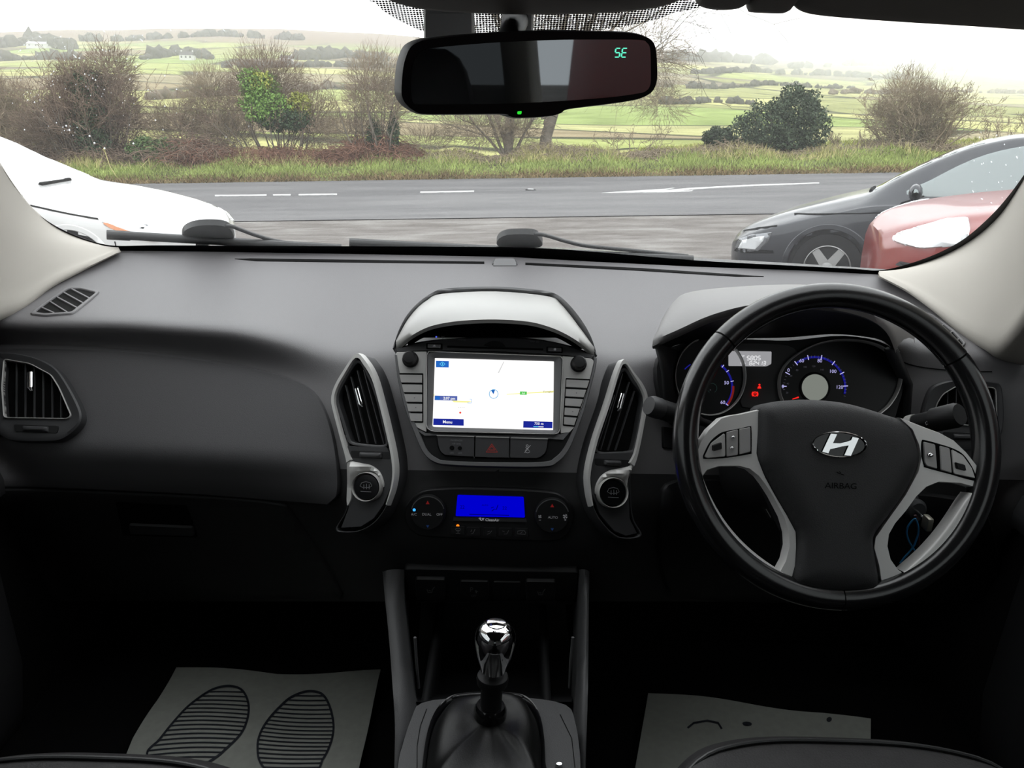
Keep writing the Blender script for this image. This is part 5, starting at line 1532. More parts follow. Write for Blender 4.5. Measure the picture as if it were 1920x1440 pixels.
seg7('SE', *c1(1532, 322), 8.8, 16.5, 3.8, SMI, GRN, gls, 2.2, 0.0017, 0.16)
flat('power_light', [rounded([c1(888, 742), c1(918, 740), c1(914, 762), c1(888, 762)], 2)], SMI, glow('green_led', (0.03, 0.75, 0.04), 1.0), mir, h=0.0004, label='lit green lamp under the mirror')
tube('mirror_arm', [mc - MN * 0.028 + Vector((0, 0, 0.010)), mc - MN * 0.05 + Vector((-0.002, 0, 0.028)), W(968, 28)[0] + Vector((0, -0.012, -0.004))], [0.009, 0.010, 0.013], BLACKP, mir, 16)
wv = [[W(u, v)[0] + W(u, v)[1] * 0.004 for u in np.linspace(797, 890, 6)] for v in np.linspace(-30, 96, 8)]
mnt = empty('camera_housing', W(845, 40)[0], 'dark sensor housing on the windscreen left of the mirror arm', 'sensor housing')
plate('housing', rounded([(795, -20), (889, -20), (890, 60), (884, 76), (800, 82), (795, 70)], 6), W, DARKP, mnt, h=0.022, depth=-0.001, bev=4)
plate('mount_foot', rounded([(942, -20), (1002, -20), (1000, 52), (994, 60), (946, 60), (942, 50)], 6), W, DARKP, mir, h=0.016, depth=-0.001, bev=4, label='dark mount foot bonded to the glass')

# header trim, map lamp cover and sun visors
HDR = mat('header_trim', (0.20, 0.185, 0.168), 0.8, spec=0.2, bump=0.2, bscale=700)
ovh = empty('overhead_console', atY(985, 0, 0.80), 'dark padded overhead cover above the mirror', 'overhead console')
oc = crv([(700, -60, .78), (716, -12, .775), (738, 4, .77), (790, 17, .765), (870, 24, .762), (960, 27, .76), (1060, 27, .76), (1160, 23, .762), (1232, 14, .767), (1275, 0, .772), (1292, -16, .775)][0:1] and
         [(700, -60), (716, -12), (738, 4), (790, 17), (870, 24), (960, 27), (1060, 27), (1160, 23), (1232, 14), (1275, 0), (1292, -16), (1300, -60)], 4, False)
rows = []
for dy, dz in ((0.015, 0.05), (0.012, 0.010), (0.0, 0.0), (-0.02, -0.0005), (-0.10, 0.012), (-0.16, 0.03)):
    rows.append([atY(u, v, 0.775) + Vector((0, dy, dz)) for u, v in oc])
grid_obj('cover', rows, HDR, ovh, angle=60)
def visor(label, px, Y):
    v_ = empty('sun_visor', atY(px[len(px) // 2][0], px[len(px) // 2][1], Y), label, 'sun visor')
    P = crv(px, 4, False)
    rows = []
    for dy, dz in ((0.012, 0.055), (0.010, 0.008), (0.004, 0.001), (-0.004, 0.0), (-0.016, 0.004), (-0.09, 0.022), (-0.18, 0.04)):
        rows.append([atY(u, v, Y) + Vector((0, dy, dz)) for u, v in P])
    grid_obj('panel', rows, HDR, v_, angle=60)
    return v_
visor('folded grey sun visor above the driver side of the windscreen', [(1486, 6), (1500, 20), (1530, 29), (1600, 36), (1700, 43), (1800, 49), (1920, 57), (2060, 66)], 0.80)
def clip_(label, px):
    c = empty('visor_clip', atY(px[0][0], px[0][1], 0.80), label, 'visor clip')
    P = crv(px, 4, False)
    rows = []
    for dy, dz in ((0.012, 0.04), (0.008, 0.004), (0, 0), (-0.012, 0.0005), (-0.05, 0.012)):
        rows.append([atY(u, v, 0.80) + Vector((0, dy, dz)) for u, v in P])
    grid_obj('clip_body', rows, HDR, c, angle=60)
clip_('small rounded visor hinge cover nearest the mirror', [(1296, -22), (1303, 0), (1312, 11), (1330, 17), (1355, 19), (1380, 17), (1395, 11), (1401, 2), (1403, -22)])
clip_('small rounded visor clip beside the folded visor', [(1401, -22), (1402, 16), (1408, 23), (1440, 25), (1468, 25), (1476, 20), (1481, 8), (1484, -22)])

# ================================================================== wipers outside the glass
WIP = mat('wiper_black', (0.012, 0.013, 0.014), 0.5, spec=0.4)
def Wout(u, v, d=0.012):
    return W(u, v, d)[0]
def Wsurf(d):
    def f(u, v):
        return W(u, v, d)
    return f
def wiper(label, blade, joint, arm):
    r = empty('wiper', Wout(*joint[0]), label, 'wiper')
    b0, b1 = blade
    P = crv([b0, lr(b0, b1, 0.5), b1], 10, False)
    tube('blade', [Wout(u, v, 0.010) for u, v in P], [0.0075] * len(P), WIP, r, 10)
    tube('spoiler_strip', [Wout(u, v - 3, 0.016) for u, v in P], [0.0055] * len(P), WIP, r, 8)
    plate('joint_cover', crv(joint, 4), Wsurf(0.022), WIP, r, h=0.004, depth=0.010, bev=2, dome=0.004, domed=10)
    tube('arm', [Wout(u, v, 0.024) for u, v in crv(arm, 5, False)], [0.0055] * (5 * (len(arm) - 1) + 1), WIP, r, 10, flatten=0.7)
    tube('end_cap', [Wout(*lr(b0, b1, 0.0), 0.014), Wout(*lr(b0, b1, 0.10), 0.014)], [0.009, 0.009], WIP, r, 10)
    return r
wiper('passenger side wiper parked in front of the white hatchback', ((200, 440), (640, 466)),
      [(342, 444), (346, 432), (362, 424), (385, 421), (415, 422), (430, 428), (437, 438), (437, 450), (410, 452), (360, 450)], [(405, 424), (432, 424), (450, 430), (480, 441), (520, 452), (580, 462), (650, 468)])
wiper('driver side wiper parked at the middle of the windscreen', ((655, 455), (1300, 487)),
      [(932, 458), (935, 447), (948, 440), (970, 438), (1000, 439), (1012, 447), (1016, 460), (990, 464), (950, 463)], [(985, 440), (1010, 439), (1030, 443), (1060, 452), (1100, 461), (1180, 469), (1290, 480)])

# ================================================================== seats, mats, pedals
def seat(label, cx, yf, zt, hw):
    s = empty('front_seat', (cx, 0.25, 0.45), label, 'seat')
    rows = []
    # cushion: sections from the front edge backwards
    for y, dz, kw, zb in ((yf - 0.005, -0.20, 0.86, 0.20), (yf + 0.006, -0.10, 0.90, 0.20), (yf, -0.035, 0.93, 0.20), (yf - 0.022, -0.008, 0.955, 0.2), (yf - 0.06, 0.0, 0.98, 0.2), (yf - 0.2, -0.012, 1.0, 0.2), (yf - 0.42, -0.035, 1.0, 0.2), (yf - 0.56, -0.05, 1.0, 0.2)):
        r = []
        for i in range(25):
            t = -1 + 2 * i / 24
            e = max(0.0, abs(t) - 0.55) / 0.45
            bol = 0.018 * math.exp(-((abs(t) - 0.80) / 0.12) ** 2)
            r.append(Vector((cx + hw * kw * t, y - 0.10 * abs(t) ** 3.2, zt + dz - 0.13 * e ** 2.6 + (bol if y < yf - 0.1 else 0) - 0.012 * (1 - abs(t)) * 0)))
        rows.append(r)
    grid_obj('cushion', smooth_grid(rows, 2, 4), FABRIC, s, angle=80)
    sm = [Vector((cx + hw * 0.93 * t, yf - 0.034 - 0.10 * abs(t) ** 3.2, zt + 0.0005 - 0.13 * (max(0, abs(t) - 0.55) / 0.45) ** 2.6)) for t in np.linspace(-0.97, 0.97, 40)]
    tube('piping', sm, 0.0022, LEATHER, s, 8, label='piped seam along the cushion front')
    box('seat_base', (cx - hw * 0.8, -0.15, 0.425), (cx + hw * 0.8, yf - 0.10, zt - 0.14), BLACKP, s, 0.03)
    rows = []
    for z, y, k in ((zt - 0.08, -0.02, 1.0), (zt + 0.1, -0.06, 1.0), (zt + 0.35, -0.14, 0.95), (zt + 0.52, -0.19, 0.85), (zt + 0.56, -0.22, 0.7)):
        r = []
        for i in range(17):
            t = -1 + 2 * i / 16
            r.append(Vector((cx + hw * k * t, y - 0.06 - 0.04 * (1 - abs(t) ** 2), z)))
        rows.append(r)
    b = grid_obj('backrest', smooth_grid(rows, 2, 3), FABRIC, s, angle=80, thick=0.10)
    return s
s1 = atZ(250, 1403, 0.775)
seat('passenger front seat cushion edge below the footprint paper mat', -0.385, s1.y + 0.020, 0.775, 0.235)
s2 = atZ(1480, 1368, 0.80)
seat('driver front seat cushion edge below the steering wheel', 0.335, s2.y + 0.020, 0.80, 0.235)

PAPER = mat('grey_paper', (0.50, 0.51, 0.465), 0.85, spec=0.2, bump=0.3, bscale=120, vary=0.06, vscale=80)
NAVY = mat('navy_print', (0.012, 0.016, 0.028), 0.7)
ZM = 0.436
def FL(u, v):
    p = atZ(u, v, ZM)
    return p, Vector((0, 0, 1))
def paper(label, outl, fold=None):
    m_ = empty('paper_mat', FL(*outl[0])[0], label, 'paper mat')
    def S(u, v):
        p, n = FL(u, v)
        p = p + Vector((0, 0, 0.004 * math.sin(p.x * 23) + 0.003 * math.sin(p.y * 31 + p.x * 9) + 0.007))
        return p, n
    plate('sheet', outl, S, PAPER, m_, h=0.0004, depth=0.0004, bev=0, grid=14, angle=70)
    return m_, S
m1, Sm = paper('grey paper floor mat printed with two striped footprints', [(331, 1254), (430, 1263), (520, 1270), (620, 1269), (714, 1267), (700, 1330), (668, 1480), (200, 1500), (250, 1390), (296, 1318)])
def c4(x, y): return (x * 760 / 1920, 1100 + y * 340 / 859)
for foot, rng in (([(700, 812), (760, 752), (830, 670), (900, 590), (980, 525), (1040, 498), (1100, 492), (1150, 510), (1176, 560), (1178, 620), (1160, 690), (1130, 740), (1080, 790), (1020, 840), (900, 900), (760, 900)], 0),
                  ([(1222, 780), (1232, 720), (1262, 655), (1310, 590), (1370, 535), (1430, 510), (1480, 506), (1530, 525), (1562, 580), (1580, 660), (1576, 730), (1555, 800), (1530, 848), (1490, 900), (1300, 900), (1235, 850)], 1)):
    P = [c4(*p) for p in crv(foot, 5)]
    stroke('footprint_outline', [P + [P[0]]], Sm, 4.2, NAVY, m1, h=0.0016)
    A = np.array(P)
    L = []
    for y in range(522, 900, 21):
        sl = -0.02 if rng == 0 else 0.055
        xs = []
        for i in range(len(P)):
            a, b = A[i], A[(i + 1) % len(P)]
            m0 = c4(900 if rng == 0 else 1400, y)
            fa, fb = a[1] - (m0[1] + sl * (a[0] - m0[0])), b[1] - (m0[1] + sl * (b[0] - m0[0]))
            if fa * fb < 0:
                t = fa / (fa - fb)
                xs.append(a + (b - a) * t)
        if len(xs) == 2:
            L.append(densify([tuple(xs[0]), tuple(xs[1])], 14, False))
    stroke('footprint_stripes', L, Sm, 2.4, NAVY, m1, h=0.0016)
m2, Sm2 = paper('grey paper floor mat half hidden under the driver seat cushion', [(1215, 1303), (1330, 1317), (1450, 1332), (1540, 1344), (1630, 1360), (1632, 1480), (1180, 1500), (1195, 1420)])
flat('print_mark', [ell(1400, 1363, 9, 4, 14), ell(1553, 1357, 5, 4, 12)], Sm2, NAVY, m2, h=0.0016)
stroke('footprint_outline', [[c4(0, 0)] and [(1288, 1374), (1300, 1364), (1325, 1360), (1345, 1364), (1352, 1376)]], Sm2, 4, NAVY, m2, h=0.0016)
PED = mat('pedal_rubber', (0.05, 0.05, 0.052), 0.4, spec=0.5)
for label, u, v in (('black ribbed clutch pedal in the driver footwell', 1265, 1215), ('black ribbed brake pedal in the driver footwell', 1380, 1195)):
    pd = empty('pedal', atY(u, v, 1.33), label, 'pedal')
    SP_ = tilted(atY(u, v, 1.33), 40)
    plate('pad', rounded([(u - 24, v - 26), (u + 24, v - 26), (u + 22, v + 26), (u - 22, v + 26)], 6), SP_, PED, pd, h=0.006, depth=0.006, bev=2)
    for k in range(5):
        q = v - 18 + k * 9
        plate('rib', [(u - 17, q + 5), (u + 17, q - 5), (u + 17, q - 2), (u - 17, q + 8)], SP_, PED, pd, h=0.009, depth=-0.005, bev=0.6)
    p0 = SP_(u, v)[0]
    tube('arm', [p0 + Vector((0, 0.008, 0)), p0 + Vector((0, 0.10, 0.10)), p0 + Vector((0, 0.16, 0.25))], 0.008, BLACKP, pd, 10)
# ================================================================== ground, road, fields
def sstep(a, b, x):
    t = np.clip((x - a) / (b - a), 0, 1)
    return t * t * (3 - 2 * t)
ROADZ, TILT = -0.42, 0.045
def pg(u, v):
    """pixel ray on the road plane"""
    d = rdir(u, v)
    t = (ROADZ - CAM.z) / (d.z - TILT * d.x)
    return CAM + d * t
Y_FAR, Y_NEAR = pg(960, 335.5).y, pg(960, 409).y
def ground_z(x, y):
    x, y = np.asarray(x, float), np.asarray(y, float)
    mid = np.interp(x, [-20, -4, 2.9, 10], [-0.45, -0.36, -0.32, 0.03])
    road = ROADZ + TILT * np.clip(x, -60, 60)
    return mid * sstep(4.6, 7.2, y) * (1 - sstep(8.5, 12, y)) + road * sstep(8.5, 12, y)
VERGE_W = 3.2
_ty = [0, 2.5, 6, 12, 40, 95, 220, 380, 600, 900, 1300, 1550, 1900]
_tz = [0.0, 0.42, 0.40, 0.0, -1.2, -2.6, -2.0, 5.5, 20, 45, 93, 122, 128]
def hill_mul(x, y):
    az = np.degrees(np.arctan2(x, np.maximum(y, 1)))
    return np.interp(az, [-45, -33, -26, -19, -12, -5, 8, 18, 30, 45], [0.86, 0.86, 0.93, 1.03, 1.01, 0.97, 0.93, 0.86, 0.80, 0.76])
def land_z(x, y):
    x, y = np.asarray(x, float), np.asarray(y, float)
    t = y - Y_FAR
    z = np.interp(t, _ty, _tz)
    z = np.where(z > 0.6, z * hill_mul(x, y), z)
    z = z + (ROADZ + TILT * np.clip(x, -40, 40)) * (1 - sstep(6, 60, t))
    z = z + sstep(1, 4, t) * (1 - sstep(20, 60, t)) * (0.10 * np.sin(x * 1.3) + 0.07 * np.sin(x * 2.9 + 1))
    return z + sstep(40, 300, t) * (1.2 * np.sin(x / 70) + 0.8 * np.sin(x / 31 + y / 55))
def on_land(u, v):
    d = rdir(u, v)
    d = d / d.y
    y = Y_FAR + 1
    while y < 1800:
        p = CAM + d * y
        if p.z <= land_z(p.x, p.y): return p
        y *= 1.012
    return CAM + d * 1500

def noise_mat(name, cols, scale, rough=0.95, bump=0.0, bscale=None, detail=6, stretch=(1, 1, 1), pos=(0.35, 0.5, 0.65), fine=None):
    m = bpy.data.materials.new(name)
    m.use_nodes = True
    nt = m.node_tree
    b = nt.nodes['Principled BSDF']
    b.inputs['Roughness'].default_value = rough
    b.inputs['Specular IOR Level'].default_value = 0.2
    tc = nt.nodes.new('ShaderNodeTexCoord')
    mp = nt.nodes.new('ShaderNodeMapping')
    mp.inputs['Scale'].default_value = stretch
    n = nt.nodes.new('ShaderNodeTexNoise')
    n.inputs['Scale'].default_value = scale
    n.inputs['Detail'].default_value = detail
    n.inputs['Roughness'].default_value = 0.65
    cr = nt.nodes.new('ShaderNodeValToRGB')
    e = cr.color_ramp.elements
    while len(e) < len(cols): e.new(0.5)
    cols = [tuple(q * ALB for q in c) for c in cols]
    for i, c in enumerate(cols):
        e[i].position = pos[i] if len(pos) == len(cols) else 0.3 + 0.4 * i / (len(cols) - 1)
        e[i].color = (*c, 1)
    nt.links.new(tc.outputs['Object'], mp.inputs[0])
    nt.links.new(mp.outputs[0], n.inputs['Vector'])
    nt.links.new(n.outputs['Fac'], cr.inputs[0])
    nt.links.new(cr.outputs[0], b.inputs['Base Color'])
    if bump:
        n2 = nt.nodes.new('ShaderNodeTexNoise')
        n2.inputs['Scale'].default_value = bscale or scale * 5
        n2.inputs['Detail'].default_value = 5
        bp = nt.nodes.new('ShaderNodeBump')
        bp.inputs['Strength'].default_value = bump
        bp.inputs['Distance'].default_value = 0.03
        nt.links.new(tc.outputs['Object'], n2.inputs['Vector'])
        nt.links.new(n2.outputs['Fac'], bp.inputs['Height'])
        nt.links.new(bp.outputs['Normal'], b.inputs['Normal'])
    MATS[name] = m
    return m
GRAVEL = noise_mat('layby_gravel', [(0.15, 0.132, 0.120), (0.22, 0.20, 0.185), (0.33, 0.315, 0.295)], 2.6, bump=0.8, bscale=22, detail=9, stretch=(0.35, 1, 1))
ASPH = noise_mat('road_asphalt', [(0.15, 0.147, 0.150), (0.19, 0.186, 0.188), (0.24, 0.236, 0.236)], 0.9, rough=0.85, bump=0.4, bscale=40, detail=9, stretch=(0.25, 1.4, 1))
PAINTW = noise_mat('worn_white_paint', [(0.30, 0.30, 0.30), (0.70, 0.70, 0.69), (0.82, 0.82, 0.81)], 6, rough=0.8, pos=(0.3, 0.45, 0.6))
def ground_patch(name, y0, y1, x0, x1, nx, ny, m, lift=0.0, zf=ground_z):
    X, Y = np.meshgrid(np.linspace(x0, x1, nx), np.linspace(y0, y1, ny))
    Z = zf(X, Y) + lift
    V = np.stack([X.ravel(), Y.ravel(), Z.ravel()], 1)
    i, j = np.meshgrid(np.arange(ny - 1), np.arange(nx - 1), indexing='ij')
    a = (i * nx + j).ravel()
    return mesh_np(name, V, np.stack([a, a + 1, a + nx + 1, a + nx], 1), m, smooth=True, kind='structure')
ground_patch('ground', -12, Y_NEAR + 0.4, -60, 60, 81, 60, GRAVEL)
road = ground_patch('road', Y_NEAR, Y_FAR + 0.1, -60, 60, 80, 16, ASPH, 0.015)
road['label'] = 'grey two-lane road crossing behind the lay-by'
def marking(pts, label=None):
    P = [pg(*q) for q in pts]
    V = [p + Vector((0, 0, 0.026)) for p in P] + [p + Vector((0, 0, 0.015)) for p in P]
    n = len(P)
    F = [list(range(n))] + [[i, (i + 1) % n, n + (i + 1) % n, n + i] for i in range(n)]
    return obj('road_marking', V, F, PAINTW, road, smooth=False, label=label)
for u0, v0, u1, v1 in ((403, 368.5, 500, 367.5), (512, 367.4, 545, 367), (560, 366.9, 632, 366), (788, 362.2, 889, 360.3)):
    marking([(u0, v0 - 1.0), (u1, v1 - 1.0), (u1, v1 + 1.2), (u0, v0 + 1.2)])
marking([(1128, 363.5), (1180, 360), (1240, 356.5), (1265, 354), (1245, 359), (1290, 354.5), (1400, 348.5), (1535, 344), (1536, 345.6), (1400, 351), (1310, 356), (1270, 360), (1300, 358.6), (1295, 360.6), (1240, 362.5)], 'long worn white hatching on the road')
sp_ = pg(995, 357.5)
cats = empty('road_stud', sp_, 'small pale reflecting stud in the middle of the road', 'road stud')
box('stud_body', sp_ + Vector((-0.07, -0.05, 0.0)), sp_ + Vector((0.07, 0.05, 0.045)), mat('stud_white', (0.7, 0.7, 0.7), 0.5), cats, 0.015)
box('stud_base', sp_ + Vector((-0.12, -0.08, -0.01)), sp_ + Vector((0.12, 0.08, 0.03)), RUBBER, cats, 0.01)

# land beyond the road: verge, then fields climbing to the hills
FIELD = bpy.data.materials.new('patchwork_fields')
FIELD.use_nodes = True
nt = FIELD.node_tree
b = nt.nodes['Principled BSDF']
b.inputs['Roughness'].default_value = 1
b.inputs['Specular IOR Level'].default_value = 0.0
tc = nt.nodes.new('ShaderNodeTexCoord')
mp = nt.nodes.new('ShaderNodeMapping')
mp.inputs['Rotation'].default_value = (0, 0, 0.25)
mp.inputs['Scale'].default_value = (1 / 150, 1 / 85, 1)
wn = nt.nodes.new('ShaderNodeTexNoise')
wn.inputs['Scale'].default_value = 0.01
vo = nt.nodes.new('ShaderNodeTexVoronoi')
vo.voronoi_dimensions = '2D'
vo.inputs['Scale'].default_value = 1
vo.inputs['Randomness'].default_value = 0.75
ve = nt.nodes.new('ShaderNodeTexVoronoi')
ve.voronoi_dimensions = '2D'
ve.feature = 'DISTANCE_TO_EDGE'
ve.inputs['Scale'].default_value = 1
ve.inputs['Randomness'].default_value = 0.75
sep = nt.nodes.new('ShaderNodeSeparateColor')
cr = nt.nodes.new('ShaderNodeValToRGB')
cr.color_ramp.interpolation = 'CONSTANT'
e = cr.color_ramp.elements
cols = [(0.19, 0.195, 0.085), (0.215, 0.235, 0.09), (0.175, 0.145, 0.09), (0.28, 0.275, 0.12), (0.20, 0.175, 0.11), (0.17, 0.21, 0.075), (0.14, 0.12, 0.085), (0.255, 0.25, 0.12)]
while len(e) < len(cols): e.new(0.5)
for i, c in enumerate(cols):
    e[i].position = i / len(cols)
    e[i].color = (*[q * ALB * 2.0 for q in c], 1)
n = nt.nodes.new('ShaderNodeTexNoise')
n.inputs['Scale'].default_value = 0.06
n.inputs['Detail'].default_value = 8
mr = nt.nodes.new('ShaderNodeMapRange')
mr.inputs['From Min'].default_value, mr.inputs['From Max'].default_value = 0.3, 0.7
mr.inputs['To Min'].default_value, mr.inputs['To Max'].default_value = 0.7, 1.25
mul = nt.nodes.new('ShaderNodeMix')
mul.data_type, mul.blend_type = 'RGBA', 'MULTIPLY'
mul.inputs['Factor'].default_value = 1
edge = nt.nodes.new('ShaderNodeMapRange')
edge.inputs['From Min'].default_value, edge.inputs['From Max'].default_value = 0.015, 0.05
hed = nt.nodes.new('ShaderNodeMix')
hed.data_type = 'RGBA'
hed.inputs[6].default_value = (0.05, 0.052, 0.035, 1)
# heather-brown moor on the high ground
geo = nt.nodes.new('ShaderNodeSeparateXYZ')
hz = nt.nodes.new('ShaderNodeMapRange')
hz.inputs['From Min'].default_value, hz.inputs['From Max'].default_value = 62, 84
moor = nt.nodes.new('ShaderNodeMix')
moor.data_type = 'RGBA'
moor.inputs[7].default_value = (0.18, 0.14, 0.11, 1)
L = nt.links.new
L(tc.outputs['Object'], mp.inputs[0])
L(mp.outputs[0], vo.inputs['Vector'])
L(mp.outputs[0], ve.inputs['Vector'])
L(vo.outputs['Color'], sep.inputs[0])
L(sep.outputs[0], cr.inputs[0])
L(tc.outputs['Object'], n.inputs['Vector'])
L(n.outputs['Fac'], mr.inputs['Value'])
L(cr.outputs[0], mul.inputs[6])
L(mr.outputs[0], mul.inputs[7])
L(ve.outputs['Distance'], edge.inputs['Value'])
L(edge.outputs[0], hed.inputs['Factor'])
L(mul.outputs[2], hed.inputs[7])
L(tc.outputs['Object'], geo.inputs[0])
L(geo.outputs['Z'], hz.inputs['Value'])
L(hz.outputs[0], moor.inputs['Factor'])
L(hed.outputs[2], moor.inputs[6])
L(moor.outputs[2], b.inputs['Base Color'])
ys = np.concatenate([np.linspace(0, 14, 29), np.geomspace(15, 1900, 90)]) + Y_FAR
V = []
nx = 161
for y in ys:
    hw = 60 + 0.95 * y
    X = np.linspace(-hw, hw, nx)
    V.append(np.stack([X, np.full(nx, y), land_z(X, np.full(nx, y))], 1))
V = np.concatenate(V)
i, j = np.meshgrid(np.arange(len(ys) - 1), np.arange(nx - 1), indexing='ij')
a = (i * nx + j).ravel()
Fq = np.stack([a, a + 1, a + nx + 1, a + nx], 1)
nv = 20 * (nx - 1)
VERGE = noise_mat('verge_soil', [(0.07, 0.055, 0.035), (0.13, 0.125, 0.055), (0.17, 0.19, 0.07)], 0.8, bump=0.5)
mesh_np('terrain', V[:21 * nx], Fq[:nv], VERGE, smooth=True, kind='structure')
mesh_np('hills', V[20 * nx:], Fq[nv:] - 20 * nx, FIELD, smooth=True, kind='structure')

# ------------------------------------------------------------------ grass and undergrowth on the verge
def blades(name, n, yr, xr, hr, m, lean=0.5, wid=0.02, label=None, cat='grass', clump=None, zf=land_z, dens=None):
    x = RNG.uniform(*xr, n)
    y = RNG.uniform(*yr, n) + Y_FAR
    if dens is not None:
        keep = RNG.random(n) < dens(x, y - Y_FAR)
        x, y = x[keep], y[keep]
        n = len(x)
    h = RNG.uniform(*hr, n) * (0.6 + 0.4 * np.sin(x * 2.1) * np.sin(x * 0.7 + 2) + 0.35 * RNG.random(n))
    h = np.maximum(h, 0.03)
    z = zf(x, y)
    a = RNG.uniform(0, 2 * np.pi, n)
    dx, dy = np.cos(a) * wid, np.sin(a) * wid
    lx, ly = RNG.normal(0, lean, n) * h, RNG.normal(0, lean, n) * h
    V = np.zeros((n, 3, 3))
    V[:, 0] = np.stack([x - dx, y - dy, z - 0.02], 1)
    V[:, 1] = np.stack([x + dx, y + dy, z - 0.02], 1)
    V[:, 2] = np.stack([x + lx, y + ly, z + h], 1)
    o = mesh_np(name, V.reshape(-1, 3), np.arange(n * 3).reshape(-1, 3), m)
    tag(o, label, cat, kind='stuff')
    return o
GR1 = mat('grass_green', (0.44, 0.53, 0.16), 0.8, spec=0.2, vary=0.25, vscale=0.8)
GR2 = mat('grass_yellow', (0.64, 0.58, 0.26), 0.85, spec=0.2, vary=0.25, vscale=0.9)
GR3 = mat('grass_dead', (0.324, 0.243, 0.130), 0.9, spec=0.1, vary=0.3, vscale=0.9)
XR = (-26, 27)
blades('verge_grass', 60000, (0.4, 2.6), XR, (0.08, 0.20), GR1, 0.5, 0.016, 'bright green grass along the verge beyond the road')
blades('verge_tussocks', 42000, (1.6, 4.2), XR, (0.12, 0.36), GR2, 0.55, 0.016, 'yellowish long grass on top of the bank beyond the road',
       dens=lambda x, t: np.clip(0.5 + 0.5 * np.sin(x * 0.9 + 1.0) + 0.3 * np.sin(x * 2.3), 0.12, 1))
blades('edge_grass', 26000, (0.0, 0.8), XR, (0.05, 0.17), GR3, 0.8, 0.018, 'dead brown grass fringing the far road edge')
blades('field_grass', 20000, (4.2, 12), (-20, 22), (0.06, 0.2), mat('rough_field_grass', (0.486, 0.522, 0.162), 0.9, spec=0.1, vary=0.25, vscale=0.4), 0.5, 0.03, 'rough pale grass of the field behind the bank')

# ------------------------------------------------------------------ woody plants
def seg_mesh(name, segs, m, parent=None, k=4, label=None, kind=None):
    S = np.array([[*p, *q, r0, r1] for p, q, r0, r1 in segs])
    P, Q = S[:, 0:3], S[:, 3:6]
    D = Q - P
    D /= np.maximum(np.linalg.norm(D, axis=1), 1e-6)[:, None]
    R = np.where(np.abs(D[:, 2:3]) < 0.9, np.array([[0, 0, 1.0]]), np.array([[1.0, 0, 0]]))
    A = np.cross(D, R)
    A /= np.linalg.norm(A, axis=1)[:, None]
    B = np.cross(D, A)
    n = len(S)
    V = np.zeros((n, 2, k, 3))
    for i in range(k):
        t = 2 * np.pi * i / k
        o = A * np.cos(t) + B * np.sin(t)
        V[:, 0, i] = P + o * S[:, 6:7]
        V[:, 1, i] = Q + o * S[:, 7:8]
    base = (np.arange(n) * 2 * k)[:, None]
    F = np.stack([base + np.array([[i, (i + 1) % k, k + (i + 1) % k, k + i]]) for i in range(k)], 1).reshape(-1, 4)
    return mesh_np(name, V.reshape(-1, 3), F, m, parent, smooth=True, label=label, kind=kind)
def grow(rnd, segs, p, d, Ln, r, lvl, maxl, nch, ang, up, shrink, wob, steps=4):
    p, d = Vector(p), Vector(d).normalized()
    st = Ln / steps
    for s in range(steps):
        d = (d + Vector((rnd.gauss(0, wob), rnd.gauss(0, wob), rnd.gauss(0, wob) + up))).normalized()
        q = p + d * st
        ra, rb = r * (1 - s / steps * 0.55), r * (1 - (s + 1) / steps * 0.55)
        segs.append((tuple(p), tuple(q), ra, rb))
        p = q
        if lvl < maxl and (s > 0 or lvl > 0):
            for _ in range(nch if s < steps - 1 else nch + 1):
                if rnd.random() < 0.75:
                    ax = Vector((rnd.gauss(0, 1), rnd.gauss(0, 1), rnd.gauss(0, 1))).normalized()
                    ax = (ax - d * ax.dot(d)).normalized()
                    th = math.radians(rnd.uniform(*ang))
                    grow(rnd, segs, p, d * math.cos(th) + ax * math.sin(th), Ln * rnd.uniform(*shrink), rb * 0.6, lvl + 1, maxl, nch, ang, up, shrink, wob, 3)
def leaves(name, n, blobs, size, m, parent=None, label=None, kind=None, shell=0.5, seed=0):
    rg = np.random.default_rng(seed)
    B = np.array(blobs, float)
    w_ = B[:, 3] * B[:, 4] * B[:, 5]
    pick = rg.choice(len(B), n, p=w_ / w_.sum())
    d = rg.normal(size=(n, 3))
    d /= np.linalg.norm(d, axis=1)[:, None]
    rad = shell + (1 - shell) * rg.random(n) ** 0.5
    lump = 1 + 0.18 * np.sin(d[:, 0] * 7 + pick) * np.sin(d[:, 2] * 6) + rg.normal(0, 0.06, n)
    C = B[pick, :3] + d * B[pick, 3:6] * (rad * lump)[:, None]
    s = rg.uniform(*size, n)[:, None]
    a = rg.normal(size=(n, 3)) + d * 0.3
    a /= np.linalg.norm(a, axis=1)[:, None]
    t = np.cross(a, rg.normal(size=(n, 3)))
    t /= np.linalg.norm(t, axis=1)[:, None]
    q = np.cross(a, t)
    V = np.stack([C - t * s, C + q * s * 0.55, C + t * s, C - q * s * 0.55], 1)
    return mesh_np(name, V.reshape(-1, 3), np.arange(n * 4).reshape(-1, 4), m, parent, label=label, kind=kind)
def spot(u, t):
    y = Y_FAR + t
    d = rdir(u, 285)
    x = CAM.x + d.x / d.y * y
    return Vector((x, y, float(land_z(x, y))))
def ztop(u, v, t): return atY(u, v, Y_FAR + t).z
BARK = mat('bark_grey', (0.259, 0.227, 0.184), 0.95, spec=0.1, vary=0.3, vscale=6)
TWIG = mat('twig_brown', (0.311, 0.230, 0.173), 0.95, spec=0.1, vary=0.3, vscale=2)
TWIGR = mat('bramble_red', (0.322, 0.177, 0.125), 0.95, spec=0.1, vary=0.3, vscale=1.5)
TWIGP = mat('twig_pale', (0.441, 0.360, 0.255), 0.95, spec=0.1, vary=0.3, vscale=2)
IVY = mat('ivy_dark', (0.076, 0.126, 0.059), 0.6, spec=0.3, vary=0.35, vscale=3)
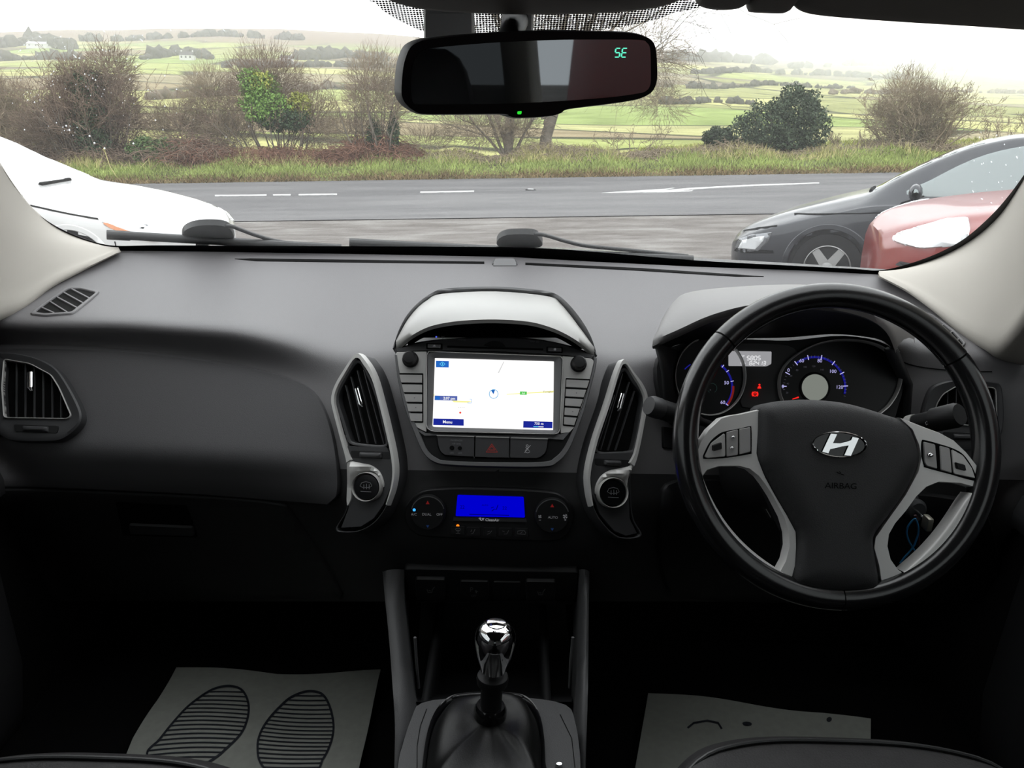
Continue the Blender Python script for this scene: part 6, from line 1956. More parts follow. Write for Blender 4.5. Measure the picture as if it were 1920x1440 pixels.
IVYG = mat('ivy_green', (0.252, 0.441, 0.095), 0.6, spec=0.3, vary=0.35, vscale=3)
IVYY = mat('ivy_yellow', (0.504, 0.546, 0.126), 0.6, spec=0.3, vary=0.3, vscale=3)
EVER = mat('evergreen', (0.083, 0.116, 0.067), 0.7, spec=0.2, vary=0.35, vscale=2.5)
def shrub(label, u, t, vt, wpx, stems, seed, tw=TWIG, maxl=3, nch=1, cat='shrub', name='bare_shrub', spread=0.5, r=0.02, lean=0.0, up=0.06, group=None):
    b = spot(u, t)
    H = ztop(u, vt, t) - b.z
    wd = wpx * (Y_FAR + t) / FPX
    rt = empty(name, b, label, cat, group)
    rnd = random.Random(seed)
    segs = []
    for k in range(stems):
        a = rnd.uniform(0, 2 * math.pi)
        rr = wd * 0.28 * math.sqrt(rnd.random())
        p = b + Vector((rr * math.cos(a), rr * math.sin(a) * 0.6, -0.05))
        d = Vector((spread * math.cos(a) + rnd.gauss(0, 0.2) + lean, spread * 0.6 * math.sin(a) + rnd.gauss(0, 0.2), 1))
        grow(rnd, segs, p, d, H * rnd.uniform(0.32, 0.56), r * rnd.uniform(0.6, 1.3), 0, maxl, nch, (20, 60), up, (0.4, 0.65), 0.12)
    thick = [s for s in segs if s[2] > r * 0.35]
    thin = [(s[0], s[1], max(s[2], 0.006), max(s[3], 0.005)) for s in segs if s[2] <= r * 0.35]
    seg_mesh('stems', thick, BARK if tw is TWIG else tw, rt)
    if thin: seg_mesh('twigs', thin, tw, rt, k=3)
    return rt, b, H, wd

def twigcloud(name, n, blobs, ln, r, m, parent, seed, up=0.5, label=None):
    """a dense haze of fine twigs growing outwards inside ellipsoids"""
    rg = np.random.default_rng(seed)
    B = np.array(blobs, float)
    w_ = B[:, 3] * B[:, 4] * B[:, 5]
    pick = rg.choice(len(B), n, p=w_ / w_.sum())
    d = rg.normal(size=(n, 3))
    d /= np.linalg.norm(d, axis=1)[:, None]
    rad = rg.random(n) ** 0.45
    C = B[pick, :3] + d * B[pick, 3:6] * rad[:, None]
    g = d * 0.8 + rg.normal(0, 0.55, (n, 3)) + np.array([0, 0, up])
    g /= np.linalg.norm(g, axis=1)[:, None]
    L_ = rg.uniform(*ln, n)[:, None]
    M_ = C + g * L_ * 0.5
    g2 = g + rg.normal(0, 0.35, (n, 3))
    E = M_ + g2 * L_ * 0.5
    segs = []
    for a, b_, e in zip(C, M_, E):
        segs.append((a, b_, r, r * 0.8))
        segs.append((b_, e, r * 0.8, r * 0.4))
    return seg_mesh(name, segs, m, parent, k=3, label=label)
def px_blob(u, v, t, rx, ry, rz):
    p = at_(u, v, t)
    return (p.x, p.y, p.z, rx, ry, rz)
def at_(u, v, t): return atY(u, v, Y_FAR + t)
# left scrub and ivy-clad bush
rt, b, H, wd = shrub('pale brown scrub at the far left above the white hatchback', 5, 3.5, 150, 190, 30, 1, TWIGP, 3, 1)
twigcloud('fine_twigs', 8500, [px_blob(30, 225, 3.7, 1.9, 0.6, 1.05), px_blob(-40, 200, 3.7, 1.2, 0.6, 1.2), px_blob(95, 262, 3.2, 1.3, 0.5, 0.6)], (0.15, 0.5), 0.006, TWIGP, rt, 101)
rt, b, H, wd = shrub('tall brown bush hung with dark ivy above the white hatchback', 175, 3.2, 82, 200, 60, 2, TWIG, 3, 1, name='ivy_bush')
leaves('ivy_leaves', 5200, [(b.x + 0.15, b.y - 0.2, b.z + H * 0.28, 0.65, 0.5, 0.9), (b.x + 0.15, b.y - 0.1, b.z + H * 0.62, 0.55, 0.4, 0.55), (b.x + 0.3, b.y - 0.3, b.z + 0.35, 0.5, 0.4, 0.5)], (0.03, 0.06), IVY, rt, seed=3)
twigcloud('fine_twigs', 11000, [px_blob(150, 215, 3.3, 0.95, 0.6, 1.2), px_blob(215, 220, 3.3, 0.9, 0.6, 1.15), px_blob(205, 135, 3.3, 0.75, 0.5, 0.75), px_blob(140, 150, 3.3, 0.55, 0.5, 0.6), px_blob(100, 250, 3.1, 1.2, 0.6, 0.75)], (0.15, 0.5), 0.0055, TWIG, rt, 102)
leaves('dead_leaves', 6000, [(b.x - 0.1, b.y, b.z + H * 0.45, wd * 0.47, 0.7, H * 0.42), (b.x - 0.5, b.y, b.z + H * 0.3, wd * 0.4, 0.7, H * 0.3)], (0.015, 0.035), TWIG, rt, shell=0.1, seed=4)
b = spot(292, 2.9)
rt = empty('low_shrub', b, 'low dark green shrub at the foot of the ivy hung bush', 'shrub')
leaves('foliage', 5200, [(b.x - 0.2, b.y, b.z + 0.3, 0.7, 0.5, 0.5), (b.x + 0.45, b.y, b.z + 0.25, 0.6, 0.45, 0.4)], (0.03, 0.06), mat('shrub_green', (0.137, 0.218, 0.073), 0.65, spec=0.3, vary=0.35, vscale=3), rt, seed=5)
rnd = random.Random(5)
seg_mesh('stems', [((b.x + rnd.uniform(-.6, .6), b.y, b.z - 0.05), (b.x + rnd.uniform(-.9, .9), b.y + rnd.uniform(-.3, .3), b.z + rnd.uniform(0.4, 0.9)), 0.012, 0.005) for _ in range(40)], TWIG, rt, k=3)
# ivy-green tree
rt, b, H, wd = shrub('bare tree wrapped in bright green and yellow ivy left of the mirror', 515, 3.6, 95, 190, 26, 6, TWIG, 3, 1, cat='tree', name='ivy_tree', spread=0.55, r=0.03)
twigcloud('fine_twigs', 5500, [px_blob(500, 165, 3.7, 1.3, 0.6, 1.15), px_blob(585, 225, 3.7, 0.9, 0.5, 0.9)], (0.15, 0.5), 0.005, TWIG, rt, 104)
q = [at_(487, 168, 3.4), at_(500, 205, 3.3), at_(560, 200, 3.4), at_(470, 150, 3.4), at_(545, 225, 3.2)]
leaves('ivy_leaves', 6000, [(q[0].x, q[0].y, q[0].z, 0.6, 0.5, 0.55), (q[1].x, q[1].y, q[1].z, 0.75, 0.55, 0.5), (q[3].x, q[3].y, q[3].z, 0.35, 0.4, 0.35)], (0.03, 0.06), IVYG, rt, seed=7, label='bright green ivy')
leaves('ivy_leaves', 1700, [(q[2].x, q[2].y, q[2].z, 0.40, 0.35, 0.42), (q[0].x + 0.1, q[0].y - 0.2, q[0].z + 0.2, 0.35, 0.3, 0.3)], (0.03, 0.06), IVYY, rt, seed=8, label='yellowish ivy')
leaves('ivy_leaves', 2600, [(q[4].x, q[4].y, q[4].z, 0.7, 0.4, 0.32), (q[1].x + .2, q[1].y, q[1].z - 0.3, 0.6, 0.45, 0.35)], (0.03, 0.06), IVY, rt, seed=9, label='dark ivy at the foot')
rt, b, H, wd = shrub('thin bare shrub between the ivy hung bush and the green ivy tree', 395, 4.4, 112, 130, 14, 10, TWIG, 3, 1)
twigcloud('fine_twigs', 6500, [px_blob(395, 200, 4.4, 0.9, 0.5, 1.2), px_blob(335, 240, 4.4, 1.1, 0.5, 0.75), px_blob(430, 255, 4.0, 0.8, 0.5, 0.6)], (0.15, 0.5), 0.005, TWIGP, rt, 103)
# hazel left of the mirror
rt, b, H, wd = shrub('many stemmed bare hazel just left of the mirror', 705, 2.8, 78, 150, 18, 11, TWIG, 3, 1, spread=0.35, r=0.03)
twigcloud('fine_twigs', 4200, [px_blob(705, 180, 2.9, 0.95, 0.5, 1.3), px_blob(650, 250, 3.2, 0.9, 0.4, 0.55)], (0.15, 0.5), 0.0048, TWIGP, rt, 105)
leaves('ivy_leaves', 2200, [(at_(700, 262, 2.6).x, b.y - 0.1, at_(700, 258, 2.6).z, 0.22, 0.2, 0.5), (at_(738, 262, 2.6).x, b.y - 0.1, at_(738, 252, 2.6).z, 0.16, 0.2, 0.6)], (0.025, 0.05), IVY, rt, seed=12)
# bramble banks
def bramble(label, u0, u1, t, hpx, n, m, seed):
    a, c = spot(u0, t), spot(u1, t)
    rnd = random.Random(seed)
    segs = []
    hh = hpx * (Y_FAR + t) / FPX
    for _ in range(n):
        x = rnd.uniform(a.x, c.x)
        y = Y_FAR + t + rnd.gauss(0, 0.5)
        p = Vector((x, y, float(land_z(x, y)) - 0.03))
        d = Vector((rnd.gauss(0, 0.6), rnd.gauss(0, 0.4), 1)).normalized()
        L_ = hh * rnd.uniform(0.4, 1.1) * (0.65 + 0.35 * math.sin(x * 1.7) * math.sin(x * 0.6 + 1))
        r0 = rnd.uniform(0.006, 0.011)
        for s in range(4):
            d = (d + Vector((rnd.gauss(0, 0.35), rnd.gauss(0, 0.3), -0.28 * s + 0.1))).normalized()
            q = p + d * L_ / 3
            segs.append((tuple(p), tuple(q), r0, r0 * 0.85))
            p = q
    o = seg_mesh('bramble', segs, m, None, k=3, kind='stuff')
    tag(o, label, 'brambles')
bramble('reddish brown brambles below the green ivy tree', 340, 790, 3.0, 48, 5200, TWIGR, 21)
bramble('brown undergrowth along the bank left of the green ivy tree', -60, 420, 3.2, 60, 5200, TWIG, 22)
bramble('thin dead brambles on the bank beneath the mirror', 760, 1330, 2.9, 26, 3600, TWIGP, 23)
bramble('pale dead undergrowth at the right end of the bank', 1300, 1960, 3.1, 24, 3400, TWIGP, 24)
# the two big trees behind the mirror
def bigtree(label, u, t, H, r, seed, dirs, maxl=4, nch=1, up=0.03, ang=(22, 58), name='bare_tree', shrink=(0.5, 0.75)):
    b = spot(u, t)
    rt = empty(name, b, label, 'tree')
    rnd = random.Random(seed)
    segs = []
    for (dx, dy, k, rr, z0) in dirs:
        grow(rnd, segs, b + Vector((dx * 0.12, 0, z0 - 0.08)), Vector((dx, dy, 1)), H * k, r * rr, 0, maxl, nch, ang, up, shrink, 0.10, 5)
    big = [s for s in segs if s[2] > 0.035]
    mid = [s for s in segs if s[2] <= 0.035]
    if big: seg_mesh('trunk', big, BARK, rt, k=8)
    seg_mesh('branches', [(s[0], s[1], max(s[2], 0.007), max(s[3], 0.006)) for s in mid], BARK, rt, k=3)
    return rt, b
bigtree('many stemmed bare tree directly below the mirror', 955, 3.3, 5.2, 0.055, 31,
        [(-0.55, 0.1, 0.5, 1.0, 0), (-0.25, 0.1, 0.6, 1.2, 0), (0.02, 0.0, 0.65, 2.3, 0), (0.2, -0.1, 0.55, 1.0, 0), (0.4, 0.1, 0.5, 0.8, 0), (-0.9, 0.0, 0.45, 0.8, 0), (0.6, 0, 0.45, 0.7, 0)], 4, 1)
t1 = bpy.data.objects['bare_tree']
twigcloud('fine_twigs', 2600, [px_blob(900, 238, 3.3, 1.3, 0.6, 0.6), px_blob(975, 240, 3.3, 0.7, 0.5, 0.6), px_blob(800, 265, 3.2, 0.8, 0.5, 0.35)], (0.2, 0.55), 0.0055, TWIGP, t1, 108)
bigtree('thick trunked bare tree rising behind the right half of the mirror', 1020, 3.6, 7.2, 0.20, 32,
        [(0.02, 0.0, 0.42, 1.0, 0), (0.28, 0.0, 0.62, 0.55, 0.9), (-0.25, 0.1, 0.6, 0.5, 1.1), (0.75, -0.1, 0.5, 0.38, 1.3), (1.2, 0.0, 0.45, 0.3, 1.5), (0.1, 0.2, 0.7, 0.5, 1.4), (1.5, -0.2, 0.36, 0.22, 1.2)], 4, 1, up=0.0)
# right-hand bushes
b = spot(1462, 3.4)
rt = empty('evergreen_bush', b, 'large rounded dark evergreen bush right of the mirror', 'bush')
bl_ = [(1490, 222, .85, .95), (1440, 240, .85, .75), (1400, 252, .55, .5), (1525, 240, .5, .65), (1500, 200, .5, .5), (1470, 262, 1.0, .4)]
leaves('foliage', 15000, [(at_(u, v, 3.4).x, b.y + 0.1, at_(u, v, 3.4).z, a, 0.8, c) for u, v, a, c in bl_], (0.03, 0.06), EVER, rt, shell=0.62, seed=41)
rnd = random.Random(42)
seg_mesh('stems', [((b.x + rnd.uniform(-.3, .3), b.y, b.z - 0.1), (b.x + rnd.uniform(-1.1, 1.1), b.y + rnd.uniform(-.3, .3), b.z + rnd.uniform(0.6, 1.4)), 0.03, 0.012) for _ in range(24)], BARK, rt, k=4)
b = spot(1342, 3.6)
rt = empty('evergreen_bush', b, 'small dark bush left of the rounded evergreen', 'bush')
leaves('foliage', 2600, [(b.x, b.y, at_(1342, 258, 3.6).z, 0.45, 0.4, 0.32)], (0.03, 0.055), EVER, rt, seed=43)
seg_mesh('stems', [((b.x + rnd.uniform(-.2, .2), b.y, b.z - 0.1), (b.x + rnd.uniform(-.4, .4), b.y, b.z + 0.4), 0.012, 0.006) for _ in range(10)], BARK, rt, k=3)
rt, b, H, wd = shrub('grey bare hawthorn behind the dark estate car', 1712, 3.4, 122, 170, 30, 44, TWIGP, 4, 1, cat='tree', name='hawthorn', spread=0.45, r=0.03, lean=-0.05)
twigcloud('fine_twigs', 5200, [px_blob(1700, 185, 3.4, 0.75, 0.5, 0.75), px_blob(1755, 205, 3.4, 0.7, 0.5, 0.7), px_blob(1660, 225, 3.4, 0.6, 0.4, 0.5), px_blob(1722, 250, 3.3, 1.1, 0.5, 0.55)], (0.15, 0.5), 0.005, TWIGP, rt, 106)
leaves('inner_twigs', 3500, [(b.x + 0.1, b.y, b.z + H * 0.32, 0.8, 0.5, H * 0.3), (b.x - 0.3, b.y, b.z + H * 0.2, 0.7, 0.5, H * 0.2)], (0.012, 0.035), mat('lichen_twig', (0.269, 0.258, 0.179), 0.95, spec=0.1, vary=0.3, vscale=2), rt, shell=0.1, seed=45)
shrub('sparse brown shrub left of the hawthorn', 1590, 3.6, 222, 90, 14, 46, TWIGP, 3, 1)
t2 = bpy.data.objects['bare_tree.001']
twigcloud('fine_twigs', 4200, [px_blob(1200, 110, 3.4, 1.5, 0.8, 1.4), px_blob(1060, 20, 3.4, 1.8, 0.8, 0.9), px_blob(1245, 200, 3.2, 0.8, 0.6, 0.5)], (0.2, 0.6), 0.005, TWIGP, t2, 107, up=0.0)
shrub('drooping thin shrub under the right end of the mirror', 1180, 3.8, 205, 150, 12, 47, TWIGP, 3, 1, spread=0.8, up=-0.02)
shrub('sparse bare shrub at the far right beyond the dark estate car', 1880, 5.0, 190, 120, 14, 48, TWIGP, 3, 1)

# ------------------------------------------------------------------ hedgerows and farm buildings on the hillside
WOOD = mat('far_wood', (0.122, 0.118, 0.097), 1.0, spec=0.0, vary=0.3, vscale=0.1)
def treeline(label, pts, n, size, seed, m=WOOD):
    rg = np.random.default_rng(seed)
    ico = bmesh.new()
    bmesh.ops.create_icosphere(ico, subdivisions=2, radius=1)
    bv = np.array([v.co[:] for v in ico.verts])
    bf = np.array([[v.index for v in f.verts] for f in ico.faces])
    ico.free()
    P = [on_land(*q) for q in pts]
    A = np.array([tuple(p) for p in P])
    V, F = [], []
    L = np.concatenate([[0], np.cumsum(np.linalg.norm(np.diff(A, axis=0), axis=1))])
    for i in range(n):
        t = rg.uniform(0, L[-1])
        x, y = np.interp(t, L, A[:, 0]), np.interp(t, L, A[:, 1])
        y += rg.normal(0, size * 0.6)
        s = size * rg.uniform(0.5, 1.25)
        v = bv * (1 + 0.22 * rg.normal(size=(len(bv), 1)))
        v = v * np.array([s, s, s * rg.uniform(0.7, 1.1)]) + np.array([x, y, float(land_z(x, y)) + s * 0.45])
        F.append(bf + len(bv) * i)
        V.append(v)
    o = mesh_np('treeline', np.concatenate(V), np.concatenate(F), m, None, smooth=False, kind='stuff')
    tag(o, label, 'trees')
treeline('dark wood around the long white barn on the hillside', [(-20, 92), (60, 84), (140, 92)], 46, 9, 61)
treeline('hedgerow below the barn on the far left hillside', [(-20, 116), (60, 112), (150, 112)], 46, 5, 62)
treeline('grey copse beside the nearer white farmhouse', [(270, 112), (330, 104), (400, 112)], 40, 5.5, 63)
treeline('grey wood right of the second white farmhouse', [(560, 112), (640, 108), (740, 116)], 52, 6.5, 64)
treeline('long hedge across the middle of the left fields', [(150, 78), (300, 74), (420, 68), (560, 76)], 70, 6, 65)
treeline('hedge line under the fields left of the mirror', [(420, 128), (560, 126), (750, 128)], 70, 3.4, 66)
treeline('brown scrub in the valley left of the mirror', [(250, 190), (420, 180), (620, 165), (760, 170)], 90, 2.4, 67, mat('valley_scrub', (0.225, 0.186, 0.137), 1, spec=0, vary=0.3, vscale=0.2))
treeline('hedge above the bright fields right of the mirror', [(1300, 140), (1420, 136), (1540, 142), (1700, 150)], 70, 4.5, 68)
treeline('hedge below the bright fields right of the mirror', [(1290, 166), (1420, 160), (1600, 166)], 70, 2.6, 69)
treeline('low hedges in the middle of the right fields', [(1240, 196), (1330, 192), (1420, 198)], 40, 2.0, 70)
treeline('brown scrub line behind the hawthorn', [(1560, 178), (1700, 172), (1920, 176)], 80, 2.6, 71, MATS['valley_scrub'])
treeline('scattered far trees under the pale sky on the right', [(1480, 128), (1650, 124), (1800, 134), (1920, 138)], 60, 6, 72)
treeline('far wood on the hill shoulder right of the mirror', [(1250, 112), (1350, 116), (1450, 122)], 40, 8, 73)
WALLW = mat('white_render', (0.75, 0.74, 0.72), 0.9)
SLATE = mat('slate_roof', (0.10, 0.09, 0.09), 0.9)
WDK = mat('window_dark', (0.03, 0.03, 0.035), 0.4)
def house(label, u, v, L_, D, H_, R_, nwin, roofm=SLATE):
    p = on_land(u, v)
    rt = empty('farmhouse', p, label, 'house')
    box('wall', p + Vector((-L_ / 2, -D / 2, -1.5)), p + Vector((L_ / 2, D / 2, H_)), WALLW, rt)
    V = [p + Vector(q) for q in ((-L_ / 2 - .3, -D / 2 - .4, H_ - .1), (L_ / 2 + .3, -D / 2 - .4, H_ - .1), (L_ / 2 + .3, D / 2 + .4, H_ - .1), (-L_ / 2 - .3, D / 2 + .4, H_ - .1), (-L_ / 2 - .3, 0, H_ + R_), (L_ / 2 + .3, 0, H_ + R_))]
    obj('roof', V, [[0, 1, 5, 4], [2, 3, 4, 5], [0, 4, 3], [1, 2, 5], [0, 3, 2, 1]], roofm, rt, smooth=False)
    for k in range(nwin):
        x = -L_ / 2 + L_ * (k + 0.5) / nwin
        box('window', p + Vector((x - 0.7, -D / 2 - 0.08, H_ * 0.4)), p + Vector((x + 0.7, -D / 2 + 0.02, H_ * 0.8)), WDK, rt)
    for s in (-1, 1):
        box('chimney', p + Vector((s * (L_ / 2 - 0.8) - 0.5, -0.4, H_ + R_ - 0.6)), p + Vector((s * (L_ / 2 - 0.8) + 0.5, 0.4, H_ + R_ + 1.1)), WALLW, rt)
house('white farmhouse on the hillside above the ivy hung bush', 352, 113, 12, 8, 4.4, 3.2, 3)
house('white farmhouse on the hillside above the green ivy tree', 538, 117, 11, 7, 3.6, 2.6, 3)
house('long low white barn on the far left hillside', 85, 90, 40, 12, 4.5, 2.6, 5, mat('pale_roof', (0.55, 0.55, 0.55), 0.8))

# haze lying over the valley and the hills
HZ = bpy.data.materials.new('valley_haze')
HZ.use_nodes = True
nt = HZ.node_tree
nt.nodes.clear()
o_ = nt.nodes.new('ShaderNodeOutputMaterial')
vs = nt.nodes.new('ShaderNodeVolumeScatter')
vs.inputs['Color'].default_value = (1, 1, 1, 1)
vs.inputs['Density'].default_value = 0.0003
vs.inputs['Anisotropy'].default_value = 0.8
nt.links.new(vs.outputs[0], o_.inputs['Volume'])
hz_ = box('haze', (-2200, Y_FAR + 40, -60), (2200, 2300, 420), HZ, kind='stuff')
tag(hz_, 'pale haze hanging over the fields and hills', 'haze', kind='stuff')

# thicker mist filling the right-hand valley, its side slanting away so that it thickens towards the right
V = [Vector(p) for p in ((330, 330, -60), (1500, 330, -60), (2200, 2250, -60), (60, 2250, -60), (330, 330, 170), (1500, 330, 170), (2200, 2250, 420), (60, 2250, 420))]
HZ2 = HZ.copy()
HZ2.name = 'valley_mist'
HZ2.node_tree.nodes['Volume Scatter'].inputs['Density'].default_value = 0.0014
mist = obj('mist', V, [[0, 1, 2, 3], [4, 5, 6, 7], [0, 1, 5, 4], [1, 2, 6, 5], [2, 3, 7, 6], [3, 0, 4, 7]], HZ2, None, smooth=False, kind='stuff')
tag(mist, 'white mist hiding the far hills on the right', 'mist', kind='stuff')
# ================================================================== parked cars
class Car:
    def __init__(self, st, loc, heading, pitch=0.0):
        S = np.array(sorted(st), float)
        self.x = np.arange(S[0, 0], S[-1, 0] + 1e-6, 0.02)
        self.K = [np.interp(self.x, S[:, 0], S[:, k]) for k in range(1, 6)]
        def bl(a, s=3.0):
            r = 9
            k = np.exp(-0.5 * (np.arange(-r, r + 1) / s) ** 2)
            k /= k.sum()
            return np.convolve(np.pad(a, r, mode='reflect', reflect_type='odd'), k, 'valid')
        self.K = [bl(a) for a in self.K]
        self.M = Matrix.Translation(Vector(loc)) @ Matrix.Rotation(heading, 4, 'Z') @ Matrix.Rotation(pitch, 4, 'Y')
        self.sec = [self.section(*[a[i] for a in self.K]) for i in range(len(self.x))]
    @staticmethod
    def section(zb, zs, zt, w, wt):
        pts = [(w * 0.88, zb), (w * 0.97, zb + 0.08), (w, zb + (zs - zb) * 0.5), (w * 0.992, zs - 0.05), (w * 0.965, zs), (wt + (w - wt) * 0.12, zt - 0.045 - (zt - zs) * 0.08), (wt * 0.86, zt - 0.014), (wt * 0.5, zt - 0.002), (0, zt)]
        return np.array(crv(pts, 4, False))
    def at(self, x):
        i = int(np.clip(round((x - self.x[0]) / 0.02), 0, len(self.x) - 1))
        return self.sec[i]
    def wp(self, x, y, z): return self.M @ Vector((x, y, z))
    def side(self, sgn=1):
        def y_(x, z):
            s = self.at(x)
            o = np.argsort(s[:, 1], kind='stable')
            return float(np.interp(z, s[o, 1], s[o, 0]))
        def f(x, z):
            y = y_(x, z)
            a = Vector((0.08, y_(x + 0.04, z) - y_(x - 0.04, z), 0))
            b = Vector((0, y_(x, z + 0.03) - y_(x, z - 0.03), 0.06))
            n = a.cross(b)
            if n.y < 0: n = -n
            n.normalize()
            n.y *= sgn
            return self.wp(x, sgn * y, z), (self.M.to_3x3() @ n)
        return f
    def top(self):
        def z_(x, y):
            s = self.at(x)[::-1]
            return float(np.interp(abs(y), s[:, 0], s[:, 1]))
        def f(x, y):
            z = z_(x, y)
            a = Vector((0.08, 0, z_(x + 0.04, y) - z_(x - 0.04, y)))
            b = Vector((0, 0.06, z_(x, y + 0.03) - z_(x, y - 0.03)))
            n = a.cross(b).normalized()
            if n.z < 0: n = -n
            return self.wp(x, y, z), (self.M.to_3x3() @ n)
        return f
    def front(self, x0):
        def f(y, z):
            i = 0
            X = None
            for xi in np.arange(self.x[-1], self.x[-1] - 0.8, -0.02):
                s = self.at(xi)
                o = np.argsort(s[:, 1], kind='stable')
                if s[:, 1].max() > z and np.interp(z, s[o, 1], s[o, 0]) >= abs(y):
                    X = xi
                    break
            return self.wp(X if X is not None else x0, y, z), self.M.to_3x3() @ Vector((1, 0, 0.1)).normalized()
        return f
    def body(self, root, m, wheels, R):
        V, F = [], []
        n = len(self.sec[0])
        for x, s in zip(self.x, self.sec):
            for y, z in s: V.append(self.wp(x, y, z))
            for y, z in s[::-1][1:]: V.append(self.wp(x, -y, z))
        N = 2 * n - 1
        for i in range(len(self.x) - 1):
            xm = (self.x[i] + self.x[i + 1]) / 2
            for k in range(N - 1):
                kk = k if k < n - 1 else N - 2 - k
                zc = (self.sec[i][kk][1] + self.sec[i][kk + 1][1]) / 2
                yc = self.sec[i][kk][0]
                if yc > 0.6 and any((xm - wx) ** 2 + (zc - R) ** 2 < (R + 0.045) ** 2 for wx in wheels): continue
                F.append([i * N + k, (i + 1) * N + k, (i + 1) * N + k + 1, i * N + k + 1])
        F.append([(len(self.x) - 1) * N + k for k in range(N)])
        F.append([k for k in range(N)])
        return obj('body', V, F, m, root, angle=45)
TYRE = mat('tyre', (0.02, 0.02, 0.021), 0.85, spec=0.2, bump=0.5, bscale=60)
ALLOY = mat('alloy', (0.55, 0.55, 0.55), 0.35, metal=0.6)
LAMP = mat('headlamp', (0.78, 0.80, 0.82), 0.12, spec=0.7, coat=1.0)
LAMPD = mat('headlamp_inner', (0.25, 0.26, 0.28), 0.2, metal=0.6, coat=1.0)
CGLASS = mat('car_glass', (0.22, 0.27, 0.27), 0.05, spec=0.6, coat=1.0)  # bright sky in the panes put into an opaque base colour
AMBER = mat('amber_lens', (0.75, 0.22, 0.03), 0.2, coat=1.0)
def wheel(car, root, x, w, R, m):
    for s in (1, -1):
        o = car.wp(x, s * (w - 0.21), R)
        ax = car.M.to_3x3() @ Vector((0, s, 0))
        tt = lathe('wheel', [(R * 0.60, 0.02), (R * 0.80, 0.0), (R * 0.97, 0.02), (R, 0.06), (R, 0.14), (R * 0.97, 0.185), (R * 0.82, 0.20), (R * 0.66, 0.185), (R * 0.64, 0.14)], o, ax, TYRE, root, 48)
        lathe('wheel_rim', [(R * 0.66, 0.10), (R * 0.68, 0.175), (R * 0.63, 0.182), (R * 0.60, 0.15), (R * 0.58, 0.09), (0.0, 0.08)], o, ax, m, tt, 48)
        e1 = car.M.to_3x3() @ Vector((1, 0, 0))
        e2 = ax.cross(e1).normalized()
        for k in range(5):
            a = 2 * math.pi * k / 5 + math.pi / 2
            d = e1 * math.cos(a) + e2 * math.sin(a)
            t = e1 * -math.sin(a) + e2 * math.cos(a)
            P = [o + d * R * 0.08 + t * 0.045, o + d * R * 0.62 + t * 0.034, o + d * R * 0.62 - t * 0.034, o + d * R * 0.08 - t * 0.045]
            V = [p + ax * 0.165 for p in P] + [p + ax * 0.12 for p in P]
            obj('spoke', V, [[0, 1, 2, 3], [4, 5, 6, 7], [0, 1, 5, 4], [1, 2, 6, 5], [2, 3, 7, 6], [3, 0, 4, 7]], m, tt, smooth=False)
        lathe('hub', [(R * 0.16, 0.12), (R * 0.16, 0.172), (0.0, 0.178)], o, ax, m, tt, 20)
        # dark arch lining
        lathe('arch_lining', [(R + 0.06, -0.06), (R + 0.06, 0.16)], car.wp(x, s * (w - 0.21), R), ax, RUBBER, root, 40)
def arch_lip(car, root, x, R, m, sgn, a0=5, a1=175, wd=0.05):
    o = arc(x, R, R + 0.035 + wd, a0, a1, 40)
    i = arc(x, R, R + 0.035, a1, a0, 40)
    plate('arch_lip', o + i, car.side(sgn), m, root, h=0.008, depth=0.05, bev=0.006)
def build_car(label, st, loc, heading, pitch, paint, wheels, R, spec):
    c = Car(st, loc, heading, pitch)
    rt = empty('car', Vector(loc), label, 'car')
    c.body(rt, paint, wheels, R)
    for x in wheels:
        wheel(c, rt, x, spec['w'], R, spec.get('rim', ALLOY))
        for s in (1, -1): arch_lip(c, rt, x, R, spec.get('lip', paint), s)
    for s in (1, -1):
        S = c.side(s)
        for nm, poly, m, h in spec['side']:
            plate(nm, poly, S, m, rt, h=h, depth=0.02, bev=0.006, grid=0.05)
        for line in spec['seams']:
            stroke('panel_gap', [densify(line, 0.04, False)], S, 0.010, SEAM, rt, h=0.004)
    T = c.top()
    for nm, poly, m, h in spec['top']:
        plate(nm, poly, T, m, rt, h=h, depth=0.02, bev=0.006, grid=0.10)
    for line in spec.get('topseams', []):
        stroke('panel_gap', [densify(line, 0.04, False)], T, 0.010, SEAM, rt, h=0.004)
    Fz = c.front(0.0)
    for nm, poly, m, h in spec['front']:
        plate(nm, poly, Fz, m, rt, h=h, depth=0.05, bev=0.006)
    for s in spec.get('mirror_sides', (1, -1)):
        x, z, y = spec['mirror']
        V0 = c.wp(x, s * y, z)
        Mx = c.M.to_3x3()
        rows = []
        for t, k in ((-0.10, 0.45), (-0.07, 0.85), (0.0, 1.0), (0.07, 0.9), (0.10, 0.5)):
            r = []
            for i in range(13):
                a = 2 * math.pi * i / 12
                r.append(V0 + Mx @ Vector((0.055 * k * math.cos(a), t * s + s * 0.10, 0.075 * k * math.sin(a))))
            rows.append(r)
        mo_ = grid_obj('door_mirror', smooth_grid(rows, 1, 2), spec.get('mirror_mat', paint), rt, angle=80)
        tube('mirror_stalk', [V0 + Mx @ Vector((0, -0.06 * s, -0.06)), V0 + Mx @ Vector((0, 0.05 * s, -0.03))], 0.03, RUBBER, mo_, 8)
        S = c.side(s)
        for hx, hz in spec['handles']:
            plate('door_handle', rounded(quad(hx - 0.11, hz - 0.018, hx + 0.11, hz + 0.018), 0.015), S, paint, rt, h=0.03, depth=0.01, bev=0.008)
    return c, rt
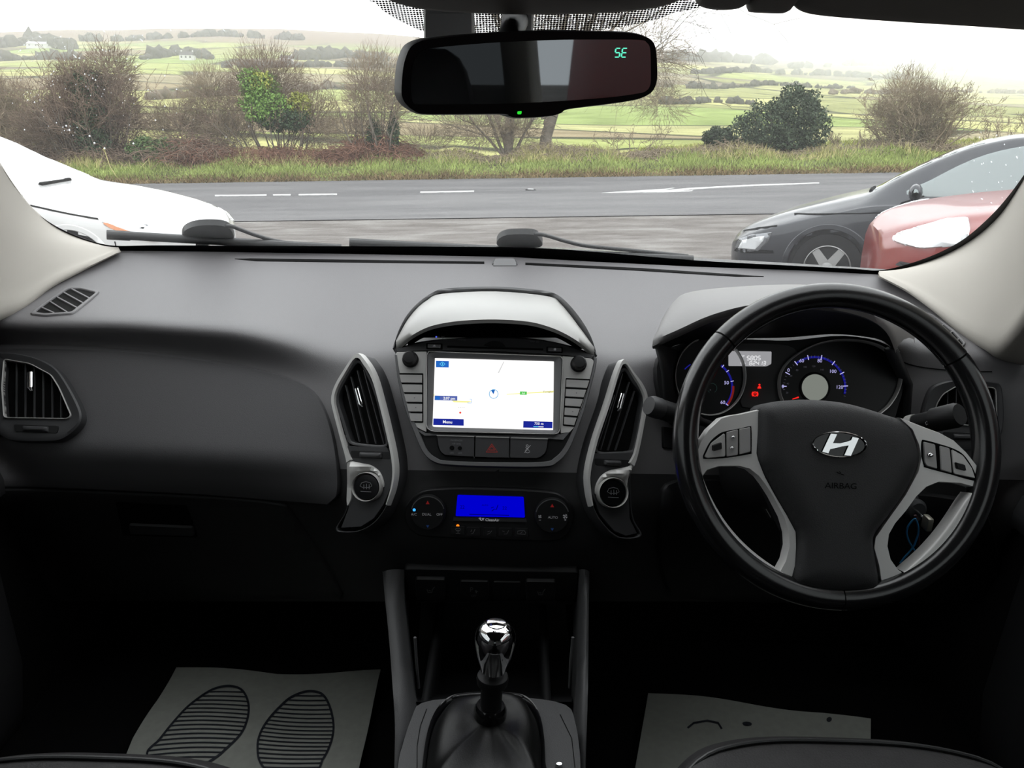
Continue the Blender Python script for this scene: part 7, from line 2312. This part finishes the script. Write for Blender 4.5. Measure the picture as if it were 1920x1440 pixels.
# station: (x, zbottom, zshoulder, ztop, halfwidth, halfwidth of the top edge)
est = [(0.0, 0.24, 0.48, 0.55, 0.56, 0.44), (-0.05, 0.20, 0.53, 0.62, 0.70, 0.56), (-0.20, 0.18, 0.60, 0.69, 0.82, 0.66), (-0.45, 0.18, 0.69, 0.79, 0.88, 0.70), (-0.8, 0.18, 0.79, 0.89, 0.905, 0.74), (-1.1, 0.18, 0.86, 0.965, 0.91, 0.76),
       (-1.25, 0.18, 0.90, 1.0, 0.91, 0.76), (-1.42, 0.18, 0.92, 1.12, 0.91, 0.72), (-1.72, 0.18, 0.93, 1.28, 0.91, 0.66), (-2.02, 0.18, 0.94, 1.41, 0.91, 0.61), (-2.3, 0.18, 0.94, 1.475, 0.91, 0.59), (-2.8, 0.18, 0.95, 1.51, 0.91, 0.585),
       (-3.8, 0.18, 0.97, 1.47, 0.90, 0.57), (-4.4, 0.20, 0.98, 1.38, 0.87, 0.54), (-4.65, 0.25, 0.98, 1.15, 0.84, 0.6), (-4.77, 0.30, 0.80, 0.95, 0.80, 0.6)]
DARKPAINT = mat('dark_blue_grey_paint', (0.030, 0.033, 0.042), 0.3, metal=0.3, coat=0.5, vary=0.12, vscale=3)
est_spec = dict(w=0.905, side=[
    ('headlight', [(-0.07, 0.45), (-0.12, 0.55), (-0.26, 0.605), (-0.46, 0.64), (-0.43, 0.55), (-0.34, 0.455), (-0.2, 0.43)], LAMPD, 0.006),
    ('headlight_lens', [(-0.12, 0.46), (-0.16, 0.54), (-0.28, 0.58), (-0.40, 0.605), (-0.38, 0.55), (-0.31, 0.465)], LAMP, 0.009),
    ('side_window', crv([(-1.58, 1.0), (-1.75, 1.12), (-2.05, 1.29), (-2.35, 1.38), (-2.70, 1.405), (-2.76, 1.2), (-2.78, 1.0), (-2.2, 0.985)], 3), CGLASS, 0.004),
    ('rear_side_window', rounded([(-2.90, 1.0), (-2.88, 1.39), (-3.6, 1.38), (-3.75, 1.02)], 0.05), CGLASS, 0.004),
    ('quarter_window', rounded([(-3.82, 1.03), (-3.68, 1.37), (-4.2, 1.30), (-4.4, 1.06)], 0.05), CGLASS, 0.004),
    ('bumper_strip', [(-0.06, 0.42), (-0.10, 0.46), (-0.48, 0.47), (-0.50, 0.44), (-0.2, 0.42)], SEAM, 0.003),
    ('fog_lamp', ell(-0.22, 0.31, 0.05, 0.035, 16), LAMP, 0.006)],
    seams=[[(-1.52, 0.25), (-1.50, 0.55), (-1.47, 0.80), (-1.55, 0.93), (-1.72, 0.99)], [(-0.62, 0.80), (-1.0, 0.825), (-1.5, 0.85)], [(-2.84, 0.25), (-2.84, 0.98)], [(-0.12, 0.61), (-0.3, 0.66), (-0.5, 0.70)]],
    top=[('windscreen', [(-1.30, -0.66), (-2.12, -0.52), (-2.18, 0), (-2.12, 0.52), (-1.30, 0.66), (-1.26, 0)], CGLASS, 0.004),
         ('roof_rail', [(-2.5, 0.56), (-4.2, 0.545), (-4.2, 0.515), (-2.5, 0.53)], ALLOY, 0.035), ('roof_rail', [(-2.5, -0.56), (-4.2, -0.545), (-4.2, -0.515), (-2.5, -0.53)], ALLOY, 0.035),
         ('wiper_blade', [(-1.22, 0.1), (-1.25, 0.6), (-1.28, 0.6), (-1.26, 0.1)], SEAM, 0.02)],
    front=[('grille', rounded([(-0.42, 0.44), (0.42, 0.44), (0.38, 0.53), (-0.38, 0.53)], 0.02), SEAM, 0.01), ('lower_grille', rounded([(-0.5, 0.27), (0.5, 0.27), (0.45, 0.38), (-0.45, 0.38)], 0.03), SEAM, 0.01)],
    mirror=(-1.66, 1.03, 0.90), mirror_mat=DARKPAINT, handles=[(-2.62, 0.83), (-3.55, 0.85)])
def place(near, ax, w, phi, fwd):
    """car origin so that its near front wheel stands at near"""
    h = Vector((math.cos(phi), math.sin(phi), 0))
    left = Vector((-h.y, h.x, 0))
    return near - h * ax - left * w * fwd
ph = math.pi - math.radians(29)
nw = Vector((2.93, 7.45, -0.33))
DARKCAR = build_car('dark blue-grey estate car parked by the roadside lay-by on the right', est, place(nw, -0.98, 0.86, ph, 1), ph, math.radians(3.6), DARKPAINT, (-0.98, -3.66), 0.325, est_spec)

hat = [(0.0, 0.26, 0.52, 0.62, 0.46, 0.36), (-0.04, 0.22, 0.58, 0.68, 0.62, 0.50), (-0.18, 0.19, 0.64, 0.74, 0.78, 0.62), (-0.45, 0.18, 0.72, 0.82, 0.86, 0.68), (-0.8, 0.18, 0.79, 0.885, 0.885, 0.72), (-1.15, 0.18, 0.84, 0.935, 0.89, 0.73),
       (-1.55, 0.18, 0.885, 0.975, 0.89, 0.73), (-1.78, 0.18, 0.90, 1.08, 0.89, 0.69), (-2.08, 0.18, 0.93, 1.20, 0.89, 0.63), (-2.35, 0.18, 0.96, 1.34, 0.89, 0.58), (-2.72, 0.18, 0.97, 1.46, 0.89, 0.57), (-3.0, 0.18, 0.98, 1.49, 0.885, 0.56),
       (-3.7, 0.2, 1.0, 1.42, 0.86, 0.53), (-4.1, 0.25, 0.98, 1.15, 0.82, 0.56), (-4.28, 0.32, 0.80, 0.95, 0.76, 0.55)]
WHITEP = mat('white_paint', (0.82, 0.82, 0.81), 0.25, coat=1.0)
hat_spec = dict(w=0.885, side=[
    ('headlight', crv([(-0.08, 0.58), (-0.10, 0.645), (-0.25, 0.70), (-0.50, 0.76), (-0.68, 0.79), (-0.62, 0.74), (-0.42, 0.66), (-0.22, 0.585)], 3), LAMP, 0.012),
    ('indicator', crv([(-0.19, 0.578), (-0.32, 0.60), (-0.46, 0.655), (-0.60, 0.72), (-0.57, 0.735), (-0.40, 0.675), (-0.23, 0.615)], 3), AMBER, 0.020),
    ('side_window', crv([(-2.0, 1.0), (-2.15, 1.10), (-2.4, 1.22), (-2.6, 1.29), (-2.74, 1.32), (-2.76, 1.15), (-2.76, 1.01), (-2.4, 1.0)], 3), CGLASS, 0.004),
    ('rear_side_window', rounded([(-2.86, 1.03), (-2.84, 1.34), (-3.4, 1.34), (-3.6, 1.08)], 0.05), CGLASS, 0.004)],
    seams=[[(-1.40, 0.25), (-1.38, 0.75), (-1.44, 0.93)], [(-2.69, 0.25), (-2.69, 1.0)], [(-0.18, 0.655), (-0.45, 0.735), (-0.9, 0.80), (-1.28, 0.86)], [(-0.55, 0.28), (-0.50, 0.45), (-0.52, 0.58)]],
    top=[('windscreen', [(-1.63, -0.64), (-2.44, -0.50), (-2.50, 0), (-2.44, 0.50), (-1.63, 0.64), (-1.58, 0)], mat('painted_reflection_screen', (0.9, 0.92, 0.91), 0.25, spec=0.5), 0.004),  # reflection painted into the windscreen as a near-white base colour
         ('wiper_blade', [(-1.52, -0.30), (-1.55, 0.2), (-1.58, 0.2), (-1.56, -0.30)], SEAM, 0.02)],
    topseams=[[(-1.5, 0.67), (-1.9, 0.60), (-2.35, 0.53)], [(-1.5, -0.67), (-1.9, -0.60), (-2.35, -0.53)]],
    front=[('grille', rounded([(-0.40, 0.54), (0.40, 0.54), (0.36, 0.585), (-0.36, 0.585)], 0.02), SEAM, 0.012), ('grille', rounded([(-0.42, 0.46), (0.42, 0.46), (0.41, 0.53), (-0.41, 0.53)], 0.02), SEAM, 0.012),
           ('chrome_bar', [(-0.44, 0.535), (0.44, 0.535), (0.43, 0.555), (-0.43, 0.555)], CHROME, 0.018), ('lower_grille', rounded([(-0.5, 0.28), (0.5, 0.28), (0.45, 0.40), (-0.45, 0.40)], 0.03), SEAM, 0.01)],
    mirror=(-1.72, 1.0, 0.88), mirror_mat=WHITEP, mirror_sides=(-1,), handles=[(-2.45, 0.86), (-3.2, 0.88)])
ph = math.radians(-5)
nw = Vector((-3.97, 7.15, -0.42))
WHITECAR = build_car('white hatchback parked on the left with an amber indicator strip', hat, place(nw, -0.93, 0.84, ph, -1), ph, 0.0, WHITEP, (-0.93, -3.45), 0.315, hat_spec)
whip = empty('grass_stalk', spot(212, 0.6), 'thin dry grass stalk sticking up beyond the white hatchback bonnet', 'stalk')
tube('stem', [spot(215, 0.6), at_(206, 312, 0.6), at_(196, 282, 0.6)], [0.016, 0.014, 0.012], GR2, whip, 6)
leaves('seed_head', 20, [(at_(195, 281, 0.6).x, at_(195, 281, 0.6).y, at_(195, 281, 0.6).z, 0.03, 0.03, 0.05)], (0.02, 0.04), GR2, whip, seed=3)

REDP = mat('red_paint', (0.26, 0.018, 0.014), 0.3, coat=0.35)
red_spec = dict(w=0.885, side=[
    ('headlight', rounded([(-0.045, 0.645), (-0.08, 0.70), (-0.18, 0.755), (-0.34, 0.82), (-0.47, 0.845), (-0.42, 0.69), (-0.2, 0.64)], 0.03), LAMP, 0.016),
    ('indicator', [(-0.50, 0.80), (-0.70, 0.835), (-0.78, 0.835), (-0.62, 0.765), (-0.49, 0.745)], AMBER, 0.006),
    ('fog_lamp', ell(-0.26, 0.40, 0.06, 0.04, 16), LAMP, 0.006),
    ('bumper_strip', rounded([(-0.08, 0.50), (-0.10, 0.535), (-0.40, 0.545), (-0.40, 0.51)], 0.01), RUBBER, 0.012),
    ('side_window', hat_spec['side'][2][1], CGLASS, 0.004), ('rear_side_window', hat_spec['side'][3][1], CGLASS, 0.004)],
    seams=hat_spec['seams'][:2] + [[(-0.80, 0.84), (-1.0, 0.86), (-1.28, 0.90)]], top=[('windscreen', hat_spec['top'][0][1], CGLASS, 0.004)], topseams=hat_spec['topseams'],
    front=[], mirror=(-1.72, 1.06, 0.88), mirror_mat=REDP, handles=[(-2.45, 0.86), (-3.2, 0.88)])
rst = [(x, zb, zs + 0.05, zt + 0.05, w_, wt) for x, zb, zs, zt, w_, wt in hat]
ph = math.pi - math.radians(16)
nw = Vector((3.36, 5.0, -0.05))
REDCAR = build_car('red car nose in the lower right corner of the windscreen with a large clear headlight', rst, place(nw, -0.95, 0.84, ph, 1), ph, 0.0, REDP, (-0.95, -3.45), 0.32, red_spec)

van = [(0.0, 0.25, 0.60, 0.75, 0.60, 0.45), (-0.10, 0.22, 0.80, 0.95, 0.85, 0.66), (-0.5, 0.2, 0.95, 1.08, 0.93, 0.76), (-0.9, 0.2, 1.05, 1.18, 0.95, 0.8), (-1.1, 0.2, 1.12, 1.35, 0.95, 0.80), (-1.6, 0.2, 1.2, 1.75, 0.95, 0.78),
       (-1.9, 0.2, 1.3, 1.9, 0.95, 0.80), (-2.5, 0.2, 1.5, 1.95, 0.95, 0.82), (-4.6, 0.2, 1.5, 1.95, 0.94, 0.82), (-4.8, 0.25, 1.4, 1.9, 0.92, 0.80)]
van = [(x * 0.76, *q) for x, *q in van]
van_spec = dict(w=0.93, side=[('headlight', rounded([(-0.10, 0.74), (-0.14, 0.84), (-0.45, 0.93), (-0.42, 0.78)], 0.03), LAMP, 0.006),
                              ('side_window', rounded([(-0.95, 1.15), (-1.22, 1.62), (-1.6, 1.66), (-1.6, 1.15)], 0.05), CGLASS, 0.004)],
                seams=[[(-1.7, 0.3), (-1.7, 1.7)], [(-2.7, 0.3), (-2.7, 1.75)]], top=[('windscreen', [(-0.76, -0.72), (-1.25, -0.66), (-1.25, 0.66), (-0.76, 0.72)], CGLASS, 0.004)],
                front=[], mirror=(-0.95, 1.2, 0.94), mirror_sides=(1,), handles=[(-1.5, 1.02)])
SIDEVAN = build_car('red panel van parked alongside, seen reflected in the rear-view mirror', van, (2.85, 1.99, 0.0), math.pi / 2, 0.0, REDP, (-0.72, -2.95), 0.33, van_spec)
